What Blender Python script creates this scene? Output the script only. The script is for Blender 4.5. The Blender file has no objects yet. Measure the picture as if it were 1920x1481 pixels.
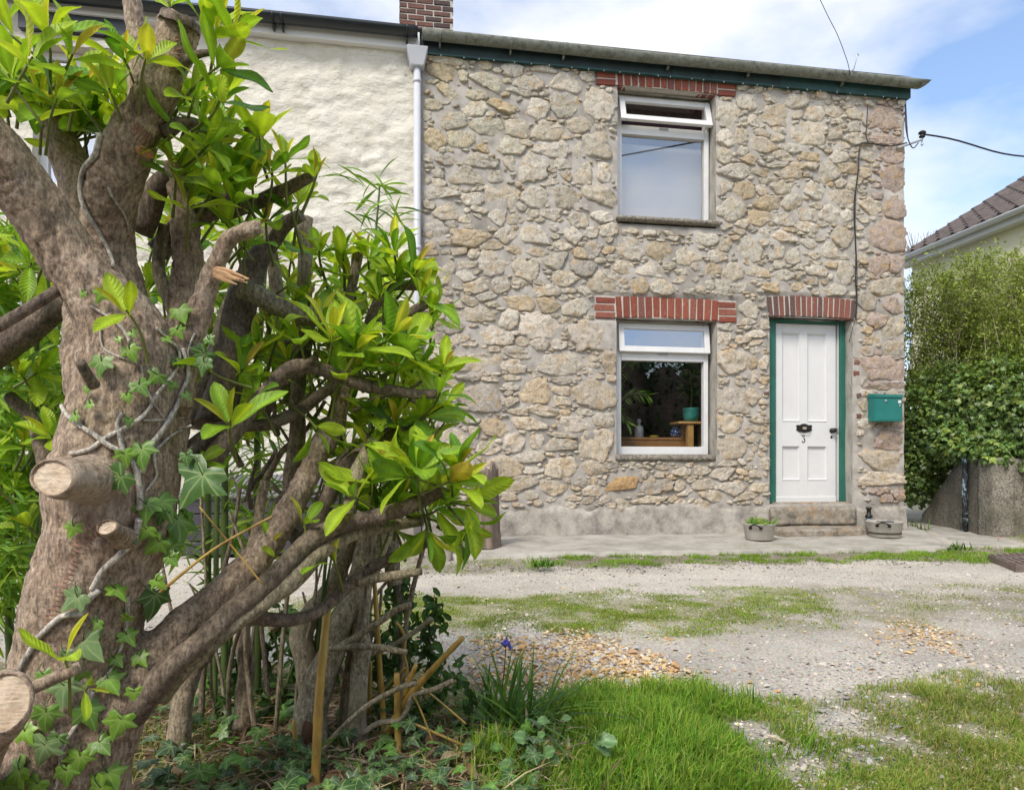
import bpy, bmesh, math, random
import numpy as np
from mathutils import Vector, Matrix

random.seed(7)
RNG = np.random.default_rng(11)
scene = bpy.context.scene
COL = scene.collection

# ---------------------------------------------------------------- camera, world, sun, exposure
F = 1300.0                       # focal length in photo pixels (photo 1920 px wide)
YAW = math.radians(9.1)
SN, CS = math.sin(YAW), math.cos(YAW)
CZ = 0.82
HORIZON = 873.0

cam_d = bpy.data.cameras.new('camera')
cam_d.sensor_width = 36.0
cam_d.lens = F / 1920 * 36
cam_d.shift_y = (HORIZON - 740.5) / 1920
cam_d.clip_start = 0.05
cam_d.clip_end = 500
cam = bpy.data.objects.new('camera', cam_d)
cam.location = (0, 0, CZ)
cam.rotation_euler = (math.radians(90), 0, -YAW)
COL.objects.link(cam)
scene.camera = cam

SUN_EL = math.radians(47)
SUN_AZ = math.radians(216)       # compass style: from behind the camera, a little to the left
world = bpy.data.worlds.new('World')
scene.world = world
world.use_nodes = True
wn, wl = world.node_tree.nodes, world.node_tree.links
wn.clear()
w_out = wn.new('ShaderNodeOutputWorld')
w_bg = wn.new('ShaderNodeBackground')
w_bg.inputs['Strength'].default_value = 0.102
w_sky = wn.new('ShaderNodeTexSky')
w_sky.sky_type = 'NISHITA'
w_sky.sun_disc = False
w_sky.sun_elevation = SUN_EL
w_sky.sun_rotation = SUN_AZ
w_sky.air_density = 1.0
w_sky.dust_density = 1.5
w_sky.ozone_density = 2.0
w_tc = wn.new('ShaderNodeTexCoord')
w_map = wn.new('ShaderNodeMapping')
w_map.inputs['Scale'].default_value = (1.0, 1.0, 2.2)
w_map.inputs['Location'].default_value = (0.35, 0.1, 0.15)
w_n = wn.new('ShaderNodeTexNoise')
w_n.inputs['Scale'].default_value = 2.6
w_n.inputs['Detail'].default_value = 7
w_n.inputs['Roughness'].default_value = 0.52
w_r = wn.new('ShaderNodeMapRange')
w_r.inputs['From Min'].default_value = 0.40
w_r.inputs['From Max'].default_value = 0.66
w_r.inputs['To Min'].default_value = 0.10
w_r.inputs['To Max'].default_value = 0.92
w_mix = wn.new('ShaderNodeMixRGB')
w_mix.inputs['Color2'].default_value = (6.0, 5.95, 5.95, 1)
wl.new(w_tc.outputs['Generated'], w_map.inputs['Vector'])
wl.new(w_map.outputs['Vector'], w_n.inputs['Vector'])
wl.new(w_n.outputs['Fac'], w_r.inputs['Value'])
wl.new(w_r.outputs['Result'], w_mix.inputs['Fac'])
w_hs = wn.new('ShaderNodeHueSaturation')
w_hs.inputs['Saturation'].default_value = 1.12
w_hs.inputs['Value'].default_value = 1.3
wl.new(w_sky.outputs['Color'], w_hs.inputs['Color'])
wl.new(w_hs.outputs['Color'], w_mix.inputs['Color1'])
wl.new(w_mix.outputs['Color'], w_bg.inputs['Color'])
wl.new(w_bg.outputs['Background'], w_out.inputs['Surface'])

sun_d = bpy.data.lights.new('sun', 'SUN')
sun_d.energy = 1.5
sun_d.angle = math.radians(16)
sun_d.color = (1.0, 0.935, 0.83)
sun = bpy.data.objects.new('sun', sun_d)
# light travels opposite to the direction of the sun
_sd = Vector((math.sin(SUN_AZ) * math.cos(SUN_EL), math.cos(SUN_AZ) * math.cos(SUN_EL), math.sin(SUN_EL)))
sun.rotation_euler = (-_sd).to_track_quat('-Z', 'Y').to_euler()
sun.location = (0, -5, 12)
COL.objects.link(sun)

scene.view_settings.view_transform = 'Standard'
scene.view_settings.look = 'None'
scene.view_settings.exposure = 1.04
scene.view_settings.gamma = 1
scene.view_settings.use_curve_mapping = False
scene.cycles.max_bounces = 8
scene.cycles.transparent_max_bounces = 12
scene.cycles.caustics_reflective = False
scene.cycles.caustics_refractive = False

# ---------------------------------------------------------------- photo pixel -> place
YF = 7.08                        # plane of the stone front

def ray(px, py):
    a = (px - 960) / F
    b = (HORIZON - py) / F
    return np.array([SN + CS * a, CS - SN * a, b])

def at(px, py, t):               # at a distance t along the view axis
    r = ray(px, py)
    return Vector((r[0] * t, r[1] * t, CZ + r[2] * t))

def on_y(px, py, Y=YF):          # on a vertical plane parallel to the front
    r = ray(px, py)
    return at(px, py, Y / r[1])

def on_z(px, py, z=0.0):         # on level ground
    return at(px, py, (z - CZ) / ((HORIZON - py) / F))

# ---------------------------------------------------------------- numpy noise
def _hash(ix, iy, iz, seed):
    h = (ix.astype(np.int64) * 374761393 + iy.astype(np.int64) * 668265263 + iz.astype(np.int64) * 2147483647 + seed * 974711) & 0xFFFFFFFF
    h = ((h ^ (h >> 13)) * 1274126177) & 0xFFFFFFFF
    h = (h ^ (h >> 16)) & 0xFFFF
    return h / 65535.0

def vnoise(p, seed=0):
    p = np.asarray(p, dtype=np.float64)
    i = np.floor(p)
    f = p - i
    f = f * f * (3 - 2 * f)
    i = i.astype(np.int64)
    out = 0
    for dx in (0, 1):
        for dy in (0, 1):
            for dz in (0, 1):
                w = (f[:, 0] if dx else 1 - f[:, 0]) * (f[:, 1] if dy else 1 - f[:, 1]) * (f[:, 2] if dz else 1 - f[:, 2])
                out = out + w * _hash(i[:, 0] + dx, i[:, 1] + dy, i[:, 2] + dz, seed)
    return out * 2 - 1

def fbm(p, scale, octaves=4, seed=0, gain=0.5):
    p = np.asarray(p, dtype=np.float64) * scale
    s, a, tot = 0, 1.0, 0
    for o in range(octaves):
        s = s + a * vnoise(p * (2 ** o) + 17.3 * o, seed + o)
        tot += a
        a *= gain
    return s / tot

# ---------------------------------------------------------------- object helpers
def tag(o, label=None, cat=None, group=None, kind=None):
    if label: o['label'] = label
    if cat: o['category'] = cat
    if group: o['group'] = group
    if kind: o['kind'] = kind
    return o

def empty(name, loc=(0, 0, 0)):
    o = bpy.data.objects.new(name, None)
    o.empty_display_size = 0.1
    o.location = loc
    COL.objects.link(o)
    return o

def link(name, me, mat=None, parent=None, matrix=None):
    o = bpy.data.objects.new(name, me)
    COL.objects.link(o)
    if mat is not None and not me.materials:
        me.materials.append(mat)
    if parent is not None:
        o.parent = parent
        # meshes are built in world coordinates; undo the chain of parents
        inv = WM(parent).inverted()
        o.matrix_basis = inv @ (matrix if matrix is not None else Matrix.Identity(4))
    elif matrix is not None:
        o.matrix_basis = matrix
    return o

def WM(o):
    m = o.matrix_basis.copy()
    while o.parent is not None:
        o = o.parent
        m = o.matrix_basis @ m
    return m

def np_mesh(name, verts, faces, smooth=True, tint=None, uv=None):
    """faces: list of (M,3)/(M,4) index arrays or one array; tint: per-vertex rgb"""
    me = bpy.data.meshes.new(name)
    if isinstance(faces, np.ndarray):
        faces = [faces]
    faces = [np.asarray(f, dtype=np.int32) for f in faces if len(f)]
    nv = len(verts)
    me.vertices.add(nv)
    me.vertices.foreach_set('co', np.asarray(verts, dtype=np.float32).ravel())
    loops = np.concatenate([f.ravel() for f in faces])
    sizes = np.concatenate([np.full(len(f), f.shape[1], dtype=np.int32) for f in faces])
    starts = np.concatenate([[0], np.cumsum(sizes)[:-1]]).astype(np.int32)
    me.loops.add(len(loops))
    me.loops.foreach_set('vertex_index', loops)
    me.polygons.add(len(sizes))
    me.polygons.foreach_set('loop_start', starts)
    me.polygons.foreach_set('loop_total', sizes)
    me.polygons.foreach_set('use_smooth', np.full(len(sizes), smooth, dtype=bool))
    if tint is not None:
        t = np.ones((nv, 4), dtype=np.float32)
        t[:, :3] = tint
        a = me.attributes.new('tint', 'FLOAT_COLOR', 'POINT')
        a.data.foreach_set('color', t.ravel())
    if uv is not None:
        l = me.uv_layers.new(name='UVMap')
        l.data.foreach_set('uv', np.asarray(uv, dtype=np.float32)[loops].ravel())
    me.update(calc_edges=True)
    me.validate()
    return me

class MB:
    """collects simple solids and becomes one mesh"""
    def __init__(self):
        self.v, self.f, self.n = [], [], 0
    def add(self, vs, fs):
        self.v += [tuple(v) for v in vs]
        self.f += [tuple(i + self.n for i in f) for f in fs]
        self.n = len(self.v)
        return self
    def box(self, x0, x1, y0, y1, z0, z1, m=None):
        vs = [Vector((x, y, z)) for z in (z0, z1) for y in (y0, y1) for x in (x0, x1)]
        if m is not None: vs = [m @ v for v in vs]
        return self.add(vs, [(0, 2, 3, 1), (4, 5, 7, 6), (0, 1, 5, 4), (2, 6, 7, 3), (0, 4, 6, 2), (1, 3, 7, 5)])
    def tube(self, pts, rad, seg=8, caps=True):
        pts = [Vector(p) for p in pts]
        if not hasattr(rad, '__len__'): rad = [rad] * len(pts)
        v, f = tube_np(np.array([tuple(p) for p in pts]), np.array(rad), seg, caps)
        return self.add(v, [tuple(int(i) for i in q) for q in f])
    def lathe(self, prof, c, seg=24, sx=1, sy=1):
        vs, fs = [], []
        for r, z in prof:
            for k in range(seg):
                a = 2 * math.pi * k / seg
                vs.append((c[0] + r * math.cos(a) * sx, c[1] + r * math.sin(a) * sy, c[2] + z))
        for i in range(len(prof) - 1):
            for k in range(seg):
                k2 = (k + 1) % seg
                fs.append((i * seg + k, i * seg + k2, (i + 1) * seg + k2, (i + 1) * seg + k))
        return self.add(vs, fs)
    def prism(self, outline, y0, y1):           # outline in (x, z), extruded along y
        n = len(outline)
        vs = [(x, y0, z) for x, z in outline] + [(x, y1, z) for x, z in outline]
        fs = [tuple(range(n))[::-1], tuple(range(n, 2 * n))]
        fs += [(i, (i + 1) % n, n + (i + 1) % n, n + i) for i in range(n)]
        return self.add(vs, fs)
    def build(self, name, mat, parent=None, smooth=False, bevel=0.0, label=None, seg=2):
        me = bpy.data.meshes.new(name)
        me.from_pydata(self.v, [], self.f)
        bm = bmesh.new(); bm.from_mesh(me)
        bmesh.ops.recalc_face_normals(bm, faces=bm.faces)
        if bevel > 0:
            es = [e for e in bm.edges if len(e.link_faces) == 2 and e.calc_face_angle(0) > 0.6]
            bmesh.ops.bevel(bm, geom=es, offset=bevel, segments=seg, profile=0.5, affect='EDGES', clamp_overlap=True)
        for p in bm.faces: p.smooth = smooth
        bm.to_mesh(me); bm.free()
        o = link(name, me, mat, parent)
        if label: o['label'] = label
        return o

def catmull(P, step):
    """P: (n,k) control rows, the first three columns are xyz; resampled at about STEP metres"""
    P = np.asarray(P, dtype=np.float64)
    out = []
    n = len(P)
    for i in range(n - 1):
        p0, p1, p2, p3 = P[max(i - 1, 0)], P[i], P[i + 1], P[min(i + 2, n - 1)]
        m = max(2, int(np.linalg.norm(p2[:3] - p1[:3]) / step))
        for k in range(m):
            u = k / m
            out.append(0.5 * ((2 * p1) + (-p0 + p2) * u + (2 * p0 - 5 * p1 + 4 * p2 - p3) * u * u + (-p0 + 3 * p1 - 3 * p2 + p3) * u ** 3))
    out.append(P[-1])
    return np.array(out)

def tube_np(C, R, seg=10, caps=True, wob=0.0, seed=0):
    C = np.asarray(C, dtype=np.float64); R = np.asarray(R, dtype=np.float64)
    n = len(C)
    T = np.gradient(C, axis=0)
    T /= np.linalg.norm(T, axis=1, keepdims=True) + 1e-9
    u = np.cross(T[0], [0.31, 0.2, 0.93]); u /= np.linalg.norm(u) + 1e-9
    V = np.zeros((n, seg, 3))
    ang = np.linspace(0, 2 * math.pi, seg, endpoint=False)
    for i in range(n):
        u = u - T[i] * u.dot(T[i]); u /= np.linalg.norm(u) + 1e-9
        w = np.cross(T[i], u)
        V[i] = C[i] + R[i] * (np.cos(ang)[:, None] * u + np.sin(ang)[:, None] * w)
    V = V.reshape(-1, 3)
    if wob:
        nn = fbm(V, 14.0, 3, seed)
        cc = np.repeat(C, seg, axis=0)
        V = cc + (V - cc) * (1 + wob * nn)[:, None]
    f = []
    for i in range(n - 1):
        for k in range(seg):
            k2 = (k + 1) % seg
            f.append((i * seg + k, i * seg + k2, (i + 1) * seg + k2, (i + 1) * seg + k))
    if caps:
        V = np.vstack([V, C[0], C[-1]])
        a, b = n * seg, n * seg + 1
        for k in range(seg):
            k2 = (k + 1) % seg
            f.append((a, k2, k, k))
            f.append((b, (n - 1) * seg + k, (n - 1) * seg + k2, (n - 1) * seg + k2))
    return V, [q if q[2] != q[3] else q[:3] for q in f]

def tube_mesh(name, C, R, seg=10, wob=0.06, seed=0):
    v, f = tube_np(C, R, seg, True, wob, seed)
    q = np.array([x for x in f if len(x) == 4]); t = np.array([x for x in f if len(x) == 3])
    return np_mesh(name, v, [q, t])

def inside_poly(X, Y, poly):
    poly = np.asarray(poly)
    ins = np.zeros(X.shape, dtype=bool)
    dist = np.full(X.shape, 1e9)
    n = len(poly)
    for i in range(n):
        x1, y1 = poly[i]; x2, y2 = poly[(i + 1) % n]
        c = ((y1 > Y) != (y2 > Y)) & (X < (x2 - x1) * (Y - y1) / (y2 - y1 + 1e-12) + x1)
        ins ^= c
        L = (x2 - x1) ** 2 + (y2 - y1) ** 2 + 1e-12
        u = np.clip(((X - x1) * (x2 - x1) + (Y - y1) * (y2 - y1)) / L, 0, 1)
        dist = np.minimum(dist, np.hypot(X - x1 - u * (x2 - x1), Y - y1 - u * (y2 - y1)))
    return np.where(ins, dist, -dist)        # positive inside

# ---------------------------------------------------------------- materials
class NT:
    def __init__(self, name):
        self.m = bpy.data.materials.new(name)
        self.m.use_nodes = True
        self.n, self.l = self.m.node_tree.nodes, self.m.node_tree.links
        self.n.clear()
        self.out = self.n.new('ShaderNodeOutputMaterial')
        self.b = self.n.new('ShaderNodeBsdfPrincipled')
        self.l.new(self.b.outputs[0], self.out.inputs['Surface'])
    def node(self, t, **kw):
        x = self.n.new('ShaderNode' + t)
        for k, v in kw.items():
            if k.startswith('_'): setattr(x, k[1:], v)
            else: x.inputs[k.replace('__', ' ')].default_value = v
        return x
    def pos(self, scale=(1, 1, 1), obj=False):
        g = self.n.new('ShaderNodeNewGeometry') if not obj else self.n.new('ShaderNodeTexCoord')
        m = self.n.new('ShaderNodeMapping'); m.inputs['Scale'].default_value = scale
        self.l.new(g.outputs['Position' if not obj else 'Object'], m.inputs['Vector'])
        return m.outputs['Vector']
    def noise(self, scale, detail=4, rough=0.55, vec=None, dist=0.0):
        x = self.node('TexNoise', Scale=scale, Detail=detail, Roughness=rough, Distortion=dist)
        self.l.new(vec if vec is not None else self.pos(), x.inputs['Vector'])
        return x.outputs['Fac']
    def voro(self, scale, vec=None, feature='F1'):
        x = self.node('TexVoronoi', Scale=scale, _feature=feature)
        self.l.new(vec if vec is not None else self.pos(), x.inputs['Vector'])
        return x
    def ramp(self, fac, stops, interp='LINEAR'):
        x = self.n.new('ShaderNodeValToRGB')
        x.color_ramp.interpolation = interp
        e = x.color_ramp.elements
        while len(e) < len(stops): e.new(0.5)
        for i, (p, c) in enumerate(stops):
            e[i].position = p
            e[i].color = (c[0], c[1], c[2], 1) if hasattr(c, '__len__') else (c, c, c, 1)
        self.l.new(fac, x.inputs['Fac'])
        return x.outputs['Color']
    def mix(self, fac, c1, c2, mode='MIX'):
        x = self.n.new('ShaderNodeMixRGB'); x.blend_type = mode
        for s, v in (('Fac', fac), ('Color1', c1), ('Color2', c2)):
            if isinstance(v, bpy.types.NodeSocket): self.l.new(v, x.inputs[s])
            elif hasattr(v, '__len__'): x.inputs[s].default_value = (v[0], v[1], v[2], 1)
            else: x.inputs[s].default_value = v if s == 'Fac' else (v, v, v, 1)
        return x.outputs['Color']
    def math(self, op, a, b=0.5):
        x = self.n.new('ShaderNodeMath'); x.operation = op
        for i, v in enumerate((a, b)):
            if isinstance(v, bpy.types.NodeSocket): self.l.new(v, x.inputs[i])
            else: x.inputs[i].default_value = v
        return x.outputs[0]
    def attr(self, name='tint'):
        x = self.n.new('ShaderNodeAttribute'); x.attribute_name = name
        return x.outputs['Color']
    def bump(self, h, strength=0.5, dist=0.01, prev=None):
        x = self.node('Bump', Strength=strength, Distance=dist)
        self.l.new(h, x.inputs['Height'])
        if prev is not None: self.l.new(prev, x.inputs['Normal'])
        self.l.new(x.outputs['Normal'], self.b.inputs['Normal'])
        return x.outputs['Normal']
    def color(self, c):
        if isinstance(c, bpy.types.NodeSocket): self.l.new(c, self.b.inputs['Base Color'])
        else: self.b.inputs['Base Color'].default_value = (c[0], c[1], c[2], 1)
        return self
    def set(self, **kw):
        for k, v in kw.items():
            s = self.b.inputs[k.replace('__', ' ')]
            if isinstance(v, bpy.types.NodeSocket): self.l.new(v, s)
            else: s.default_value = v
        return self

def simple(name, col, rough=0.6, var=0.25, nscale=12, bump=0.15, bscale=60, bdist=0.004, metallic=0.0):
    k = NT(name)
    n = k.noise(nscale, 5, 0.6)
    lo = [c * (1 - var) for c in col]; hi = [min(1, c * (1 + var)) for c in col]
    k.color(k.ramp(n, [(0.25, lo), (0.75, hi)]))
    k.set(Roughness=rough, Metallic=metallic)
    if bump: k.bump(k.noise(bscale, 5, 0.65), bump, bdist)
    return k.m

M = {}
# rubble stone: own tint per stone, gritty limestone face, ochre and dark lichen
k = NT('rubble_stone')
tint = k.attr('tint')
n1 = k.noise(26, 8, 0.72)
n2 = k.noise(7, 5, 0.6)
n3 = k.noise(75, 4, 0.7)
c = k.mix(1.0, tint, k.ramp(n1, [(0.30, 0.34), (0.44, 0.92), (0.66, 1.25)]), 'MULTIPLY')
och = k.ramp(k.noise(11, 6, 0.68, dist=0.6), [(0.50, 0.0), (0.66, 1.0)])
c = k.mix(k.math('MULTIPLY', och, 0.62), c, (0.56, 0.36, 0.15))
drk = k.ramp(k.noise(15, 7, 0.75, dist=0.3), [(0.56, 0.0), (0.70, 1.0)])
big = k.ramp(n2, [(0.40, 0.0), (0.60, 1.0)])
c = k.mix(k.math('MULTIPLY', k.math('MULTIPLY', drk, big), 0.75), c, (0.085, 0.078, 0.065))
c = k.mix(1.0, c, k.ramp(n3, [(0.3, 0.72), (0.6, 1.08)]), 'MULTIPLY')
k.color(c).set(Roughness=0.93)
b1 = k.bump(k.noise(30, 9, 0.78), 0.9, 0.030)
b2 = k.bump(n3, 0.7, 0.010, b1)
M['stone'] = k.m

k = NT('lime_mortar')
n1 = k.noise(9, 6, 0.65)
c = k.ramp(n1, [(0.25, (0.24, 0.215, 0.185)), (0.5, (0.40, 0.37, 0.33)), (0.75, (0.50, 0.465, 0.42))])
c = k.mix(k.ramp(k.noise(2.2, 4, 0.6), [(0.5, 0.0), (0.72, 0.7)]), c, (0.15, 0.135, 0.11))
k.color(c).set(Roughness=0.95)
k.bump(k.noise(45, 6, 0.7), 0.5, 0.008)
M['mortar'] = k.m

k = NT('plinth_cement')
v = k.pos((1, 1, 1))
n1 = k.noise(7, 8, 0.72)
c = k.ramp(n1, [(0.28, (0.16, 0.14, 0.115)), (0.45, (0.34, 0.31, 0.265)), (0.6, (0.47, 0.435, 0.38)), (0.8, (0.40, 0.36, 0.28))])
c = k.mix(k.ramp(k.noise(2.6, 6, 0.7), [(0.5, 0.0), (0.7, 0.85)]), c, (0.12, 0.11, 0.105))
c = k.mix(k.ramp(k.noise(120, 3, 0.6), [(0.62, 0.0), (0.7, 0.7)]), c, (0.07, 0.065, 0.05))
k.color(c).set(Roughness=0.95)
k.bump(k.noise(40, 8, 0.75), 0.6, 0.012)
M['plinth'] = k.m

k = NT('cream_render')
n1 = k.noise(5, 6, 0.65)
c = k.ramp(n1, [(0.25, (0.59, 0.55, 0.45)), (0.6, (0.695, 0.66, 0.565)), (0.8, (0.725, 0.695, 0.61))])
c = k.mix(k.ramp(k.noise(1.1, 5, 0.6), [(0.55, 0.0), (0.8, 0.35)]), c, (0.50, 0.44, 0.31))
st_ = k.noise(5, 6, 0.7, k.pos((2.2, 1, 0.16)))
c = k.mix(k.ramp(st_, [(0.56, 0.0), (0.74, 0.30)]), c, (0.40, 0.38, 0.30))
c = k.mix(k.ramp(k.noise(24, 7, 0.75), [(0.62, 0.0), (0.72, 0.35)]), c, (0.42, 0.39, 0.31))
k.color(c).set(Roughness=0.8)
b = k.bump(k.noise(9, 8, 0.66, k.pos((1, 1, 1.5)), 0.4), 0.75, 0.05)
k.bump(k.noise(60, 6, 0.7), 0.35, 0.006, b)
M['cream'] = k.m

k = NT('lintel_brick')
t = k.attr('tint')
c = k.mix(1.0, t, k.ramp(k.noise(45, 6, 0.7), [(0.25, 0.55), (0.6, 1.1)]), 'MULTIPLY')
c = k.mix(k.ramp(k.noise(22, 6, 0.7), [(0.60, 0.0), (0.72, 0.5)]), c, (0.40, 0.34, 0.29))
k.color(c).set(Roughness=0.9)
k.bump(k.noise(90, 5, 0.7), 0.5, 0.004)
M['brick'] = k.m
M['brick_mortar'] = simple('pale_mortar', (0.46, 0.42, 0.36), 0.95, 0.2, 20, 0.4, 90)

def paint(name, col, rough=0.4, chip=None, chipc=(0.3, 0.25, 0.2), var=0.06):
    k = NT(name)
    n = k.noise(6, 5, 0.6)
    c = k.ramp(n, [(0.3, [x * (1 - var) for x in col]), (0.7, [min(1, x * (1 + var)) for x in col])])
    if chip:
        c = k.mix(k.ramp(k.noise(chip, 8, 0.75), [(0.66, 0.0), (0.69, 1.0)]), c, chipc)
    k.color(c).set(Roughness=rough)
    k.bump(k.noise(40, 4, 0.6), 0.08, 0.004)
    return k.m
M['white_paint'] = paint('white_paint', (0.66, 0.66, 0.65), 0.38, None, var=0.03)
M['white_frame'] = paint('white_frame_paint', (0.68, 0.68, 0.67), 0.4, 9, (0.45, 0.38, 0.32))
M['green_paint'] = paint('green_paint', (0.022, 0.125, 0.092), 0.45, 14, (0.014, 0.07, 0.055), 0.2)
M['green_fascia'] = paint('green_fascia_paint', (0.018, 0.062, 0.058), 0.55, 12, (0.22, 0.25, 0.25), 0.35)
M['dark_fascia'] = paint('weathered_fascia', (0.014, 0.03, 0.032), 0.6, 10, (0.16, 0.18, 0.18), 0.4)
M['mailbox'] = paint('mailbox_paint', (0.010, 0.165, 0.150), 0.35, None, var=0.08)
M['iron'] = simple('black_iron', (0.035, 0.032, 0.03), 0.42, 0.3, 30, 0.2, 90, metallic=0.6)
M['grey_metal'] = simple('galvanised', (0.42, 0.44, 0.45), 0.45, 0.15, 20, 0.1, 60, metallic=0.5)
M['black_plastic'] = simple('black_plastic', (0.012, 0.017, 0.019), 0.3, 0.3, 8, 0.05)
M['cable'] = simple('black_cable', (0.012, 0.012, 0.012), 0.5, 0.2, 8, 0)
M['pipe_grey'] = simple('painted_downpipe', (0.53, 0.54, 0.58), 0.45, 0.06, 7, 0.05)
M['white_plastic'] = simple('white_plastic', (0.68, 0.68, 0.66), 0.4, 0.05, 5, 0.04)
k = NT('mossy_gutter')
n = k.noise(16, 8, 0.75)
c = k.ramp(n, [(0.3, (0.05, 0.052, 0.04)), (0.48, (0.165, 0.175, 0.145)), (0.75, (0.28, 0.29, 0.26))])
c = k.mix(k.ramp(k.noise(5, 6, 0.7), [(0.5, 0.0), (0.68, 0.6)]), c, (0.11, 0.115, 0.075))
k.color(c).set(Roughness=0.85); k.bump(k.noise(60, 5, 0.7), 0.4, 0.005)
M['gutter'] = k.m
k = NT('weathered_sill')
n = k.noise(35, 8, 0.75)
c = k.ramp(n, [(0.32, (0.05, 0.045, 0.035)), (0.5, (0.20, 0.175, 0.14)), (0.68, (0.40, 0.37, 0.31))])
k.color(c).set(Roughness=0.95); k.bump(n, 0.7, 0.01)
M['sill'] = k.m
k = NT('worn_step_stone')
n = k.noise(14, 8, 0.72)
c = k.ramp(n, [(0.3, (0.07, 0.06, 0.048)), (0.5, (0.26, 0.23, 0.185)), (0.72, (0.44, 0.39, 0.31))])
c = k.mix(k.ramp(k.noise(5, 5, 0.65), [(0.52, 0.0), (0.7, 0.6)]), c, (0.42, 0.22, 0.06))
k.color(c).set(Roughness=0.9); k.bump(k.noise(50, 7, 0.75), 0.6, 0.01)
M['step'] = k.m
k = NT('reveal_plaster')
n = k.noise(8, 7, 0.72, k.pos((1, 1, 0.5)))
c = k.ramp(n, [(0.3, (0.20, 0.185, 0.16)), (0.55, (0.40, 0.375, 0.33)), (0.8, (0.50, 0.475, 0.42))])
k.color(c).set(Roughness=0.92); k.bump(k.noise(40, 7, 0.7), 0.5, 0.01)
M['reveal'] = k.m
k = NT('pavement_concrete')
n = k.noise(4, 8, 0.72)
c = k.ramp(n, [(0.3, (0.24, 0.22, 0.185)), (0.55, (0.42, 0.395, 0.345)), (0.8, (0.50, 0.475, 0.42))])
c = k.mix(k.ramp(k.noise(1.7, 6, 0.65), [(0.52, 0.0), (0.72, 0.7)]), c, (0.20, 0.19, 0.145))
c = k.mix(k.ramp(k.noise(140, 3, 0.6), [(0.64, 0.0), (0.72, 0.8)]), c, (0.10, 0.095, 0.08))
k.color(c).set(Roughness=0.92); k.bump(k.noise(60, 8, 0.75), 0.5, 0.008)
M['concrete'] = k.m

def glass(name, refl, dark=1.0, tintc=(0.97, 0.98, 1.0)):
    k = NT(name)
    k.n.remove(k.b)
    tr = k.node('BsdfTransparent'); tr.inputs['Color'].default_value = (dark, dark, dark, 1)
    gl = k.node('BsdfGlossy'); gl.inputs['Roughness'].default_value = 0.0
    gl.inputs['Color'].default_value = (*tintc, 1)
    mx = k.n.new('ShaderNodeMixShader'); mx.inputs[0].default_value = refl
    k.l.new(tr.outputs[0], mx.inputs[1]); k.l.new(gl.outputs[0], mx.inputs[2])
    k.l.new(mx.outputs[0], k.out.inputs['Surface'])
    return k.m
M['glass'] = glass('window_glass', 0.085)
M['glass_sky'] = glass('coated_glass', 0.24, 0.97, (0.90, 0.83, 0.74))
M['glass_top'] = glass('vent_glass', 0.34, 1.0, (0.9, 0.87, 0.82))

def leaf_mat(name, trans=0.35, rough=0.35, nscale=30, spec=0.5, boost=1.0):
    k = NT(name)
    t = k.attr('tint')
    c = k.mix(1.0, t, k.ramp(k.noise(nscale, 4, 0.6), [(0.3, 0.78 * boost), (0.7, 1.15 * boost)]), 'MULTIPLY')
    k.color(c).set(Roughness=rough)
    k.b.inputs['Specular IOR Level'].default_value = spec
    tl = k.node('BsdfTranslucent')
    k.l.new(k.mix(1.0, c, (1.25, 1.12, 0.55), 'MULTIPLY'), tl.inputs['Color'])
    mx = k.n.new('ShaderNodeMixShader'); mx.inputs[0].default_value = trans
    k.l.new(k.b.outputs[0], mx.inputs[1]); k.l.new(tl.outputs[0], mx.inputs[2])
    k.l.new(mx.outputs[0], k.out.inputs['Surface'])
    return k
k = leaf_mat('laurel_leaf', 0.42, 0.42, 30, 0.35, 1.1)
uvn = k.n.new('ShaderNodeUVMap'); uvn.uv_map = 'UVMap'
sx = k.n.new('ShaderNodeSeparateXYZ'); k.l.new(uvn.outputs[0], sx.inputs[0])
va = k.math('ADD', k.math('MULTIPLY', sx.outputs[1], 62.0), k.math('MULTIPLY', k.math('ABSOLUTE', sx.outputs[0], 0), -22.0))
k.bump(k.math('ADD', k.math('MULTIPLY', k.math('SINE', va, 0), 0.5), k.noise(60, 3, 0.6)), 0.35, 0.003)
M['leaf'] = k.m
k = leaf_mat('ivy_leaf', 0.25, 0.38)
uvn = k.n.new('ShaderNodeUVMap'); uvn.uv_map = 'UVMap'
sx = k.n.new('ShaderNodeSeparateXYZ'); k.l.new(uvn.outputs[0], sx.inputs[0])
vy = k.math('SUBTRACT', sx.outputs[1], 0.06)
th = k.math('ABSOLUTE', k.math('ARCTAN2', sx.outputs[0], vy), 0)
rad_ = k.math('SQRT', k.math('ADD', k.math('MULTIPLY', sx.outputs[0], sx.outputs[0]), k.math('MULTIPLY', vy, vy)), 0)
dv = th
for a_ in (0.62, 1.22, 2.15):
    dv = k.math('MINIMUM', dv, k.math('ABSOLUTE', k.math('SUBTRACT', th, a_), 0))
vein = k.ramp(k.math('MULTIPLY', dv, rad_), [(0.008, 1.0), (0.03, 0.0)])
lk = [l for l in k.l if l.to_node == k.b and l.to_socket.name == 'Base Color'][0].from_socket
k.color(k.mix(k.math('MULTIPLY', vein, 0.55), lk, (0.42, 0.50, 0.22)))
k.bump(k.noise(90, 4, 0.6), 0.3, 0.002); M['ivy'] = k.m
M['hedge_leaf'] = leaf_mat('hedge_leaf', 0.3, 0.5, 3.0, 0.3).m
M['grass'] = leaf_mat('grass_blade', 0.35, 0.55, 6.0, 0.25).m
M['petal'] = leaf_mat('petal', 0.4, 0.6, 20, 0.2).m

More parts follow.
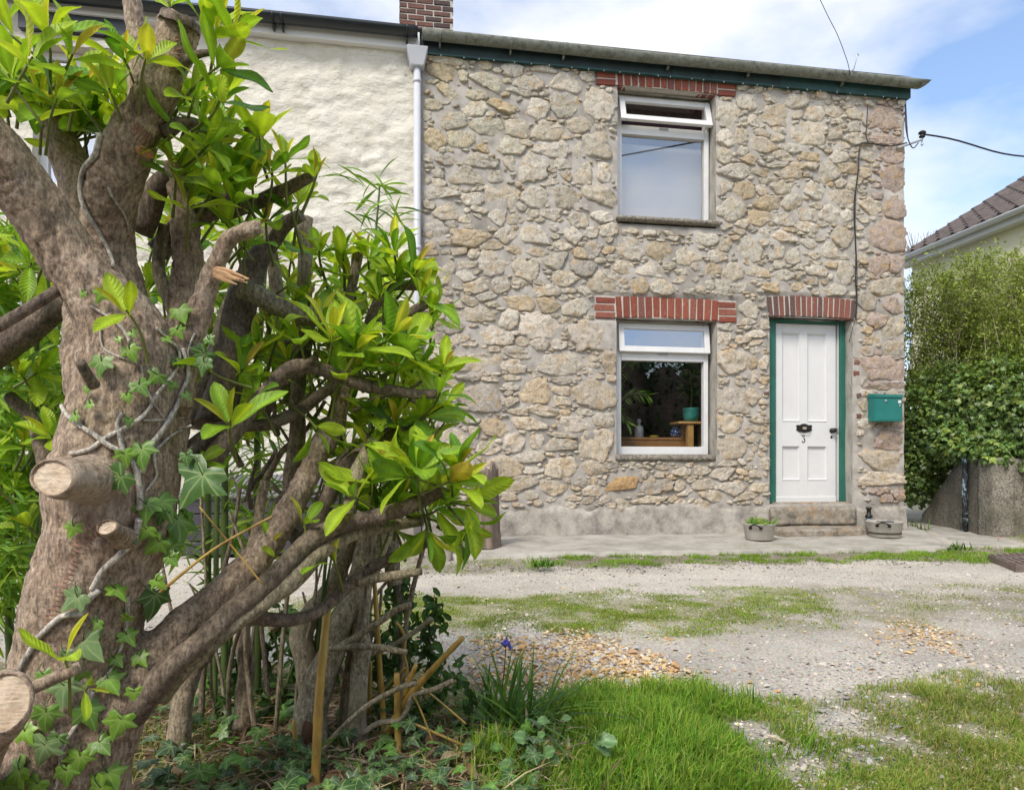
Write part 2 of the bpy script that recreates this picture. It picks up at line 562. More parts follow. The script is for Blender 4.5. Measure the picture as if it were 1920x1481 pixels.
def bark(name, c0, c1, c2, stretch=(1, 1, 1), moss=0.3, bumpd=0.006, lent=True, mossc=(0.16, 0.15, 0.055)):
    k = NT(name)
    v = k.pos(stretch)
    n = k.noise(22, 8, 0.7, v)
    c = k.ramp(n, [(0.28, c0), (0.5, c1), (0.74, c2)])
    c = k.mix(k.ramp(k.noise(5, 5, 0.65), [(0.48, 0.0), (0.72, moss)]), c, mossc)
    fine = k.noise(150, 5, 0.7, k.pos((1, 1, 0.6)))
    c = k.mix(1.0, c, k.ramp(fine, [(0.36, 0.48), (0.62, 1.25)]), 'MULTIPLY')
    fib = k.noise(70, 5, 0.75, k.pos((1.6, 1.6, 0.28)))
    c = k.mix(1.0, c, k.ramp(fib, [(0.34, 0.45), (0.5, 1.0), (0.68, 1.32)]), 'MULTIPLY')
    if lent:
        ln = k.noise(85, 3, 0.5, k.pos((0.8, 0.8, 2.6)))
        c = k.mix(k.ramp(ln, [(0.66, 0.0), (0.72, 0.55)]), c, c2)
        c = k.mix(k.ramp(ln, [(0.27, 0.7), (0.33, 0.0)]), c, c0)
    if lent:
        cr = k.voro(34, k.pos((1.0, 1.0, 0.55)), 'DISTANCE_TO_EDGE')
        crk = k.ramp(cr.outputs['Distance'], [(0.0, 1.0), (0.06, 0.0)])
        crk = k.math('MULTIPLY', crk, k.ramp(k.noise(7, 4, 0.6), [(0.48, 0.0), (0.62, 1.0)]))
        c = k.mix(k.math('MULTIPLY', crk, 0.45), c, c0)
        c = k.mix(k.ramp(k.noise(3.2, 5, 0.65), [(0.56, 0.0), (0.70, 0.55)]), c, c2)
    k.color(c).set(Roughness=0.85)
    b = k.bump(n, 0.5, bumpd)
    b = k.bump(fib, 0.9, 0.006, b)
    k.bump(fine, 0.7, 0.004, b)
    return k.m
M['bark'] = bark('laurel_bark', (0.215, 0.145, 0.10), (0.44, 0.325, 0.235), (0.62, 0.50, 0.39), moss=0.3, bumpd=0.012, mossc=(0.29, 0.26, 0.12))
M['bark_dark'] = bark('young_bark', (0.09, 0.064, 0.048), (0.21, 0.158, 0.118), (0.345, 0.27, 0.21), moss=0.35)
M['bark_olive'] = bark('olive_bark', (0.165, 0.135, 0.085), (0.35, 0.295, 0.20), (0.50, 0.435, 0.31), moss=0.45)
M['bark_pale'] = bark('corky_bark', (0.14, 0.10, 0.066), (0.33, 0.265, 0.185), (0.50, 0.415, 0.305), moss=0.15, bumpd=0.01)
M['vine_bark'] = bark('ivy_stem_bark', (0.44, 0.40, 0.33), (0.64, 0.59, 0.51), (0.74, 0.69, 0.61), moss=0.1, bumpd=0.003)
k = NT('cut_wood')
v = k.pos((1, 1, 1))
fb = k.noise(120, 4, 0.7, k.pos((0.25, 1, 1.6)))
c = k.ramp(k.noise(28, 6, 0.7), [(0.28, (0.42, 0.30, 0.19)), (0.5, (0.62, 0.50, 0.37)), (0.75, (0.70, 0.60, 0.47))])
c = k.mix(1.0, c, k.ramp(fb, [(0.3, 0.6), (0.6, 1.12)]), 'MULTIPLY')
k.color(c).set(Roughness=0.85); k.bump(fb, 0.5, 0.004)
M['cut'] = k.m
k = NT('dry_cane')
n = k.noise(14, 6, 0.7, k.pos((1, 1, 0.25)))
c = k.ramp(n, [(0.3, (0.16, 0.085, 0.02)), (0.5, (0.42, 0.27, 0.06)), (0.7, (0.55, 0.40, 0.13))])
k.color(c).set(Roughness=0.45); k.bump(k.noise(80, 3, 0.6, k.pos((1, 1, 0.1))), 0.2, 0.002)
M['cane'] = k.m
M['green_cane'] = simple('green_cane', (0.075, 0.12, 0.03), 0.45, 0.3, 12, 0.1)
M['wood'] = simple('table_wood', (0.30, 0.15, 0.05), 0.4, 0.3, 9, 0.1)
M['teal_pot'] = simple('teal_glaze', (0.03, 0.22, 0.19), 0.25, 0.25, 12, 0.1)
M['dark_wood'] = simple('dark_boards', (0.045, 0.042, 0.048), 0.6, 0.25, 14, 0.2, 70)
M['tile'] = simple('concrete_tile', (0.105, 0.086, 0.078), 0.85, 0.35, 5, 0.5, 40, 0.006)
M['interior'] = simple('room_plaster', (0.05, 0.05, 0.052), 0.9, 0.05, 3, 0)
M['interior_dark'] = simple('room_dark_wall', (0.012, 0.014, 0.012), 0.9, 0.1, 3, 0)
M['maroon'] = simple('maroon_blind', (0.03, 0.006, 0.012), 0.8, 0.1, 3, 0)
M['alu'] = simple('old_aluminium', (0.43, 0.405, 0.36), 0.55, 0.2, 9, 0.25, 40, metallic=0.2)
M['soil'] = simple('potting_soil', (0.05, 0.038, 0.025), 0.95, 0.4, 30, 0.8, 50, 0.01)
M['roughcast'] = None
k = NT('roughcast')
vv = k.voro(52)
c = k.ramp(vv.outputs['Distance'], [(0.15, (0.33, 0.30, 0.245)), (0.5, (0.22, 0.20, 0.16)), (0.8, (0.13, 0.118, 0.094))])
c = k.mix(1.0, c, k.ramp(k.noise(5, 6, 0.7), [(0.3, 0.55), (0.65, 1.15)]), 'MULTIPLY')
c = k.mix(k.ramp(k.noise(30, 7, 0.75), [(0.56, 0.0), (0.66, 0.7)]), c, (0.42, 0.39, 0.32))
c = k.mix(k.ramp(k.noise(2.4, 5, 0.65), [(0.48, 0.0), (0.68, 0.6)]), c, (0.10, 0.10, 0.062))
k.color(c).set(Roughness=0.95); b = k.bump(vv.outputs['Distance'], -0.6, 0.015); k.bump(k.noise(40, 7, 0.75), 0.7, 0.015, b)
M['roughcast'] = k.m
k = NT('flaking_pipe')
n = k.noise(17, 7, 0.7, k.pos((1, 1, 0.5)))
c = k.ramp(n, [(0.40, (0.03, 0.03, 0.032)), (0.52, (0.035, 0.05, 0.06)), (0.56, (0.30, 0.46, 0.52)), (0.66, (0.5, 0.58, 0.6)), (0.72, (0.16, 0.07, 0.03))], 'CONSTANT')
k.color(c).set(Roughness=0.6); k.bump(n, 0.4, 0.004)
M['flaking'] = k.m
k = NT('stump_wood')
n = k.noise(16, 8, 0.7, k.pos((1, 1, 0.18)))
c = k.ramp(n, [(0.3, (0.07, 0.05, 0.038)), (0.5, (0.20, 0.15, 0.115)), (0.72, (0.38, 0.31, 0.25))])
k.color(c).set(Roughness=0.9); k.bump(n, 0.9, 0.03)
M['stump'] = k.m
M['slate'] = simple('roof_slate', (0.09, 0.09, 0.10), 0.7, 0.25, 8, 0.3)
M['ridgeboard'] = M['white_plastic']
# ================================================================ SETTING: ground, paths
def px_poly(pts, z=0.0):
    return [(lambda v: (v.x, v.y))(on_z(px, py, z)) for px, py in pts]

POLY = {
    'lush': px_poly([(1020, 1345), (1120, 1325), (1290, 1322), (1385, 1350), (1415, 1400), (1440, 1470), (1440, 1600), (1050, 1700), (960, 1481), (985, 1400)]),
    'rough': px_poly([(1640, 1318), (1760, 1288), (1930, 1272), (2200, 1300), (2300, 1700), (1500, 1700), (1560, 1481), (1610, 1400), (1660, 1360)]),
    'edge': px_poly([(1380, 1330), (1480, 1340), (1530, 1400), (1580, 1481), (1600, 1650), (1300, 1700), (1400, 1440)]),
    'strip': px_poly([(560, 1118), (860, 1122), (1200, 1117), (1500, 1112), (1530, 1135), (1400, 1165), (1200, 1188), (1000, 1176), (830, 1182), (560, 1180)]),
    'stripr': px_poly([(1540, 1108), (1930, 1096), (2100, 1100), (2100, 1145), (1800, 1168), (1680, 1176), (1600, 1165)]),
    'kerb': px_poly([(990, 1040), (1250, 1036), (1500, 1030), (1790, 1026), (1960, 1030), (1960, 1050), (1700, 1047), (1400, 1053), (1000, 1062)], 0.02),
    'moss': px_poly([(760, 1052), (1000, 1050), (1000, 1068), (740, 1072)], 0.02),
    'gold': px_poly([(905, 1235), (960, 1205), (1060, 1198), (1160, 1212), (1235, 1240), (1250, 1275), (1180, 1300), (1050, 1306), (950, 1292)]),
    'gold2': px_poly([(1660, 1182), (1710, 1174), (1770, 1190), (1790, 1208), (1750, 1216), (1690, 1202)]),
    'litter': px_poly([(-900, 1150), (300, 1290), (640, 1250), (820, 1275), (900, 1310), (1010, 1370), (1080, 1481), (1060, 1700), (200, 2600), (-900, 2600)]),
    'stones': px_poly([(1470, 1330), (1560, 1330), (1610, 1400), (1600, 1481), (1640, 1650), (1560, 1650), (1530, 1450), (1490, 1390)]),
    'rightlawn': px_poly([(1850, 990), (1930, 982), (2300, 985), (2300, 1040), (1930, 1015)], 0.05),
}

def mask(name, X, Y, soft=0.06, wob=0.10, seed=3, ws=5.0):
    d = inside_poly(X, Y, POLY[name])
    n = fbm(np.stack([X, Y, np.zeros_like(X)], 1), ws, 4, seed) * wob * 2
    return np.clip((d + n) / soft * 0.5 + 0.5, 0, 1)

def ground_z(X, Y):
    P = np.stack([X, Y, np.zeros_like(X)], 1)
    z = 0.012 * fbm(P, 1.3, 3, 5)
    z = z + 0.03 * np.clip((Y - 5.2) / 0.9, 0, 1)
    z = z + 0.035 * mask('lush', X, Y, 0.3, 0.05) + 0.02 * mask('rough', X, Y, 0.3, 0.05)
    z = z + 0.05 * mask('litter', X, Y, 0.4, 0.05)
    z = z + 0.012 * np.clip(mask('gold', X, Y, 0.2, 0.05), 0, 1)
    return z

def ground_sheet():
    # fine grid in view, coarse rings beyond, one sheet
    xs = np.concatenate([[-220, -80, -30, -14, -9, -7], np.arange(-5, -2.4, 0.12), np.arange(-2.4, 6.6, 0.03), np.arange(6.6, 9.5, 0.12), [10.5, 12, 15, 20, 40, 90, 220]])
    ys = np.concatenate([[-220, -80, -30, -12, -6, -3, -1, 0, 0.6], np.arange(0.95, 3.6, 0.03), np.arange(3.6, 7.6, 0.04), np.arange(7.6, 12, 0.2), [13, 15, 18, 25, 40, 90, 220]])
    XX, YY = np.meshgrid(xs, ys)
    X, Y = XX.ravel(), YY.ravel()
    near = (X > -5) & (X < 9.5) & (Y > 0.5) & (Y < 12)
    z = np.zeros_like(X)
    z[near] = ground_z(X[near], Y[near])
    # tint: albedo of gravel, turf soil, litter, golden stones
    P = np.stack([X, Y, np.zeros_like(X)], 1)
    n = fbm(P, 2.2, 5, 21)[:, None]; n2 = fbm(P, 9.0, 4, 22)[:, None]
    g = np.array([0.55, 0.508, 0.435]) * (1 + 0.16 * n + 0.14 * n2)
    def lay(col, m, amt=1.0):
        nonlocal g
        m = (m * amt)[:, None]
        g = g * (1 - m) + np.array(col) * (1 + 0.2 * n2) * m
    mk = lambda nm, *a: np.where(near, mask(nm, X, Y, *a), 0)
    lay((0.30, 0.275, 0.235), np.clip(fbm(P, 1.1, 4, 31) * 2.2, 0, 1) * near, 0.5)
    lay((0.27, 0.265, 0.12), mk('strip', 0.25, 0.26), 0.8)
    lay((0.25, 0.22, 0.15), mk('stripr', 0.3, 0.3), 0.6)
    lay((0.17, 0.14, 0.085), mk('kerb', 0.12, 0.1), 0.8)
    lay((0.22, 0.195, 0.15), mk('moss', 0.15, 0.12), 0.8)
    lay((0.13, 0.115, 0.055), mk('lush', 0.12, 0.08))
    lay((0.26, 0.235, 0.12), mk('rough', 0.2, 0.12), 0.85)
    lay((0.29, 0.26, 0.16), mk('edge', 0.2, 0.2), 0.8)
    lay((0.36, 0.34, 0.31), mk('stones', 0.2, 0.15), 0.8)
    lay((0.45, 0.29, 0.13), mk('gold', 0.2, 0.15), 0.7)
    lay((0.46, 0.34, 0.20), mk('gold2', 0.25, 0.2), 0.5)
    lay((0.15, 0.115, 0.08), mk('litter', 0.2, 0.12))
    lay((0.15, 0.13, 0.07), mk('rightlawn', 0.2, 0.1), 0.8)
    far = ~near
    g[far] = np.where((np.abs(P[far][:, :1]) > 25) | (np.abs(P[far][:, 1:2]) > 25), np.array([[0.10, 0.12, 0.05]]), np.array([[0.33, 0.30, 0.25]]))
    nx, ny = len(xs), len(ys)
    i = np.arange(nx * ny).reshape(ny, nx)
    faces = np.stack([i[:-1, :-1].ravel(), i[:-1, 1:].ravel(), i[1:, 1:].ravel(), i[1:, :-1].ravel()], 1)
    k = NT('gravel_ground')
    c = k.attr('tint')
    vo = k.voro(95)
    c = k.mix(1.0, c, k.mix(0.30, (1, 1, 1), vo.outputs['Color']), 'MULTIPLY')
    c = k.mix(1.0, c, (1.30, 1.28, 1.26), 'MULTIPLY')
    hsv = k.node('HueSaturation', Saturation=0.45)
    tint = k.attr('tint')
    grey = k.mix(1.0, tint, k.ramp(k.voro(95).outputs['Distance'], [(0.0, 1.25), (0.45, 0.85), (0.7, 0.45)]), 'MULTIPLY')
    c = k.mix(0.55, c, grey)
    c = k.mix(1.0, c, k.ramp(k.noise(60, 6, 0.7), [(0.3, 0.66), (0.62, 1.15)]), 'MULTIPLY')
    c = k.mix(k.ramp(k.noise(170, 2, 0.5), [(0.66, 0.0), (0.72, 0.75)]), c, (0.07, 0.065, 0.06))
    k.color(c).set(Roughness=0.95)
    b = k.bump(vo.outputs['Distance'], -0.7, 0.010)
    k.bump(k.noise(120, 6, 0.75), 0.6, 0.006, b)
    o = link('ground', np_mesh('ground', np.stack([X, Y, z], 1), faces, True, g), k.m)
    o['kind'] = 'structure'
ground_sheet()

def slab_mesh(poly, zt, zb, name, mat, parent=None, seed=0, res=0.04, amp=0.006):
    """a worn concrete slab: gridded top over a convex plan quad (four corners, anticlockwise), sides to zb; zt may be a function"""
    a, b, c, d = [np.array(p) for p in poly]
    nu = max(4, int(np.linalg.norm(b - a) / res)); nv = max(4, int(np.linalg.norm(d - a) / res))
    u, v = np.meshgrid(np.linspace(0, 1, nu), np.linspace(0, 1, nv))
    u, v = u.ravel()[:, None], v.ravel()[:, None]
    P = (a * (1 - u) + b * u) * (1 - v) + (d * (1 - u) + c * u) * v
    Z = zt(P[:, 0], P[:, 1]) if callable(zt) else np.full(len(P), zt)
    n = fbm(np.c_[P, np.zeros(len(P))], 3, 4, seed)
    edge = np.minimum(np.minimum(u, 1 - u) * nu, np.minimum(v, 1 - v) * nv)[:, 0]
    Z = Z + amp * n * 2 - 0.012 * (edge < 0.5) * (0.6 + 0.8 * np.abs(n))
    jit = fbm(np.c_[P, np.zeros(len(P))], 4, 3, seed + 5) * 0.02
    P = P + np.where((edge < 0.5)[:, None], jit[:, None], 0)
    top = np.c_[P, Z]
    i = np.arange(nu * nv).reshape(nv, nu)
    f = [np.stack([i[:-1, :-1].ravel(), i[:-1, 1:].ravel(), i[1:, 1:].ravel(), i[1:, :-1].ravel()], 1)]
    rim = np.concatenate([i[0, :], i[1:, -1], i[-1, -2::-1], i[-2:0:-1, 0]])
    bot = top[rim].copy(); bot[:, 2] = zb
    m = len(rim); n0 = len(top)
    k = np.arange(m); k2 = (k + 1) % m
    f.append(np.stack([rim[k2], rim[k], n0 + k, n0 + k2], 1))
    return link(name, np_mesh(name, np.vstack([top, bot]), f), mat, parent)

pv = lambda X, Y: 0.062 + 0.03 * np.clip((Y - 6.05) / 1.0, 0, 1)
def pt(px, py, z): v = on_z(px, py, z); return (v.x, v.y)
pav = slab_mesh([pt(846, 1040, .062), pt(1790, 1026, .055), pt(1712, 985, .085), pt(790, 1001, .085)], pv, -0.05, 'pavement', M['concrete'], seed=3)
pav['kind'] = 'structure'
pth = slab_mesh([pt(1800, 1026, .03), pt(1915, 1024, .03), pt(1860, 1003, .04), pt(1716, 973, .05)], lambda X, Y: 0.040 + 0 * X, -0.05, 'path', M['concrete'], seed=9)
pth['kind'] = 'structure'
kb = slab_mesh([pt(742, 1052, .03), pt(846, 1050, .03), pt(852, 1012, .06), pt(760, 1014, .06)], 0.085, -0.05, 'kerb_stone', M['step'], seed=14)
tag(kb, 'low rough stone kerb block behind the laurel branches, left end of the concrete pavement', 'kerb stone')

# ================================================================ STONE COTTAGE
cottage = empty('stone_cottage', (2.9, YF, 0.05))
tag(cottage, 'rubble stone cottage with white door numbered 3, brick lintels and green fascia', 'house')

def wx(px, py, Y=YF): return on_y(px, py, Y).x
def wz(px, py, Y=YF): return on_y(px, py, Y).z
X0, X1 = 0.20, wx(1694, 700)
ZB, ZT = 0.02, 5.10
OPEN = {   # x0, x1, z0, z1 in the plane of the front
    'lower': (wx(1156, 730), wx(1344, 730), wz(1250, 854), wz(1250, 600)),
    'upper': (wx(1158, 300), wx(1342, 300), wz(1250, 424), wz(1250, 170)),
    'door':  (wx(1443, 770), wx(1598, 770), wz(1520, 944), wz(1520, 597)),
}
BR = 0.245
LINT = {   # brick zones
    'lower': (wx(1115, 580), wx(1381, 580), OPEN['lower'][3] - 0.005, OPEN['lower'][3] + BR),
    'upper': (wx(1118, 170), wx(1379, 170), OPEN['upper'][3] - 0.005, OPEN['upper'][3] + BR),
    'door':  (wx(1440, 580), wx(1602, 580), OPEN['door'][3] - 0.03, OPEN['door'][3] + BR),
}
def grid_wall(x0, x1, z0, z1, openings, step, yfun, name, mat, parent):
    xs = set(np.linspace(x0, x1, int((x1 - x0) / step) + 1)); zs = set(np.linspace(z0, z1, int((z1 - z0) / step) + 1))
    for o in openings:
        xs |= {v for v in o[:2] if x0 < v < x1}; zs |= {v for v in o[2:] if z0 < v < z1}
    xs, zs = np.array(sorted(xs)), np.array(sorted(zs))
    XX, ZZ = np.meshgrid(xs, zs)
    X, Z = XX.ravel(), ZZ.ravel()
    Y = yfun(X, Z)
    i = np.arange(len(X)).reshape(len(zs), len(xs))
    f = np.stack([i[:-1, :-1].ravel(), i[:-1, 1:].ravel(), i[1:, 1:].ravel(), i[1:, :-1].ravel()], 1)
    cx = X[f].mean(1); cz = Z[f].mean(1)
    keep = np.ones(len(f), bool)
    for o in openings:
        keep &= ~((cx > o[0]) & (cx < o[1]) & (cz > o[2]) & (cz < o[3]))
    return link(name, np_mesh(name, np.stack([X, Y, Z], 1), f[keep]), mat, parent)

ops = list(OPEN.values())
def mortar_y(X, Z):
    y = YF + 0.018 * fbm(np.stack([X, Z, 0 * X], 1), 7, 4, 3) - 0.008
    for o in LINT.values():
        y = np.where((X > o[0] - .03) & (X < o[1] + .03) & (Z > o[2] - 0.03) & (Z < o[3] + .02), YF + 0.012, y)
    for o in OPEN.values():
        y = np.where((X > o[0] - .03) & (X < o[1] + .03) & (Z > o[2] - 0.03) & (Z < o[3] + .03), np.maximum(y, YF + 0.001), y)
    return y
wall = grid_wall(X0, X1, ZB, ZT, ops, 0.026, mortar_y, 'wall', M['mortar'], cottage)

# ---- stones, seeds read off the photograph in several windows: (origin x, origin y, scale, [(cx, cy, w, h) ...])
ST = [
(780, 50, 3.292, """200,212,250,62 165,290,160,90 290,312,60,75 420,245,80,60 590,265,140,80 790,270,180,50 430,350,190,130 700,360,180,90 930,355,190,110 1050,310,100,60 650,408,210,36 195,410,170,105 380,430,130,60 640,455,50,45 525,490,150,110 355,515,155,100 215,575,200,120 735,510,170,130 920,490,170,130 1130,490,195,175 450,625,190,110 620,630,150,110 810,650,190,110 1010,615,160,90 100,490,120,60 60,560,60,70 280,700,160,120 110,700,140,120 560,745,210,110 420,755,80,60 850,770,230,105 1000,760,55,90 1130,740,175,150 390,840,250,80 180,830,140,60 580,845,75,85 710,880,170,180 300,920,220,100 490,925,140,90 1030,910,120,150 1160,900,110,120 900,860,110,70 930,920,70,90 530,1050,200,140 350,1070,140,80 160,1040,190,90 730,1060,170,130 850,1012,110,36 930,1060,160,150 1130,1050,195,155 200,1145,170,105 380,1135,100,45 500,1185,110,110 620,1190,130,60 720,1150,80,55 830,1165,120,60 1000,1200,140,85 1150,1175,120,80 100,1260,150,120 350,1305,230,115 550,1310,140,110 730,1290,180,150 960,1290,100,110 1080,1270,90,70 1180,1260,105,80 300,1190,90,60 210,1225,80,45"""),
(780, 450, 3.292, """480,145,190,140 680,185,180,120 870,140,150,115 150,190,150,170 310,150,130,55 300,230,110,75 380,280,150,75 520,280,110,95 640,265,100,60 920,235,160,90 780,320,200,75 900,360,80,45 1150,260,180,125 1030,180,150,95 1270,180,140,90 1440,190,150,85 1370,285,90,95 1510,295,120,75 1310,60,180,110 1510,75,150,120 440,360,120,55 640,390,190,95 820,400,130,105 990,420,170,85 470,405,90,36 390,465,230,100 575,490,105,125 760,540,240,160 1090,590,290,180 200,540,170,85 120,600,130,65 260,610,130,75 470,590,250,100 650,620,80,55 770,640,110,85 880,650,90,55 110,690,150,80 330,740,320,145 630,700,175,75 600,780,145,80 870,770,310,140 1090,728,75,42 1090,768,70,36 1085,808,50,36 1190,765,80,130 340,850,170,34 450,855,130,40 590,850,130,32 200,885,130,36 390,980,265,200 590,900,100,55 730,930,190,145 900,870,120,46 900,930,110,55 905,990,100,60 1100,950,245,170 590,1000,80,75 640,1060,130,55 780,1055,180,65 920,1065,70,46 1050,1065,110,36 330,1110,130,36 200,1120,110,65 490,1160,175,115 370,1180,85,65 710,1130,215,90 970,1140,205,85 1160,1110,125,95 230,1250,195,145 450,1290,165,80 610,1250,155,125 740,1250,85,75 890,1270,205,85 1110,1260,205,180 900,1208,180,28 700,1340,190,75 530,1400,225,140 900,1400,185,125 730,1420,115,45 1080,1410,175,80 600,60,120,50 750,80,110,60 260,70,110,55 470,30,180,70 900,30,110,60 1010,90,90,60 90,60,110,80 1180,70,110,70"""),
(1100, 100, 2.848, """750,330,125,120 870,265,130,95 985,240,85,55 1110,260,115,75 1010,340,155,120 1215,320,95,85 1310,310,85,65 885,370,62,52 1120,330,58,55 1440,330,115,55 1590,350,180,115 830,440,76,75 740,460,95,100 930,430,85,36 1020,415,78,34 1015,460,60,36 1175,435,185,120 1320,440,85,75 1420,400,60,55 1430,460,125,55 1600,465,185,50 935,495,125,75 1090,510,125,46 830,530,58,55 860,565,80,60 730,550,75,85 1040,555,115,46 1200,550,135,55 1350,560,95,55 1490,550,115,75 1630,550,130,95 780,635,165,75 930,640,115,46 1010,600,115,34 1120,605,78,34 1100,645,105,65 1200,605,56,36 1280,640,95,95 1390,620,115,55 1480,640,56,55 1630,680,135,140 740,720,85,85 840,740,125,90 1040,720,135,60 930,730,65,55 1210,740,125,85 1350,700,75,44 1340,775,145,85 770,840,145,125 960,810,115,65 1090,800,85,75 1510,820,125,75 1640,825,105,130 910,885,115,75 1060,885,135,70 1170,860,95,65 1300,860,105,95 1390,870,65,65 1600,975,205,170 1470,890,70,50 1360,985,125,95 1180,935,135,46 1060,985,125,55 950,960,56,46 860,1045,135,130 1190,1030,105,60 1300,1060,95,85 1020,1060,76,76 1100,1080,85,100 740,1030,75,85 700,1090,95,60 630,1000,135,58 540,1080,125,110 400,1060,135,105 230,1040,155,105 790,1170,115,95 670,1160,85,55 330,1180,115,85 510,1165,105,46 500,1210,80,36 580,1140,56,56 420,1250,140,75 270,1250,85,80 900,1170,135,65 1040,1190,115,55 1220,1165,105,60 1200,1215,78,55 1370,1180,85,130 820,1250,95,46 870,1380,95,110 1000,1250,125,55 1330,1260,95,65 1560,1130,125,95 1645,1130,85,100 1600,1250,195,85 1500,1330,95,95 1640,1345,115,110 1560,1430,150,85 250,955,100,36 330,960,70,40 430,960,60,40 90,960,110,80 50,1040,90,70 130,1090,60,50 130,1190,110,70 60,1210,110,90 720,1245,70,70"""),
(1100, 540, 4.11, """1060,390,100,90 1210,400,140,60 1130,570,255,180 1040,720,100,50 1180,735,80,40 1290,680,56,115 1150,850,290,190 1100,1050,185,140 1110,1230,215,170 1080,1350,145,55 1270,1170,110,50 1260,1090,80,55 1240,1380,80,60 1255,120,110,110 1245,250,120,70 1080,300,110,55"""),
(840, 850, 3.31, """360,80,225,115 450,180,205,85 700,100,175,90 880,110,140,65 1080,190,185,145 1290,200,190,85 1590,190,150,55 1700,120,130,75 1450,110,100,55 1560,110,90,55 1780,210,150,75 1860,75,75,55 1900,130,80,55 660,220,205,100 820,185,78,36 900,235,115,65 370,270,90,55 540,105,105,36 1220,130,56,55 1010,75,100,40 1240,285,225,46 1440,200,90,60 1660,270,170,60 1860,260,110,60 520,250,110,60 780,280,100,40"""),
(1400, 540, 3.525, """60,310,120,55 40,360,90,46 120,240,56,56 110,490,65,105 30,500,56,85 40,570,46,30 100,615,100,55 30,720,115,145 80,870,125,40 60,930,110,46 120,1000,65,75 40,1050,56,65 110,1150,95,80 60,1245,125,56 960,250,180,140 900,540,285,150 790,900,100,55 900,1000,260,130 880,1140,285,140 880,1265,285,100 820,345,110,55 800,420,80,70 960,400,160,100 760,760,56,110 900,640,280,60 80,1320,140,60 770,620,40,60 770,690,40,55 1000,880,90,90"""),
]
seeds = []
for ox, oy, sc, txt in ST:
    for it in txt.split():
        cx, cy, w, h = [float(v) / sc for v in it.split(',')]
        cx += ox; cy += oy
        p = on_y(cx, cy); a = on_y(cx - w / 2, cy); b = on_y(cx + w / 2, cy); u = on_y(cx, cy - h / 2); d = on_y(cx, cy + h / 2)
        seeds.append([p.x, p.z, (b.x - a.x) / 2, (u.z - d.z) / 2, random.uniform(-0.16, 0.16), 1])
# drop seeds of one window that sit on a stone of an earlier one
PN = 2.6
def metric(px, pz, s):
    dx, dz = px - s[0], pz - s[1]
    c, sn = math.cos(s[4]), math.sin(s[4])
    u = (c * dx + sn * dz) / s[2]; v = (-sn * dx + c * dz) / s[3]
    return (abs(u) ** PN + abs(v) ** PN) ** (1 / PN)
kept = []
for s in seeds:
    if any(abs(k[0] - s[0]) < 0.8 and metric(s[0], s[1], k) < 0.8 for k in kept): continue
    kept.append(s)
seeds = kept
S = np.array(seeds)
PL_Z = 0.40      # top of the cement plinth
def blocked(x, z):
    b = (x < X0 + 0.015) | (x > X1 + 0.012) | (z > 5.03) | (z < PL_Z - 0.10 + 0.03 * np.sin(x * 7) + 0.02 * np.sin(x * 17))
    for nm, o in OPEN.items():
        b |= (x > o[0] - 0.008) & (x < o[1] + 0.008) & (z > o[2] - 0.06) & (z < o[3] + 0.02)
    for nm, o in LINT.items():
        b |= (x > o[0] - 0.014) & (x < o[1] + 0.014) & (z > o[2] - 0.01) & (z < o[3] + 0.015)
    b |= (x > OPEN['door'][0] - 0.1) & (x < OPEN['door'][1] + 0.12) & (z < OPEN['door'][2] + 0.02)
    b |= (x > OPEN['door'][1]) & (x < OPEN['door'][1] + 0.05) & (z < OPEN['door'][3])
    return b
def metric_np(px, pz, S):
    dx = px[..., None] - S[:, 0]; dz = pz[..., None] - S[:, 1]
    c, sn = np.cos(S[:, 4]), np.sin(S[:, 4])
    u = np.abs((c * dx + sn * dz) / S[:, 2]); v = np.abs((-sn * dx + c * dz) / S[:, 3])
    return (u ** PN + v ** PN) ** (1 / PN)
# small infill stones wherever the listed ones leave room
rs = np.random.RandomState(5)
for r_lo, r_hi, tries in ((0.06, 0.085, 1500), (0.038, 0.06, 3500), (0.022, 0.038, 7000)):
    cx = rs.uniform(X0, X1, tries); cz = rs.uniform(PL_Z, 5.0, tries)
    ok = ~blocked(cx, cz)
    for x, z in zip(cx[ok], cz[ok]):
        hw = rs.uniform(r_lo, r_hi); hh = hw * rs.uniform(0.32, 0.75)
        near = S[(np.abs(S[:, 0] - x) < 0.5) & (np.abs(S[:, 1] - z) < 0.5)]
        qx = x + hw * np.array([0, .8, -.8, 0, 0, .55, -.55, .55, -.55]); qz = z + hh * np.array([0, 0, 0, .8, -.8, .55, .55, -.55, -.55])
        if blocked(qx, qz).any(): continue
        if len(near) and metric_np(qx, qz, near).min() < 1.0: continue
        S = np.vstack([S, [x, z, hw, hh, rs.uniform(-.3, .3), 0]])

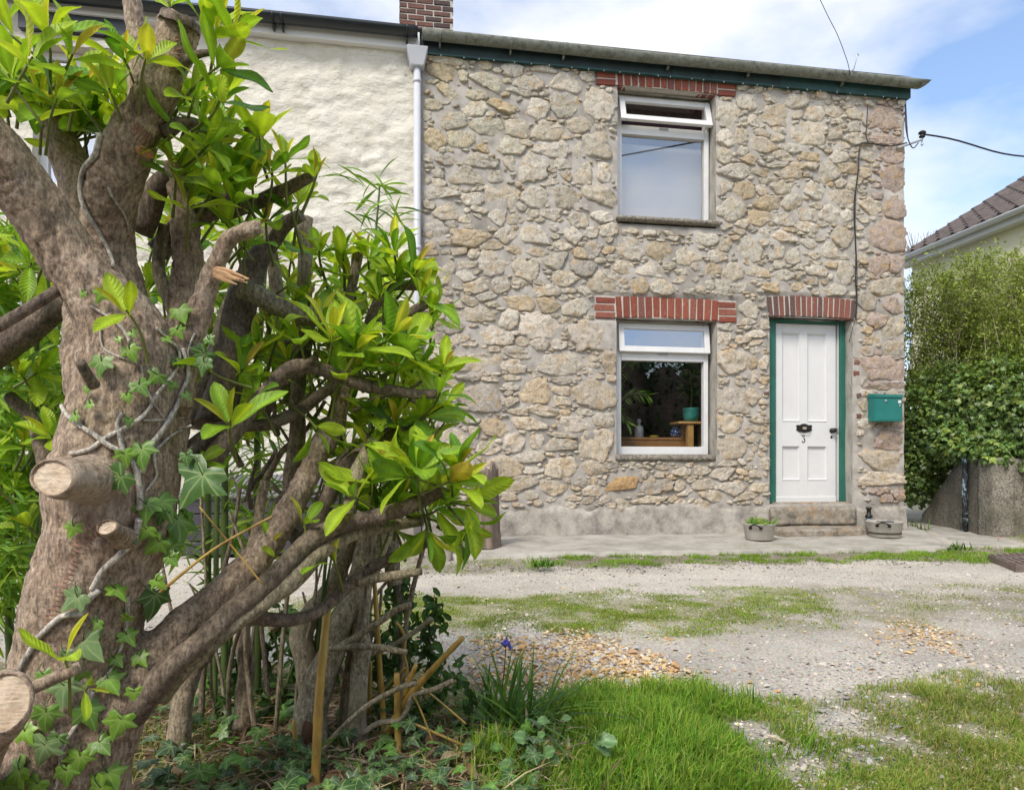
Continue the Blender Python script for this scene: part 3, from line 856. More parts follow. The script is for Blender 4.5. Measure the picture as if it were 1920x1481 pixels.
def stone_mesh(i, parts):
    s = S[i]
    x, z, hw, hh = s[:4]
    big = max(hw, hh)
    K = int(np.clip(18 + big * 90, 18, 40))
    near = np.where((np.abs(S[:, 0] - x) < 0.75) & (np.abs(S[:, 1] - z) < 0.75))[0]
    near = near[near != i]
    ang = np.linspace(0, 2 * math.pi, K, endpoint=False) + rs.uniform(-0.5, 0.5) * 2 * math.pi / K
    T = np.linspace(0.25, 1.45, 46)
    dx, dz = np.cos(ang) * hw, np.sin(ang) * hh
    c, sn = math.cos(s[4]), math.sin(s[4])
    # walk out along each ray in the stone's own frame
    RX = x + np.outer(T, c * dx - sn * dz); RZ = z + np.outer(T, sn * dx + c * dz)
    # wandering outlines: evaluate in warped coordinates
    P = np.stack([RX.ravel(), RZ.ravel(), np.full(RX.size, 0.5)], 1)
    WX = RX + 0.030 * fbm(P, 8, 4, 40).reshape(RX.shape); WZ = RZ + 0.022 * fbm(P, 8, 4, 50).reshape(RX.shape)
    own = metric_np(WX, WZ, S[i:i + 1])[..., 0]
    gap = 0.015 + 0.004 / big
    stop = blocked(RX, RZ) | (own > 1.32)
    if len(near): stop |= own + gap > metric_np(WX, WZ, S[near]).min(-1)
    first = np.where(stop.any(0), stop.argmax(0), len(T) - 1)
    rad = T[np.maximum(first - 1, 0)]
    nc = rs.randint(4, 8)       # broken stone: straight edges between a few corners
    ca = np.sort((np.arange(nc) + rs.uniform(-.34, .34, nc)) * 2 * math.pi / nc + rs.uniform(0, 6.28)) % (2 * math.pi)
    ca = np.sort(ca)
    rc = np.interp(ca, np.r_[ang, ang[0] + 2 * math.pi], np.r_[rad, rad[0]], period=2 * math.pi) * rs.uniform(1.04, 1.36, nc)
    pc_ = np.stack([rc * np.cos(ca), rc * np.sin(ca)], 1)
    pr_ = np.full(K, 9.0)
    for q in range(nc):
        a_, b_ = pc_[q], pc_[(q + 1) % nc]
        e_ = b_ - a_
        den = np.cos(ang) * e_[1] - np.sin(ang) * e_[0]
        with np.errstate(all='ignore'):
            tt_ = (a_[0] * e_[1] - a_[1] * e_[0]) / den
            ss_ = (a_[0] * np.sin(ang) - a_[1] * np.cos(ang)) / den
        okk = (tt_ > 0) & (ss_ >= -1e-6) & (ss_ <= 1 + 1e-6)
        pr_ = np.where(okk & np.isfinite(tt_), np.minimum(pr_, tt_), pr_)
    rad = np.minimum(rad * 1.02, np.maximum(pr_, 0.45))
    fl = rs.uniform(0, 2 * math.pi, 1)        # knock a few straight chips off the outline
    for a0 in fl: rad = np.minimum(rad, rs.uniform(0.86, 1.08) / np.maximum(0.25, np.cos(ang - a0)))
    rad = rad * (1 + 0.045 * rs.randn(K))
    ox, oz = (rad * (c * dx - sn * dz)), (rad * (sn * dx + c * dz))
    proud = 0.018 + rs.uniform(0, 0.018) + 0.02 * min(big, 0.25)
    tilt = rs.uniform(-0.09, 0.09, 2)
    rings = [(1.03, 0.022), (1.0, -0.002), (0.975, -proud * 0.70), (0.92, -proud * 0.95), (0.80, -proud), (0.60, -proud * 1.02), (0.34, -proud * 1.03)]
    if big < 0.045: rings = [rings[0], rings[1], rings[2], rings[5]]
    V = []
    for q, y in rings:
        V.append(np.stack([x + ox * q, np.full(K, YF + y), z + oz * q], 1))
    V.append(np.array([[x, YF - proud * 1.08, z]]))
    V = np.vstack(V)
    face = (V[:, 1] < YF - 0.006)
    V[:, 1] += np.where(face, (V[:, 0] - x) * tilt[0] + (V[:, 2] - z) * tilt[1], 0)
    n1 = fbm(V + 31.0 * i, 11, 3, 60); n2 = fbm(V + 31.0 * i, 30, 3, 70)
    cut = np.zeros(len(V))
    for _ in range(3):      # broken facets
        a0 = rs.uniform(0, 2 * math.pi)
        dd = (np.cos(a0) * (V[:, 0] - x) + np.sin(a0) * (V[:, 2] - z)) / big
        cut = np.maximum(cut, np.clip(dd - rs.uniform(0.1, 0.6), 0, 1) * big * rs.uniform(0.06, 0.22))
    V[:, 1] += np.where(face, np.minimum(cut, proud * 0.8), 0)
    V[:, 1] -= np.where(face, 0.022 * n1 * min(1, big / 0.1) + 0.018 * n2, 0)
    V[:, 0] += np.where(face, 0.010 * n2, 0); V[:, 2] += np.where(face, 0.010 * n1, 0)
    m = len(rings)
    q4 = []
    for r in range(m - 1):
        k = np.arange(K); k2 = (k + 1) % K
        q4.append(np.stack([r * K + k, r * K + k2, (r + 1) * K + k2, (r + 1) * K + k], 1))
    k = np.arange(K); k2 = (k + 1) % K
    tri = np.stack([(m - 1) * K + k, (m - 1) * K + k2, np.full(K, m * K)], 1)
    # colour of this stone
    pal = [(0.58, 0.515, 0.405), (0.565, 0.52, 0.43), (0.63, 0.575, 0.48), (0.52, 0.46, 0.36), (0.56, 0.46, 0.32), (0.46, 0.42, 0.355), (0.60, 0.53, 0.415)]
    col = np.array(pal[rs.choice(len(pal), p=[.24, .22, .22, .11, .07, .04, .10])]) * rs.uniform(0.88, 1.12)
    if x > 5.25 and rs.rand() < 0.75: col = np.array((0.48, 0.385, 0.325)) * rs.uniform(0.85, 1.1)
    if abs(x - wx(1166, 907)) < 0.05 and abs(z - wz(1166, 907)) < 0.06: col = np.array((0.50, 0.33, 0.16))
    if z > 4.0 and x < 1.1: col = col * np.array((0.97, 0.98, 0.92))
    if z < 2.3: col = col * np.array((1.05, 1.03, 1.03))
    return V, q4, tri, col

area = S[:, 2] * S[:, 3]
order = np.argsort(-area)
rank = {int(i): r for r, i in enumerate(order)}
sv, sq, stt, sc_, n0 = [], [], [], [], 0
for i in range(len(S)):
    V, q4, tri, col = stone_mesh(i, None)
    col = np.repeat(col[None], len(V), 0)
    if rank[i] < 300:
        link('stone', np_mesh('stone', V, q4 + [tri], True, col), M['stone'], wall)
    else:
        sv.append(V); sc_.append(col)
        sq += [q + n0 for q in q4]; stt.append(tri + n0)
        n0 += len(V)
o = link('small_stones', np_mesh('small_stones', np.vstack(sv), [np.vstack(sq), np.vstack(stt)], True, np.vstack(sc_)), M['stone'], wall)
o['kind'] = 'stuff'
print('stones', len(S))

# ---- cement plinth at the foot of the wall (butts against the steps)
dX0, dX1 = OPEN['door'][0] - 0.03, OPEN['door'][1] + 0.03
def plinth(x0, x1, name='plinth'):
    xs = np.arange(x0, x1 + 1e-6, (x1 - x0) / int((x1 - x0) / 0.03)); zs = np.linspace(0.03, PL_Z + 0.02, 16)
    XX, ZZ = np.meshgrid(xs, zs); X, Z = XX.ravel(), ZZ.ravel()
    P = np.stack([X, Z, 0 * X], 1)
    top = (Z - 0.03) / (PL_Z - 0.01)
    Y = YF - 0.030 - 0.012 * fbm(P, 6, 4, 9) - 0.010 * (1 - top) + 0.05 * np.clip(top - 0.80, 0, 1) * 5 * 0.8
    Z = Z + 0.10 * fbm(P, 2.5, 4, 12) * np.clip((top - 0.55) / 0.3, 0, 1) + 0.035 * fbm(P, 11, 3, 13) * (top > 0.9)
    i = np.arange(len(X)).reshape(len(zs), len(xs))
    f = np.stack([i[:-1, :-1].ravel(), i[:-1, 1:].ravel(), i[1:, 1:].ravel(), i[1:, :-1].ravel()], 1)
    return link(name, np_mesh(name, np.stack([X, Y, Z], 1), f), M['plinth'], cottage)
plinth(X0 + 0.01, dX0)
plinth(dX1, X1 + 0.01)

# ---- brick lintels
def brick_mesh(w, h, d, col, m, seed):
    mb = MB().box(-w / 2, w / 2, -d / 2, d / 2, -h / 2, h / 2)
    bm = bmesh.new()
    vs = [bm.verts.new(v) for v in mb.v]
    for f in mb.f: bm.faces.new([vs[i] for i in f])
    bmesh.ops.recalc_face_normals(bm, faces=bm.faces)
    rr = random.Random(seed)
    for v in bm.verts: v.co += Vector((rr.uniform(-1, 1), rr.uniform(-1, 1), rr.uniform(-1, 1))) * 0.0035
    bmesh.ops.bevel(bm, geom=list(bm.edges), offset=0.005, segments=1, affect='EDGES')
    bm.transform(m)
    me = bpy.data.meshes.new('brick'); bm.to_mesh(me); bm.free()
    a = me.attributes.new('tint', 'FLOAT_COLOR', 'POINT')
    a.data.foreach_set('color', np.tile(np.array([*col, 1], dtype=np.float32), len(me.vertices)))
    return me
REDS = [(0.235, 0.062, 0.036), (0.265, 0.075, 0.045), (0.205, 0.056, 0.036), (0.25, 0.09, 0.06), (0.19, 0.075, 0.06)]
DULL = [(0.20, 0.075, 0.055), (0.165, 0.072, 0.058), (0.23, 0.085, 0.06), (0.12, 0.068, 0.06), (0.20, 0.10, 0.08)]
def soldiers(x0, x1, zb, n, rise, fan, reds, parent, back, h=0.222):
    w = (x1 - x0) / n
    for i in range(n):
        u = (i + 0.5) / n * 2 - 1
        zz = zb + rise * (1 - u * u) + h / 2 + 0.006
        m = Matrix.Translation((x0 + (i + 0.5) * w + u * fan * 0.08, YF - 0.012 + random.uniform(-0.004, 0.004) + 0.06, zz)) @ Matrix.Rotation(u * fan + random.uniform(-.012, .012), 4, 'Y')
        link('brick', brick_mesh(w - 0.013 + random.uniform(-.004, .002), h * random.uniform(0.97, 1.02), 0.12, random.choice(reds), m, i), M['brick'], parent)
def stretchers(x0, x1, zb, rows, parent, h=0.078):
    for r in range(rows):
        m = Matrix.Translation(((x0 + x1) / 2 + random.uniform(-.006, .006), YF - 0.010 + 0.06, zb + (r + 0.5) * h)) @ Matrix.Rotation(random.uniform(-.015, .015), 4, 'Y')
        link('brick', brick_mesh(x1 - x0 - 0.012, h - 0.014, 0.12, random.choice(REDS), m, r + 50), M['brick'], parent)
def bed(x0, x1, z0, z1, name):
    mb = MB(); n = 24
    xs = np.linspace(x0, x1, n)
    for a, b in zip(xs[:-1], xs[1:]):
        mb.box(a, b, YF - 0.006, YF + 0.11, z0, z1)
    mb2 = MB().box(x0, x1, YF - 0.004, YF + 0.125, z0, z1)
    return mb2.build(name, M['brick_mortar'], cottage)
for nm, n, rise, fan, reds in (('lower', 14, 0.012, 0.06, REDS), ('upper', 14, 0.01, 0.05, REDS), ('door', 16, 0.0, 0.10, DULL)):
    x0, x1, z0, z1 = LINT[nm]
    o0, o1 = OPEN[nm][0], OPEN[nm][1]
    lt = bed(x0 + 0.006, x1 - 0.006, OPEN[nm][3] + (0.012 if nm != 'door' else 0.02), z1 - 0.012, 'lintel')
    if nm == 'door':
        soldiers(x0, x1, OPEN[nm][3] - 0.012, n, 0.028, fan, reds, lt, None)
    else:
        soldiers(o0 - 0.012, o1 + 0.012, OPEN[nm][3], n, rise, fan, reds, lt, None)
        stretchers(x0, o0 - 0.016, OPEN[nm][3] - 0.012, 3, lt)
        stretchers(o1 + 0.016, x1, OPEN[nm][3] - 0.012, 3, lt)
# loose red brick ends set in the rubble by the door
for px, py in ((1436, 740), (1606, 680), (1605, 700), (1609, 742), (1609, 780), (1700 - 55, 205)):
    p = on_y(px, py)
    m = Matrix.Translation((p.x, YF + 0.03, p.z)) @ Matrix.Rotation(random.uniform(-.2, .2), 4, 'Y')
    link('brick', brick_mesh(0.06, 0.05, 0.10, random.choice(DULL), m, px), M['brick'], wall)

# ---- reveals, sills
RD = 0.145
def reveal(nm, depth, arch=False):
    x0, x1, z0, z1 = OPEN[nm]
    mb = MB()
    n = 14
    def strip(a, b, fn):   # wavy sheet between wall face and recess
        vs, fs = [], []
        for i in range(n + 1):
            u = i / n
            for j in range(4):
                v = j / 3
                p = fn(u, v)
                vs.append(p)
        for i in range(n):
            for j in range(3):
                q = i * 4 + j
                fs.append((q, q + 1, q + 5, q + 4))
        mb.add(vs, fs)
    nz = lambda a, b, s: 0.008 * float(vnoise(np.array([[a * 6, b * 6, s]]))[0])
    strip(0, 0, lambda u, v: (x0 + nz(u, v, 1), YF + 0.0 + depth * v, z0 + (z1 - z0 + 0.02) * u))
    strip(0, 0, lambda u, v: (x1 + nz(u, v, 2), YF + 0.0 + depth * v, z0 + (z1 - z0 + 0.02) * u))
    strip(0, 0, lambda u, v: (x0 - 0.02 + (x1 - x0 + 0.04) * u, YF + 0.09 + (depth - 0.09) * v, z1 + 0.004 + nz(u, v, 3) + (0.0)))
    return mb.build('reveal', M['reveal'], cottage, smooth=True)
reveal('lower', RD + 0.06); reveal('upper', RD + 0.06); reveal('door', 0.2)

def rough_box(name, x0, x1, y0, y1, z0, z1, mat, parent, step=0.035, amp=0.008, seed=0, rnd=0.012):
    """box with a gridded, worn surface"""
    bm = bmesh.new()
    bmesh.ops.create_cube(bm, size=1.0)
    for v in bm.verts:
        v.co = Vector((x0 + (v.co.x + .5) * (x1 - x0), y0 + (v.co.y + .5) * (y1 - y0), z0 + (v.co.z + .5) * (z1 - z0)))
    es = [e for e in bm.edges]
    bmesh.ops.bevel(bm, geom=es, offset=rnd, segments=2, affect='EDGES', clamp_overlap=True)
    for ax, (a, b) in enumerate(((x0, x1), (y0, y1), (z0, z1))):
        for t in np.arange(a + step, b - step * 0.5, step):
            no = [0, 0, 0]; no[ax] = 1
            co = [0, 0, 0]; co[ax] = t
            bmesh.ops.bisect_plane(bm, geom=bm.verts[:] + bm.edges[:] + bm.faces[:], plane_co=co, plane_no=no)
    bm.normal_update()
    P = np.array([v.co[:] for v in bm.verts])
    n = fbm(P, 6, 4, seed) + 0.6 * fbm(P, 20, 3, seed + 3)
    for v, d in zip(bm.verts, n): v.co += v.normal * float(d) * amp
    for f in bm.faces: f.smooth = True
    me = bpy.data.meshes.new(name); bm.to_mesh(me); bm.free()
    return link(name, me, mat, parent)

# ---- windows
def bars(mb, x0, x1, z0, z1, y0, y1, w, wb=None):
    wb = wb or w
    mb.box(x0, x0 + w, y0, y1, z0, z1); mb.box(x1 - w, x1, y0, y1, z0, z1)
    mb.box(x0 + w, x1 - w, y0 + 0.002, y1, z1 - w, z1); mb.box(x0 + w, x1 - w, y0 + 0.002, y1, z0, z0 + wb)
def pane_box(x0, x1, y, z0, z1): return MB().box(x0, x1, y, y + 0.006, z0, z1)
def make_window(nm, pxl, pxr, ytop, ybot, ytr0, ytr1, tilt, gmain, gtop, sash_b):
    YR = YF + RD
    pm = (pxl + pxr) / 2
    x0, x1 = wx(pxl, (ytop + ybot) / 2, YR), wx(pxr, (ytop + ybot) / 2, YR)
    z1, z0 = OPEN[nm][3] + 0.01, wz(pm, ybot, YR)
    zt1, zt0 = wz(pm, ytr0, YR), wz(pm, ytr1, YR)
    if nm == 'upper': z1 = wz(pm, ytop, YR) + 0.03
    mb = MB()
    fw = 0.052
    mb.box(x0, x0 + fw, YR, YR + 0.07, z0, z1); mb.box(x1 - fw, x1, YR, YR + 0.07, z0, z1)
    mb.box(x0 + fw, x1 - fw, YR + 0.003, YR + 0.068, z1 - 0.05, z1)
    mb.box(x0 + fw, x1 - fw, YR + 0.003, YR + 0.068, z0, z0 + (0.085 if nm == 'lower' else 0.03))
    mb.box(x0 + fw, x1 - fw, YR - 0.004, YR + 0.068, zt0, zt1)
    w = mb.build('window', M['white_frame'], cottage, bevel=0.004)
    w['label'] = 'white window with tilted top vent above a dark room' if nm == 'lower' else 'white upper window with its top vent propped open'
    pane_box(x0 + fw - 0.01, x1 - fw + 0.01, YR + 0.035, z0 + (0.075 if nm == 'lower' else 0.02), zt0 + 0.01).build('pane', gmain, w)
    # vent, hinged along its top
    zs1, zs0 = z1 - 0.035, zt1 - 0.012
    m = Matrix.Translation((0, YR - 0.002, zs1)) @ Matrix.Rotation(-tilt, 4, 'X') @ Matrix.Translation((0, -(YR - 0.002), -zs1))
    sb = MB(); bars(sb, x0 + 0.012, x1 - 0.004, zs0, zs1, YR - 0.03, YR + 0.012, 0.062)
    sb.v = [tuple(m @ Vector(v)) for v in sb.v]
    sb.build('vent_sash', M['white_frame'], w, bevel=0.005)
    pb = pane_box(x0 + 0.065, x1 - 0.057, YR - 0.012, zs0 + 0.055, zs1 - 0.055)
    pb.v = [tuple(m @ Vector(v)) for v in pb.v]
    pb.build('vent_pane', gtop, w)
    # stay arm and catch
    st = MB()
    st.box((x0 + x1) / 2 - 0.05, (x0 + x1) / 2 + 0.05, YR - 0.018, YR - 0.006, zt1 - 0.03, zt1 - 0.012)
    if tilt > 0.2:
        q = m @ Vector((x1 - 0.06, YR, zs0 + 0.01))
        st.tube([(x1 - 0.06, YR + 0.02, zt1 - 0.01), tuple(q)], 0.006, 6)
    st.build('stay', M['grey_metal'], w)
    return w, (x0, x1, z0, z1, zt0, zt1, YR)
wl_, WL = make_window('lower', 1156, 1328, 605, 852, 661, 677, 0.12, M['glass'], M['glass_top'], 0)
wu_, WU = make_window('upper', 1157, 1329, 190, 420, 240, 257, 0.31, M['glass_sky'], M['glass'], 0)
rough_box('sill', OPEN['lower'][0] - 0.012, wx(1340, 858), YF - 0.035, YF + RD + 0.02, wz(1250, 864), WL[2] - 0.003, M['sill'], wl_, 0.03, 0.006, 5, 0.008)
rough_box('sill', OPEN['upper'][0] - 0.02, wx(1348, 430), YF - 0.055, YF + RD + 0.02, WU[2] - 0.052, WU[2] - 0.003, M['sill'], wu_, 0.03, 0.005, 8, 0.008)

# ---- door
YD = YF + 0.155
dx0, dx1 = wx(1453, 770, YD), wx(1567, 770, YD)
dz0, dz1 = wz(1510, 940, YD), wz(1510, 608, YD)
def dX(px): return dx0 + (dx1 - dx0) * (px - 1453) / (1567 - 1453)
def dZ(py): return wz(1510, py, YD)
mb = MB()
pan = [(dX(1467), dX(1498), dZ(789), dZ(626)), (dX(1514), dX(1549), dZ(789), dZ(626)), (dX(1467), dX(1498), dZ(899), dZ(837)), (dX(1514), dX(1549), dZ(899), dZ(837))]
yb = YD + 0.04
xs = [dx0, pan[0][0], pan[0][1], pan[1][0], pan[1][1], dx1]
zs = [dz0, pan[2][2], pan[2][3], pan[0][2], pan[0][3], dz1]
for i in (0, 2, 4): mb.box(xs[i], xs[i + 1], YD, yb, dz0, dz1)          # stiles and muntin
for i in (1, 3):
    for j in (0, 2, 4): mb.box(xs[i], xs[i + 1], YD + 0.001, yb, zs[j], zs[j + 1])     # rails
    for j in (1, 3): mb.box(xs[i], xs[i + 1], YD + 0.024, yb, zs[j], zs[j + 1])
door = mb.build('door', M['white_paint'], cottage, bevel=0.0025)
door['label'] = 'white four-panel front door'
for a, b, c, d in pan:      # bolection mouldings
    mm = MB(); w = 0.016
    def mitre(x0, x1, z0, z1, y0, y1):
        o = [(x0, z0), (x1, z0), (x1, z1), (x0, z1)]; i = [(x0 + w, z0 + w), (x1 - w, z0 + w), (x1 - w, z1 - w), (x0 + w, z1 - w)]
        vs = [(x, y0, z) for x, z in o] + [(x, y1, z) for x, z in i]
        mm.add(vs, [(k, (k + 1) % 4, 4 + (k + 1) % 4, 4 + k) for k in range(4)])
    mitre(a - 0.004, b + 0.004, c - 0.004, d + 0.004, YD - 0.006, YD + 0.022)
    mm.build('panel_moulding', M['white_paint'], door)
mb = MB().box(dx0, dx1, YD - 0.012, YD, dz0 - 0.012, dz0 + 0.055)
mb.build('weather_bar', M['white_paint'], door, bevel=0.006)
# letter plate, knob, keyhole, number
lx, lz = dX(1507), dZ(803)
mb = MB()
ol = [(-.098, .03), (-.085, .038), (-.05, .036), (-.03, .048), (0, .053), (.03, .048), (.05, .036), (.085, .038), (.098, .03), (.09, 0), (.098, -.02), (.07, -.036), (.03, -.044), (0, -.05), (-.03, -.044), (-.07, -.036), (-.098, -.02), (-.09, 0)]
mb.prism([(lx + x, lz + z) for x, z in ol], YD - 0.008, YD + 0.001)
lp = mb.build('letter_plate', M['iron'], door, bevel=0.002)
mb = MB().box(lx - 0.062, lx + 0.062, YD - 0.014, YD - 0.008, lz - 0.02, lz + 0.024)
mb.tube([(lx - 0.075, YD - 0.012, lz - 0.018), (lx - 0.05, YD - 0.03, lz - 0.036), (lx, YD - 0.034, lz - 0.042), (lx + 0.05, YD - 0.03, lz - 0.036), (lx + 0.075, YD - 0.012, lz - 0.018)], 0.006, 8)
mb.build('letter_flap', M['iron'], door, bevel=0.002)
mb = MB().box(lx - 0.024, lx + 0.022, YD - 0.0165, YD - 0.0142, lz - 0.012, lz + 0.014)
mb.build('flap_painted_highlight', simple('pale_highlight', (0.55, 0.45, 0.36), 0.35, 0.2, 20, 0, metallic=0.5), door)  # pale plate painted as the highlight on the iron flap
mb = MB()
kx, kz = dX(1559), dZ(807)
prof = [(0.0, 0), (0.028, 0), (0.028, 0.006), (0.011, 0.010), (0.011, 0.03), (0.024, 0.038), (0.030, 0.05), (0.026, 0.062), (0.012, 0.069), (0, 0.07)]
mb.lathe(prof, (0, 0, 0), 20)
mb.v = [(kx + x, YD - z, kz + y) for x, y, z in mb.v]
mb.build('door_knob', M['iron'], door, smooth=True)
mb = MB().lathe([(0, 0), (0.014, 0), (0.013, 0.004), (0.004, 0.006), (0, 0.006)], (0, 0, 0), 16)
mb.v = [(kx - 0.002 + x, YD - z, dZ(819) + y * 1.25) for x, y, z in mb.v]
mb.build('keyhole', M['iron'], door, smooth=True)
# the figure 3, flat topped
cx3, cz3, hh = dX(1506), dZ(823), 0.043
pts = [(-.52, .70), (-.50, .93), (-.1, .88), (.46, .95), (.1, .42), (-.08, .15), (.32, .08), (.50, -.22), (.42, -.62), (.10, -.92), (-.30, -.90), (-.52, -.62), (-.36, -.52)]
rr = [.05, .07, .09, .06, .06, .07, .10, .13, .12, .09, .09, .12, .07]
C = catmull(np.array([(cx3 + x * hh * 0.72, YD - 0.003, cz3 + z * hh, r * hh * 1.15) for (x, z), r in zip(pts[1:], rr[1:])]), 0.003)
v, f = tube_np(C[:, :3], C[:, 3], 8)
mb = MB(); mb.add([(x, YD - 0.002 + (y - (YD - 0.003)) * 0.6, z) for x, y, z in v], [tuple(q) for q in f])
mb.add(*[(lambda c: (c.v, c.f))(MB().box(cx3 - .42 * hh, cx3 - .33 * hh, YD - 0.005, YD, cz3 + .62 * hh, cz3 + .98 * hh))][0])
o = mb.build('house_number', M['iron'], door, smooth=True)
# frame
mb = MB()
fx0, fx1 = OPEN['door'][0] - 0.03, wx(1588, 770, YD - 0.03)
mb.box(fx0, dx0 - 0.003, YD - 0.03, YD + 0.08, dz0 - 0.015, OPEN['door'][3] + 0.03)
mb.box(dx1 + 0.034, fx1 + 0.02, YD - 0.032, YD + 0.08, dz0 - 0.015, OPEN['door'][3] + 0.03)
mb.box(dx0 - 0.003, dx1 + 0.034, YD - 0.028, YD + 0.08, dz1 + 0.006, OPEN['door'][3] + 0.03)
df = mb.build('door_frame', M['green_paint'], cottage, bevel=0.005)
mb = MB().box(dx1 + 0.022, dx1 + 0.034, YD - 0.004, YD + 0.06, dz0, dz1 + 0.006)
mb.build('door_stop', M['white_paint'], df)
mb = MB().box(dx1 + 0.001, dx1 + 0.022, YD + 0.045, YD + 0.06, dz0, dz1 + 0.006)
mb.build('gap_shade_strip', M['black_plastic'], df)  # black strip stands in for the shade in the gap beside the door
mb = MB().box(dx1 + 0.016, dx1 + 0.033, YD - 0.012, YD + 0.02, kz - 0.03, kz + 0.03)
mb.build('strike_plate', M['grey_metal'], df)
# steps
sx0, sx1 = wx(1440, 960), wx(1597, 960)
rough_box('step', sx0, sx1, YF - 0.10, YF + 0.13, 0.16, wz(1520, 949, YF - 0.05), M['step'], cottage, 0.04, 0.008, 21, 0.015)
rough_box('threshold', dx0 - 0.06, dx1 + 0.1, YF + 0.02, YD + 0.1, wz(1520, 949, YF - 0.05) - 0.02, dz0 - 0.004, M['step'], cottage, 0.04, 0.004, 22, 0.01)
yl = YF - 0.42
p0, p1 = on_y(1466, 990, yl), on_y(1637, 990, yl)
rough_box('step', p0.x, p1.x, yl, YF - 0.02, 0.05, wz(1550, 991, yl), M['step'], cottage, 0.04, 0.012, 27, 0.02)

# ---- fascia, gutter
YG = YF - 0.135
gz = wz(1000, 81, YG)
gx0, gx1 = wx(791, 70, YG), wx(1733, 160, YG)
fx_z0 = wz(1000, 117, YF - 0.055)
MB().box(X0 + 0.0, 4.1, YF - 0.055, YF + 0.03, fx_z0, gz + 0.05).build('fascia', M['dark_fascia'], cottage, bevel=0.004)
MB().box(4.101, X1 + 0.05, YF - 0.055, YF + 0.03, fx_z0 - 0.005, gz + 0.05).build('fascia', M['green_fascia'], cottage, bevel=0.004)
mb = MB().box(X0, X1 + 0.03, YF - 0.062, YF - 0.02, fx_z0 - 0.018, fx_z0 - 0.002)
dr = mb.build('drip_strip', M['green_fascia'], cottage)
drops = MB()
for x in np.arange(X0 + 0.2, X1, 0.19):
    z = fx_z0 - 0.018
    drops.lathe([(0, 0.004), (0.005, 0.002), (0.006, -0.004), (0, -0.012)], (x + random.uniform(-.05, .05), YF - 0.058, z), 8)
drops.build('water_drops', simple('wet_drop', (0.75, 0.78, 0.80), 0.1, 0.02, 5, 0), cottage, smooth=True)
def half_gutter(x0, x1, yc, z0, z1, r, th, end_cut=0.0):
    n = 14; vs, fs = [], []
    prof = [(r * math.cos(a), -r * math.sin(a)) for a in np.linspace(0, math.pi, n)] + [((r - th) * math.cos(a), -(r - th) * math.sin(a)) for a in np.linspace(math.pi, 0, n)]
    m = len(prof); S_ = 30
    for i in range(S_ + 1):
        u = i / S_
        for (y, z) in prof:
            x = x0 + (x1 - x0) * u
            if i == S_: x += end_cut * (-y / r) * 0.6 + end_cut * (z / r)
            vs.append((x, yc + y, z0 + (z1 - z0) * u + z + 0.004 * math.sin(9 * u + 1)))
    for i in range(S_):
        for k in range(m): fs.append((i * m + k, i * m + (k + 1) % m, (i + 1) * m + (k + 1) % m, (i + 1) * m + k))
    fs.append(tuple(range(m))[::-1]); fs.append(tuple(range(S_ * m, S_ * m + m)))
    return MB().add(vs, fs)
gz1 = gz - 0.005
gut = half_gutter(gx0, gx1, YG, gz1, gz1 - 0.01, 0.070, 0.008, 0.06).build('gutter', M['gutter'], cottage, smooth=True)
for px in (825, 958, 1058, 1255, 1406, 1583):
    x = wx(px, 100, YG)
    w = 0.022 if px in (1058, 1406) else 0.010
    mb = half_gutter(x - w, x + w, YG, gz1 - 0.003, gz1 - 0.003, 0.075, 0.004)
    mb.box(x - 0.008, x + 0.008, YG + 0.02, YF - 0.054, gz1 - 0.105, gz1 - 0.075)
    mb.build('gutter_bracket', M['gutter'], gut, smooth=True)
# hook on the eave
h = on_y(1599, 128, YG - 0.06)
mb = MB().tube([(h.x - 0.05, YF - 0.06, gz - 0.03), (h.x - 0.01, YG - 0.09, gz + 0.0), (h.x + 0.015, YG - 0.1, gz + 0.11), (h.x + 0.02, YG - 0.1, gz + 0.16), (h.x + 0.035, YG - 0.1, gz + 0.175), (h.x + 0.04, YG - 0.1, gz + 0.15)], 0.006, 8)
mb.build('eave_hook', M['grey_metal'], cottage, smooth=True)

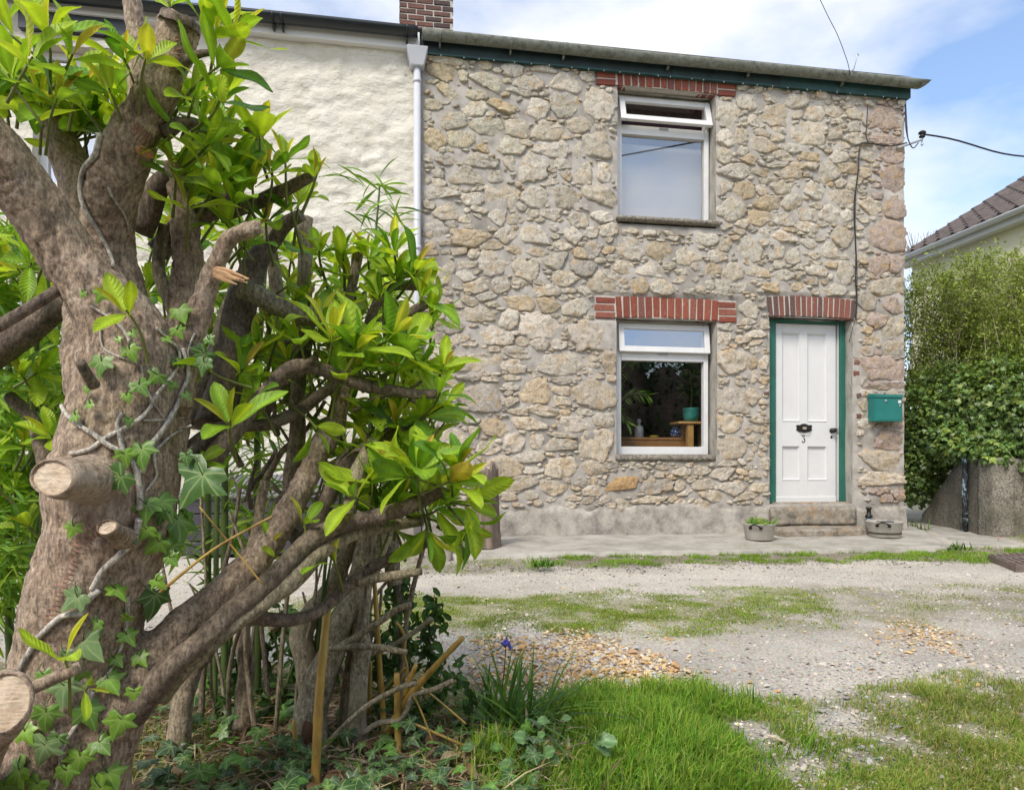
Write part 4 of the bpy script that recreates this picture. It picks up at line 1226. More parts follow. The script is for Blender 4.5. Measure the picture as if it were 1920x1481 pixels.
# ---- shell: roof, gable, back, floors
def room_shell():
    YB = YF + 5.0
    MB().box(X1 - 0.30, X1 - 0.012, YF + 0.03, YB, 0.0, ZT).build('gable_wall', M['mortar'], cottage)
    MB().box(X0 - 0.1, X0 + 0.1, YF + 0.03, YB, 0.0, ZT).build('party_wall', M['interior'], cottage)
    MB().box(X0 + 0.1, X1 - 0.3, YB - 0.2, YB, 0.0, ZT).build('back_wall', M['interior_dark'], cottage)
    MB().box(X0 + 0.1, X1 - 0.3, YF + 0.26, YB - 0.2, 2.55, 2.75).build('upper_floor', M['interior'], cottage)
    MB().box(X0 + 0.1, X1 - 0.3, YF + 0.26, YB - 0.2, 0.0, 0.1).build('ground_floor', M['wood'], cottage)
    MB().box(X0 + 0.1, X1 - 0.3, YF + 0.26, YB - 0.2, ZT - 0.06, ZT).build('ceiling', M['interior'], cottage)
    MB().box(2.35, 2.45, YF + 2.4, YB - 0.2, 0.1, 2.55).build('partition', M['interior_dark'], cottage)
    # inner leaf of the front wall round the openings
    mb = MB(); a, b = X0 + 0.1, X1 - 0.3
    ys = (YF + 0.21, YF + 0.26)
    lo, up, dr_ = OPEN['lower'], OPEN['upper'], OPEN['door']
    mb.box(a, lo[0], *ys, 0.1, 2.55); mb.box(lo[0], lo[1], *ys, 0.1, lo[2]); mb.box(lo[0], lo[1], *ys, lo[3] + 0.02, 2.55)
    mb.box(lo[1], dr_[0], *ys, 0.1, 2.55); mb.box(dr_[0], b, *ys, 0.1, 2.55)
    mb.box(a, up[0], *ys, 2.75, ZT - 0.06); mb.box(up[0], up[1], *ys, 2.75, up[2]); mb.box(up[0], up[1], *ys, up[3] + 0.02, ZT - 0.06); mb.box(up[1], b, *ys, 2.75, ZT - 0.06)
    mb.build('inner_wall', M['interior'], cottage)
    # roof
    zr, yr = 6.7, YF + 2.5
    mb = MB()
    mb.add([(X0, YF - 0.1, gz + 0.06), (X1 + 0.05, YF - 0.1, gz + 0.06), (X1 + 0.05, yr, zr), (X0, yr, zr), (X0, YB + 0.15, gz + 0.06), (X1 + 0.05, YB + 0.15, gz + 0.06)],
           [(0, 1, 2, 3), (3, 2, 5, 4)])
    mb.add([(X1 - 0.02, YF, ZT - 0.01), (X1 - 0.02, YB, ZT - 0.01), (X1 - 0.02, yr, zr - 0.02)], [(0, 1, 2)])
    mb.build('roof', M['slate'], cottage)
room_shell()

# ---- chimney: bricks seen one by one
YC = YF + 2.15
cx0, cx1 = wx(749, 30, YC), wx(850, 30, YC)
cz0 = wz(800, 66, YC) - 0.35
cz1 = cz0 + 1.8
CHB = [(0.105, 0.058, 0.046), (0.13, 0.066, 0.052), (0.085, 0.052, 0.045), (0.15, 0.068, 0.05), (0.07, 0.045, 0.04)]
ch = MB().box(cx0 + 0.01, cx1 - 0.01, YC + 0.01, YC + 0.6, cz0, cz1).build('chimney', M['brick_mortar'], cottage)
ch['label'] = 'dark brick chimney stack with pale mortar'
row = 0
z = cz0
BL, BH = 0.226, 0.076
while z < cz1 - BH:
    x = cx0 - (BL / 2 if row % 2 else 0)
    while x < cx1 - 0.02:
        a, b = max(x, cx0), min(x + BL - 0.016, cx1)
        if b - a > 0.04:
            m = Matrix.Translation(((a + b) / 2, YC + 0.055, z + BH / 2))
            link('brick', brick_mesh(b - a, BH - 0.017, 0.11, random.choice(CHB), m, int(row * 31 + x * 10)), M['brick'], ch)
        x += BL
    y = YC + 0.118 + (0.1 if row % 2 else 0)
    while y < YC + 0.5:
        m = Matrix.Translation((cx1 - 0.05, y + BL / 2 - 0.01, z + BH / 2)) @ Matrix.Rotation(math.pi / 2, 4, 'Z')
        link('brick', brick_mesh(BL - 0.016, BH - 0.017, 0.11, random.choice(CHB), m, int(row * 7 + y)), M['brick'], ch)
        y += BL
    z += BH; row += 1

# ---- rain pipe at the joint of the two houses
dpx = wx(782, 300, YF - 0.06)
mb = MB()
hz1, hz0 = wz(782, 96, YF - 0.09), wz(782, 126, YF - 0.09)
hw = 0.105
mb.add([(dpx - hw, YF - 0.19, hz1), (dpx + hw, YF - 0.19, hz1), (dpx + hw, YF - 0.01, hz1), (dpx - hw, YF - 0.01, hz1),
        (dpx - hw * .62, YF - 0.13, hz0), (dpx + hw * .62, YF - 0.13, hz0), (dpx + hw * .62, YF - 0.02, hz0), (dpx - hw * .62, YF - 0.02, hz0)],
       [(0, 1, 2, 3), (7, 6, 5, 4), (0, 4, 5, 1), (1, 5, 6, 2), (2, 6, 7, 3), (3, 7, 4, 0)])
dp = MB().tube([(dpx, YF - 0.07, hz0 + 0.01), (dpx, YF - 0.07, 2.6), (dpx, YF - 0.07, 0.1)], 0.036, 16).build('downpipe', M['pipe_grey'], cottage, smooth=True)
mb.build('hopper', M['pipe_grey'], dp, bevel=0.006)
for zc in (hz0 - 0.13, 3.0, 1.4):
    MB().lathe([(0.034, -0.02), (0.042, -0.02), (0.042, 0.02), (0.034, 0.02)], (dpx, YF - 0.07, zc), 16).build('pipe_clip', M['pipe_grey'], dp, smooth=True)
# ================================================================ leaves: prototypes and batches
def laurel_proto(fold=0.25, arch=0.22, width=0.36, nl=8, wave=0.02, seed=0):
    """leaf of length 1 along +y, upper face +z"""
    ac = np.array([-1, -.55, -.07, .07, .55, 1.0])
    V, TF, UV = [], [], []
    rr = np.random.RandomState(seed)
    for i in range(nl + 1):
        u = i / nl
        w = width * 0.5 * (math.sin(math.pi * u ** 1.12) ** 0.62 if 0 < u < 1 else 0.0) * (0.80 + 0.28 * u)
        w = max(w, 0.012)
        for a in ac:
            z = abs(a) * w * fold + arch * (-(u - 0.35) ** 2) + arch * 0.1225 + wave * math.sin(9 * u + seed) * abs(a)
            V.append((a * w, u * (1 - 0.04 * arch), z))
            TF.append(1.35 if abs(a) < 0.1 else (0.95 if abs(a) < 0.6 else 1.02))
            UV.append((a * 0.5, u))
    n = len(ac); F_ = []
    for i in range(nl):
        for j in range(n - 1):
            q = i * n + j
            F_.append((q, q + 1, q + n + 1, q + n))
    # petiole
    b = len(V)
    for p in ((-.012, -.12, -.02), (.012, -.12, -.02), (.012, 0.02, 0.0), (-.012, 0.02, 0.0)):
        V.append(p); TF.append(1.3); UV.append((0, 0))
    F_.append((b, b + 1, b + 2, b + 3))
    return np.array(V), np.array(F_), np.array(TF)[:, None] * np.ones(3), np.array(UV)

def small_proto(width=0.45, fold=0.3):
    V = np.array([(0, 0, 0), (width / 2, .4, fold * width / 2), (0, .45, 0), (-width / 2, .4, fold * width / 2), (0, 1, -.08)])
    return V, np.array([(0, 1, 2), (0, 2, 3), (1, 4, 2), (2, 4, 3)]), np.ones((5, 3)), V[:, :2].copy()

def ivy_proto(seed=0, lob=1.0):
    """five lobed ivy leaf, length about 1 from the stalk (0,0) along +y"""
    half = [(0, -.06), (.10, -.16), (.30, -.22), (.50, -.12), (.46, .06), (.66, .22), (.56, .34), (.30, .40), (.22, .62), (.10, .86)]
    rr = np.random.RandomState(seed)
    half = [(x * (1 + 0.08 * rr.randn()), y + 0.03 * rr.randn()) for x, y in half]
    out = half + [(0, 1.0)] + [(-x * (1 + .05 * rr.randn()), y) for x, y in half[:0:-1]]
    V = [(0, 0.08, 0.0)]; TF = [(1.5, 1.4, 1.6)]
    mids, n = [], len(out)
    for x, y in out:
        tip = (abs(x) > 0.6) or y > 0.95 or (y < -.2)
        V.append((x * 0.55, 0.08 + (y - 0.08) * 0.55, 0.02 + 0.05 * rr.rand())); TF.append((1.25, 1.2, 1.3) if tip else (.88, .9, .88))
    for x, y in out:
        r = math.hypot(x, y)
        tip = (abs(x) > 0.6) or y > 0.95
        V.append((x, y, -0.10 * r * r + 0.03 * rr.randn())); TF.append((1.08, 1.05, 1.1) if tip else (.95, .96, .92))
    F_ = [(0, 1 + k, 1 + (k + 1) % n) for k in range(n)]
    Q = [(1 + k, 1 + n + k, 1 + n + (k + 1) % n, 1 + (k + 1) % n) for k in range(n)]
    V = np.array(V)
    return V, (np.array(F_), np.array(Q)), np.array(TF), V[:, :2].copy()

def frames(D, U, roll=None):
    """rotation matrices with y along D and z as near as possible to U"""
    D = D / (np.linalg.norm(D, axis=1, keepdims=True) + 1e-9)
    Z = U - D * (U * D).sum(1, keepdims=True)
    Z /= np.linalg.norm(Z, axis=1, keepdims=True) + 1e-9
    X = np.cross(D, Z)
    if roll is not None:
        c, s = np.cos(roll)[:, None], np.sin(roll)[:, None]
        X, Z = c * X + s * Z, c * Z - s * X
    return np.stack([X, D, Z], 2)

def batch(name, proto, R, T, Sc, tints, mat, parent=None):
    V, F_, TF, UV = proto
    n = len(V)
    P = np.einsum('nij,vj->nvi', R, V) * Sc[:, None, None] + T[:, None, :]
    tt = tints[:, None, :] * TF[None]
    off = (np.arange(len(T)) * n)[:, None, None]
    Fs = F_ if isinstance(F_, tuple) else (F_,)
    faces = [(f[None] + off).reshape(-1, f.shape[1]) for f in Fs]
    uv = np.tile(UV, (len(T), 1))
    return link(name, np_mesh(name, P.reshape(-1, 3), faces, True, tt.reshape(-1, 3), uv), mat, parent)

def proto_mesh(name, proto, tint):
    V, F_, TF, UV = proto
    return np_mesh(name, V, list(F_) if isinstance(F_, tuple) else F_, True, TF * np.array(tint), UV)

def M4(R, T, s):
    m = Matrix.Identity(4)
    for i in range(3):
        for j in range(3): m[i][j] = float(R[i, j] * s)
        m[i][3] = float(T[i])
    return m

# ================================================================ CREAM HOUSE
cream = empty('cream_house', (-2.5, YF, 0.05))
tag(cream, 'cream rendered neighbouring house with black gutter, behind the big laurel', 'house')
CO = [(wx(62, 220), wx(214, 220), wz(140, 350), wz(140, 88)), (wx(-70, 700), wx(128, 700), wz(30, 845), wz(30, 545))]
cX0, cX1 = -6.0, X0 - 0.0
cS = rs.uniform(0, 1, (900, 2)) * np.array([cX1 - cX0, 5.2]) + np.array([cX0, 0])
cS = np.c_[cS, rs.uniform(0.05, 0.16, 900), rs.uniform(0.035, 0.10, 900), rs.uniform(-.4, .4, 900)]
def cream_y(X, Z):
    y = np.zeros_like(X)
    P = np.stack([X, Z, 0 * X], 1)
    wX = X + 0.05 * fbm(P, 5, 3, 80); wZ = Z + 0.04 * fbm(P, 5, 3, 81)
    for s in cS:           # stones under the limewash
        m = (np.abs(wX - s[0]) < s[2] * 1.2) & (np.abs(wZ - s[1]) < s[3] * 1.2)
        if not m.any(): continue
        u = (wX[m] - s[0]) / s[2]; v = (wZ[m] - s[1]) / s[3]
        y[m] = np.minimum(y[m], -0.019 * np.clip(1.25 - (np.abs(u) ** 2.0 + np.abs(v) ** 2.0), 0, 1.2) / 1.2)
    P2 = P * np.array((1, 1.7, 1))
    return YF + 0.005 + y + 0.016 * fbm(P, 3.0, 4, 84) - 0.020 * np.abs(fbm(P2, 5, 5, 85, 0.6)) + 0.012 * fbm(P2, 13, 4, 86, 0.6)
cw = grid_wall(cX0, cX1, 0.02, 5.14, CO, 0.022, cream_y, 'wall', M['cream'], cream)
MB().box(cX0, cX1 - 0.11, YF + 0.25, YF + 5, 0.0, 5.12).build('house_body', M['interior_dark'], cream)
for (a, b, c, d) in CO:
    mb = MB()
    mb.box(a - 0.02, a, YF - 0.006, YF + 0.24, c, d); mb.box(b, b + 0.02, YF - 0.006, YF + 0.24, c, d)
    mb.box(a, b, YF - 0.005, YF + 0.24, d, d + 0.02); mb.box(a - 0.03, b + 0.03, YF - 0.05, YF + 0.24, c - 0.05, c)
    mb.build('reveal', M['cream'], cream)
    mb = MB(); bars(mb, a + 0.002, b - 0.002, c + 0.002, d - 0.002, YF + 0.12, YF + 0.18, 0.07)
    mb.box((a + b) / 2 - 0.035, (a + b) / 2 + 0.035, YF + 0.124, YF + 0.178, c + 0.07, d - 0.07)
    w = mb.build('window', M['white_plastic'], cream, bevel=0.004)
    pane_box(a + 0.06, b - 0.06, YF + 0.15, c + 0.06, d - 0.06).build('pane', M['glass_top'], w)
MB().box(wx(40, 45), wx(254, 45), YF - 0.06, YF + 0.02, wz(140, 68), wz(140, 26)).build('window_head_board', M['black_plastic'], cream, bevel=0.004)
# eaves: white fascia and black gutter falling a little to the right
pA, pB = on_y(-260, -18, YF - 0.09), on_y(787, 93, YF - 0.09)
def sloped_box(pa, pb, h, y0, y1):
    mb = MB()
    vs = [(x, y, z) for (x, zz) in ((pa.x, pa.z), (pb.x, pb.z)) for y in (y0, y1) for z in (zz, zz + h)]
    return mb.add(vs, [(0, 1, 3, 2), (4, 6, 7, 5), (0, 4, 5, 1), (2, 3, 7, 6), (1, 5, 7, 3), (0, 2, 6, 4)])
sloped_box(pA, pB, 0.17, YF - 0.09, YF + 0.03).build('fascia', M['white_plastic'], cream, bevel=0.004)
gA, gB = on_y(-260, -48, YF - 0.17), on_y(783, 56, YF - 0.17)
g = half_gutter(gA.x, gB.x, YF - 0.165, gA.z + 0.0, gB.z, 0.072, 0.006).build('gutter', M['black_plastic'], cream, smooth=True)
for px in (30, 512, 529, 763):
    q = on_y(px, 50, YF - 0.17); u = (q.x - gA.x) / (gB.x - gA.x); z = gA.z + (gB.z - gA.z) * u
    mb = half_gutter(q.x - 0.012, q.x + 0.012, YF - 0.165, z - .002, z - .002, 0.079, 0.006)
    mb.box(q.x - 0.01, q.x + 0.01, YF - 0.17, YF - 0.092, z - 0.11, z - 0.07)
    mb.build('gutter_bracket', M['black_plastic'], g, smooth=True)
mb = MB(); zz = pB.z + 0.2
mb.add([(cX0, YF - 0.1, zz + .05), (cX1, YF - 0.1, zz), (cX1, YF + 2.5, 6.7), (cX0, YF + 2.5, 6.7)], [(0, 1, 2, 3)])
mb.build('roof', M['slate'], cream)
MB().box(cX0, cX1 - 0.02, YF - 0.03, YF + 0.012, 0.03, 0.30).build('plinth', M['plinth'], cream)

# storage box, dark boards, sloping ribbed lid
bx0, bx1 = wx(335, 960, 6.25), wx(648, 960, 6.25)
box = empty('storage_box', ((bx0 + bx1) / 2, 6.6, 0.05))
tag(box, 'dark slatted garden storage box with grey ribbed lid against the cream wall', 'storage box')
for i in range(4):
    z0 = 0.06 + i * 0.118
    MB().box(bx0, bx1, 6.25, 6.28, z0, z0 + 0.108).build('board', M['dark_wood'], box, bevel=0.006)
mb = MB().box(bx0 + 0.02, bx1 - 0.02, 6.285, 6.92, 0.05, 0.52); mb.build('carcass', M['dark_wood'], box)
MB().box(bx1 - 0.03, bx1 + 0.003, 6.246, 6.29, 0.05, 0.535).build('corner_post', M['dark_wood'], box, bevel=0.004)
MB().box(bx0 - 0.003, bx0 + 0.03, 6.246, 6.29, 0.05, 0.535).build('corner_post', M['dark_wood'], box, bevel=0.004)
lidm = simple('grey_lid', (0.17, 0.165, 0.175), 0.5, 0.15, 9, 0.1)
lm = Matrix.Translation((0, 6.22, 0.545)) @ Matrix.Rotation(math.radians(13), 4, 'X')
mb = MB().box(bx0 - 0.03, bx1 + 0.03, 0, 0.74, 0, 0.025, lm); lid = mb.build('lid', lidm, box, bevel=0.004)
mb = MB()
for x in np.arange(bx0, bx1, 0.045): mb.box(x, x + 0.02, 0.02, 0.72, 0.0252, 0.036, lm)
mb.build('lid_ribs', lidm, lid)

# ================================================================ things on the stone front
# post box
Yf, Yb = YF - 0.155, YF - 0.035
m0, m1 = wx(1641, 765, Yf), wx(1692, 765, Yf)
mz0, mz1 = wz(1666, 790, Yf), wz(1666, 739, Yf)
mbx = empty('post_box', ((m0 + m1) / 2, Yb, mz0))
tag(mbx, 'teal green metal post box fixed to the stone wall right of the door', 'post box')
MB().box(m0, m1, Yf, Yb, mz0, mz1 - 0.035).build('body', M['mailbox'], mbx, bevel=0.005)
mb = MB(); y0 = Yf - 0.012
mb.add([(m0 - .006, y0, mz1 - .038), (m1 + .006, y0, mz1 - .038), (m1 + .006, y0, mz1 - .004), (m0 - .006, y0, mz1 - .004), (m0 - .006, Yb, mz1 - .038), (m1 + .006, Yb, mz1 - .038), (m1 + .006, Yb, mz1 + .012), (m0 - .006, Yb, mz1 + .012)],
       [(0, 1, 2, 3), (5, 4, 7, 6), (0, 3, 7, 4), (1, 5, 6, 2), (3, 2, 6, 7), (0, 4, 5, 1)])
mb.build('flap', M['mailbox'], mbx, bevel=0.003)
MB().box(m0 + 0.012, m1 - 0.012, Yf - 0.004, Yf + 0.001, mz0 + 0.015, mz1 - 0.055).build('front_door', M['mailbox'], mbx, bevel=0.002)
mb = MB().lathe([(0, 0.012), (0.011, 0.012), (0.012, 0.0)], (0, 0, 0), 14); mb.v = [(m0 + 0.125 + x, Yf - 0.004 - z, mz1 - 0.075 + y) for x, y, z in mb.v]
mb.build('badge', M['grey_metal'], mbx, smooth=True)
mb = MB().lathe([(0, 0.008), (0.009, 0.008), (0.01, 0.0)], (0, 0, 0), 14); mb.v = [(m1 - 0.035 + x, Yf - 0.004 - z, mz1 - 0.125 + y) for x, y, z in mb.v]
mb.build('lock', M['grey_metal'], mbx, smooth=True)
MB().box(m1 - 0.055, m1 - 0.018, Yf - 0.0055, Yf - 0.003, mz1 - 0.098, mz1 - 0.066).build('sticker', M['white_plastic'], mbx, bevel=0.002)

# cables on the wall
def wall_line(pts, y): return [tuple(on_y(px, py, YF - y)) for px, py in pts]
cb = MB()
C = catmull(np.array(wall_line([(1700, 268), (1680, 273), (1658, 274), (1632, 269), (1616, 270), (1611, 282), (1609, 320), (1604, 365), (1603, 420), (1605, 480), (1604, 520), (1606, 560), (1603, 596)], 0.055)), 0.04)
cb.tube(C, 0.0075, 8)
C = catmull(np.array(wall_line([(1607, 335), (1601, 380), (1602, 430), (1606, 480), (1607, 540), (1606, 585), (1599, 615), (1592, 642)], 0.062)), 0.04)
cb.tube(C, 0.004, 6)
C = catmull(np.array(wall_line([(1627, 196), (1625, 235), (1624, 255), (1629, 271)], 0.055)), 0.03)
cb.tube(C, 0.005, 6)
tag(cb.build('wall_cable', M['cable'], smooth=True), 'thin black electric cable running down the stone wall beside the door arch', 'cable')
# bracket with insulator
b0 = on_y(1692, 275, YF - 0.05); b1 = on_y(1729, 262, YF - 0.05)
brk = empty('cable_bracket', tuple(b0))
tag(brk, 'grey iron bracket with dark insulator at the upper right corner of the stone wall', 'bracket')
MB().tube([(b0.x - 0.06, YF - 0.04, b0.z - 0.015), tuple(b0), tuple(b1), (b1.x + 0.005, b1.y, b1.z + 0.02)], 0.013, 8).build('arm', M['grey_metal'], brk, smooth=True)
MB().lathe([(0, -0.075), (0.008, -0.07), (0.016, -0.05), (0.008, -0.045), (0.008, 0.03), (0.0, 0.03)], tuple(b1), 12).build('bolt', M['grey_metal'], brk, smooth=True)
MB().lathe([(0, 0.02), (0.03, 0.025), (0.034, 0.04), (0.018, 0.052), (0.02, 0.06), (0.042, 0.07), (0.036, 0.085), (0.014, 0.10), (0, 0.102)], tuple(b1), 16).build('insulator', M['iron'], brk, smooth=True)
oc = MB()
ins = b1 + Vector((0.03, 0, 0.06))
far = at(2600, 330, 12.0)
pts = [tuple(ins.lerp(far, u) + Vector((0, 0, -0.55 * 4 * u * (1 - u) * 0.55 + 0.02 * math.sin(40 * u)))) for u in np.linspace(0, 1, 60)]
oc.tube(pts, 0.010, 7)
tag(oc.build('overhead_cable', M['cable'], smooth=True), 'black overhead cable leaving the wall bracket towards the right edge', 'cable')
lp = MB()
for dx, sc in ((0, 1), (0.012, 0.8)):
    C = catmull(np.array([tuple(on_y(1697 + dx * 100, 196, YF - 0.03)), tuple(on_y(1698 + dx * 200, 235, YF - 0.05)), tuple(on_y(1703, 262, YF - 0.06)), tuple(on_y(1712, 278, YF - 0.06)), tuple(on_y(1722, 268, YF - 0.06))]), 0.02)
    lp.tube(C, 0.006, 7)
tag(lp.build('cable_loop', M['cable'], smooth=True), 'looped black cable hanging from the eave corner to the bracket', 'cable')
aw = MB()
a0 = on_y(1594, 142, YG - 0.07)
pts = [tuple(a0), tuple(on_y(1590, 120, YG - 0.1)), tuple(on_y(1572, 70, YG - 0.2)), tuple(on_y(1552, 30, YG - 0.3)), tuple(on_y(1528, -20, YG - 0.4)), tuple(on_y(1450, -180, YG - 0.9))]
aw.tube(catmull(np.array(pts), 0.04), 0.0035, 6)
tag(aw.build('telephone_wire', M['cable'], smooth=True), 'thin wire rising into the sky from the eave hook of the stone cottage', 'wire')

# ---- pans by the step
def pan(px, py, rpx, h, name, label, seed):
    p = on_z(px, py, 0.079)
    t = (p - Vector((0, 0, CZ))).dot(Vector((SN, CS, 0)))
    r = rpx * t / F
    e = empty(name, (p.x, p.y, 0.079))
    tag(e, label, 'pan', 'old aluminium pans by the step')
    c = (p.x, p.y + r * 0.55, 0.079)
    e.location = c
    prof = [(0, 0.0), (r * 0.80, 0.0), (r * 0.85, 0.012), (r * 0.97, h - 0.01), (r * 1.03, h), (r * 1.04, h + 0.006), (r * 1.0, h + 0.009), (r * 0.95, h - 0.005), (r * 0.83, 0.02), (0, 0.02)]
    MB().lathe(prof, c, 40).build('body', M['alu'], e, smooth=True)
    for a0 in (math.radians(228), math.radians(40)):
        mb = MB()
        pts = []
        for u in np.linspace(-1, 1, 15):
            a = a0 + u * 0.33
            rad = r * 1.03 + 0.028 * (1 - u ** 4)
            pts.append((c[0] + rad * math.cos(a), c[1] + rad * math.sin(a), c[2] + h - 0.03 + 0.035 * (1 - u * u)))
        mb.tube(pts, 0.007, 8)
        for u in (-1, 1):
            a = a0 + u * 0.33
            mb.lathe([(0, -.012), (.016, -.012), (.016, .012), (0, .012)], (c[0] + r * 0.985 * math.cos(a), c[1] + r * 0.985 * math.sin(a), c[2] + h - 0.03), 10)
        mb.build('handle', M['iron'], e, smooth=True)
    s = MB().lathe([(0, 0.012), (r * 0.4, 0.016), (r * 0.9, 0.0), (r * 0.9, -0.02)], (c[0], c[1], c[2] + h * (0.86 if seed == 1 else 0.35)), 24)
    s.build('soil', M['soil'], e, smooth=True)
    return e, c, r, h
p1_, c1, r1, h1 = pan(1432, 1013, 30, 0.155, 'preserving_pan', 'old aluminium pan planted with green sprouts, left of the door step', 1)
p2_, c2, r2, h2 = pan(1671, 1008, 32, 0.155, 'preserving_pan', 'old aluminium pan with dark handles and a black tray inside, right of the door step', 2)
tr = MB()
tr.box(c2[0] - 0.02, c2[0] + 0.13, c2[1] + 0.02, c2[1] + 0.11, c2[2] + 0.10, c2[2] + 0.158, None)
tag(tr.build('seed_tray', M['black_plastic'], bevel=0.006), 'small black plastic tray standing inside the right-hand pan', 'tray')
# planted shoots in the left pan: blades and pale stalks
sh = empty('pan_plant', (c1[0], c1[1], c1[2] + h1 * 0.85))
tag(sh, 'short green sprouting plant growing in the left-hand aluminium pan', 'plant')

# ---- standpipe
sp = on_z(1629, 985, 0.14)
sp.y = YF - 0.12; sp.x = wx(1629, 970, YF - 0.12)
st = empty('standpipe', (sp.x, sp.y, 0.09))
tag(st, 'short blue grey iron standpipe between the steps and the right pan', 'pipe')
MB().tube([(sp.x, sp.y, 0.08), (sp.x, sp.y, 0.255)], 0.026, 12).build('lower_pipe', simple('blue_pipe_paint', (0.20, 0.29, 0.34), 0.5, 0.25, 30, 0.2), st, smooth=True)
MB().lathe([(0.0, 0), (0.036, 0), (0.04, 0.012), (0.036, 0.03), (0.024, 0.034), (0.022, 0.09), (0.030, 0.095), (0.030, 0.115), (0.0, 0.12)], (sp.x, sp.y, 0.245), 14).build('cap', M['iron'], st, smooth=True)

# ---- wooden stump planter left
sb_ = on_z(906, 1027, 0.075)
stump = empty('wooden_stump', (sb_.x, sb_.y + 0.12, 0.07))
tag(stump, 'weathered hollow wooden stump standing on the pavement against the stone wall', 'stump')
n = 40; vs = []; rows = 26
for j in range(rows):
    u = j / (rows - 1)
    for k in range(n):
        a = 2 * math.pi * k / n
        fl = 0.012 * math.sin(5 * a + 1) + 0.008 * math.sin(11 * a + 2) + 0.010 * math.sin(17 * a)
        r = 0.150 - 0.012 * u + fl + 0.02 * (1 - u) ** 3
        top = 0.60 + 0.16 * math.sin(a * 1.0 + 2.2) + 0.03 * math.sin(7 * a) + 0.02 * math.sin(13 * a)
        vs.append((sb_.x + r * math.cos(a), sb_.y + 0.12 + r * math.sin(a), 0.07 + u * top))
for j in range(5):
    u = 1 - j / 5
    for k in range(n):
        a = 2 * math.pi * k / n
        r = 0.11 - 0.02 * j / 5 + 0.01 * math.sin(5 * a + 1)
        top = 0.60 + 0.16 * math.sin(a + 2.2) + 0.03 * math.sin(7 * a) + 0.02 * math.sin(13 * a)
        vs.append((sb_.x + r * math.cos(a), sb_.y + 0.12 + r * math.sin(a), 0.07 + top * (1 - 0.12 * j)))
m_ = rows + 5
fs = [(j * n + k, j * n + (k + 1) % n, (j + 1) * n + (k + 1) % n, (j + 1) * n + k) for j in range(m_ - 1) for k in range(n)]
fs.append(tuple((m_ - 1) * n + k for k in range(n)))
MB().add(vs, fs).build('shell', M['stump'], stump, smooth=True)

# ---- drain cover
dc = [on_z(1852, 1046, .02), on_z(1990, 1040, .02), on_z(2040, 1062, .02), on_z(1905, 1068, .02)]
drain = empty('drain_cover', tuple(sum(dc, Vector()) / 4))
tag(drain, 'rusty ribbed metal drain cover set in the lane at the right edge', 'drain cover')
rust = simple('rusty_iron', (0.17, 0.13, 0.11), 0.75, 0.35, 30, 0.3, 80)
def quadplate(q, z0, z1):
    vs = [(p.x, p.y, z) for z in (z0, z1) for p in q]
    return MB().add(vs, [(3, 2, 1, 0), (4, 5, 6, 7), (0, 1, 5, 4), (1, 2, 6, 5), (2, 3, 7, 6), (3, 0, 4, 7)])
quadplate(dc, 0.0, 0.052).build('plate', rust, drain, bevel=0.003)
for i in range(12):
    for j in range(3):
        a, b = (i + 0.2) / 12, (i + 0.62) / 12
        c, d = (j + 0.15) / 3, (j + 0.85) / 3
        bl = lambda u, v: (dc[0].lerp(dc[1], u)).lerp(dc[3].lerp(dc[2], u), v)
        quadplate([bl(a, c), bl(b, c), bl(b, d), bl(a, d)], 0.053, 0.061).build('rib', rust, drain)

# ================================================================ behind the lower window
YI = YF + 0.62
tb = empty('side_table', (wx(1240, 830, YI), YI, 0.1))
tag(tb, 'long low wooden table behind the lower window pane', 'table')
tz = wz(1240, 820, YI); tx0, tx1 = wx(1150, 820, YI), wx(1300, 820, YI)
MB().box(tx0, tx1, YI, YI + 0.45, tz - 0.03, tz).build('table_top', M['wood'], tb, bevel=0.004)
MB().box(tx0, tx1, YI + 0.01, YI + 0.03, tz - 0.16, tz - 0.032).build('apron', M['wood'], tb)
for x in (tx0 + 0.02, tx1 - 0.07):
    for y in (YI + 0.035, YI + 0.38): MB().box(x, x + 0.05, y, y + 0.05, 0.1, tz - 0.031).build('leg', M['wood'], tb)
YP = YF + 0.45
ps = empty('plant_stand', (wx(1294, 800, YP), YP + 0.12, 0.1))
tag(ps, 'pale wooden plant stand behind the lower window under the teal pot', 'plant stand')
sx0_, sx1_ = wx(1273, 790, YP), wx(1335, 790, YP); sz = wz(1295, 790, YP)
pine = simple('pine_wood', (0.45, 0.27, 0.09), 0.45, 0.2, 9, 0.1)
MB().box(sx0_, sx1_, YP, YP + 0.28, sz - 0.025, sz).build('stand_top', pine, ps, bevel=0.003)
for x in (wx(1291, 810, YP), sx1_ - 0.06):
    for y in (YP + 0.02, YP + 0.2): MB().box(x, x + 0.07, y, y + 0.06, 0.1, sz - 0.026).build('leg', pine, ps)
pc = (wx(1297, 780, YP + 0.1), YP + 0.12, sz)
pot = empty('plant_pot', pc)
tag(pot, 'teal glazed plant pot on the wooden stand behind the lower window', 'plant pot')
MB().lathe([(0, 0), (0.075, 0), (0.092, 0.06), (0.094, 0.14), (0.098, 0.15), (0.098, 0.162), (0.088, 0.162), (0.085, 0.14), (0, 0.138)], pc, 28).build('body', M['teal_pot'], pot, smooth=True)
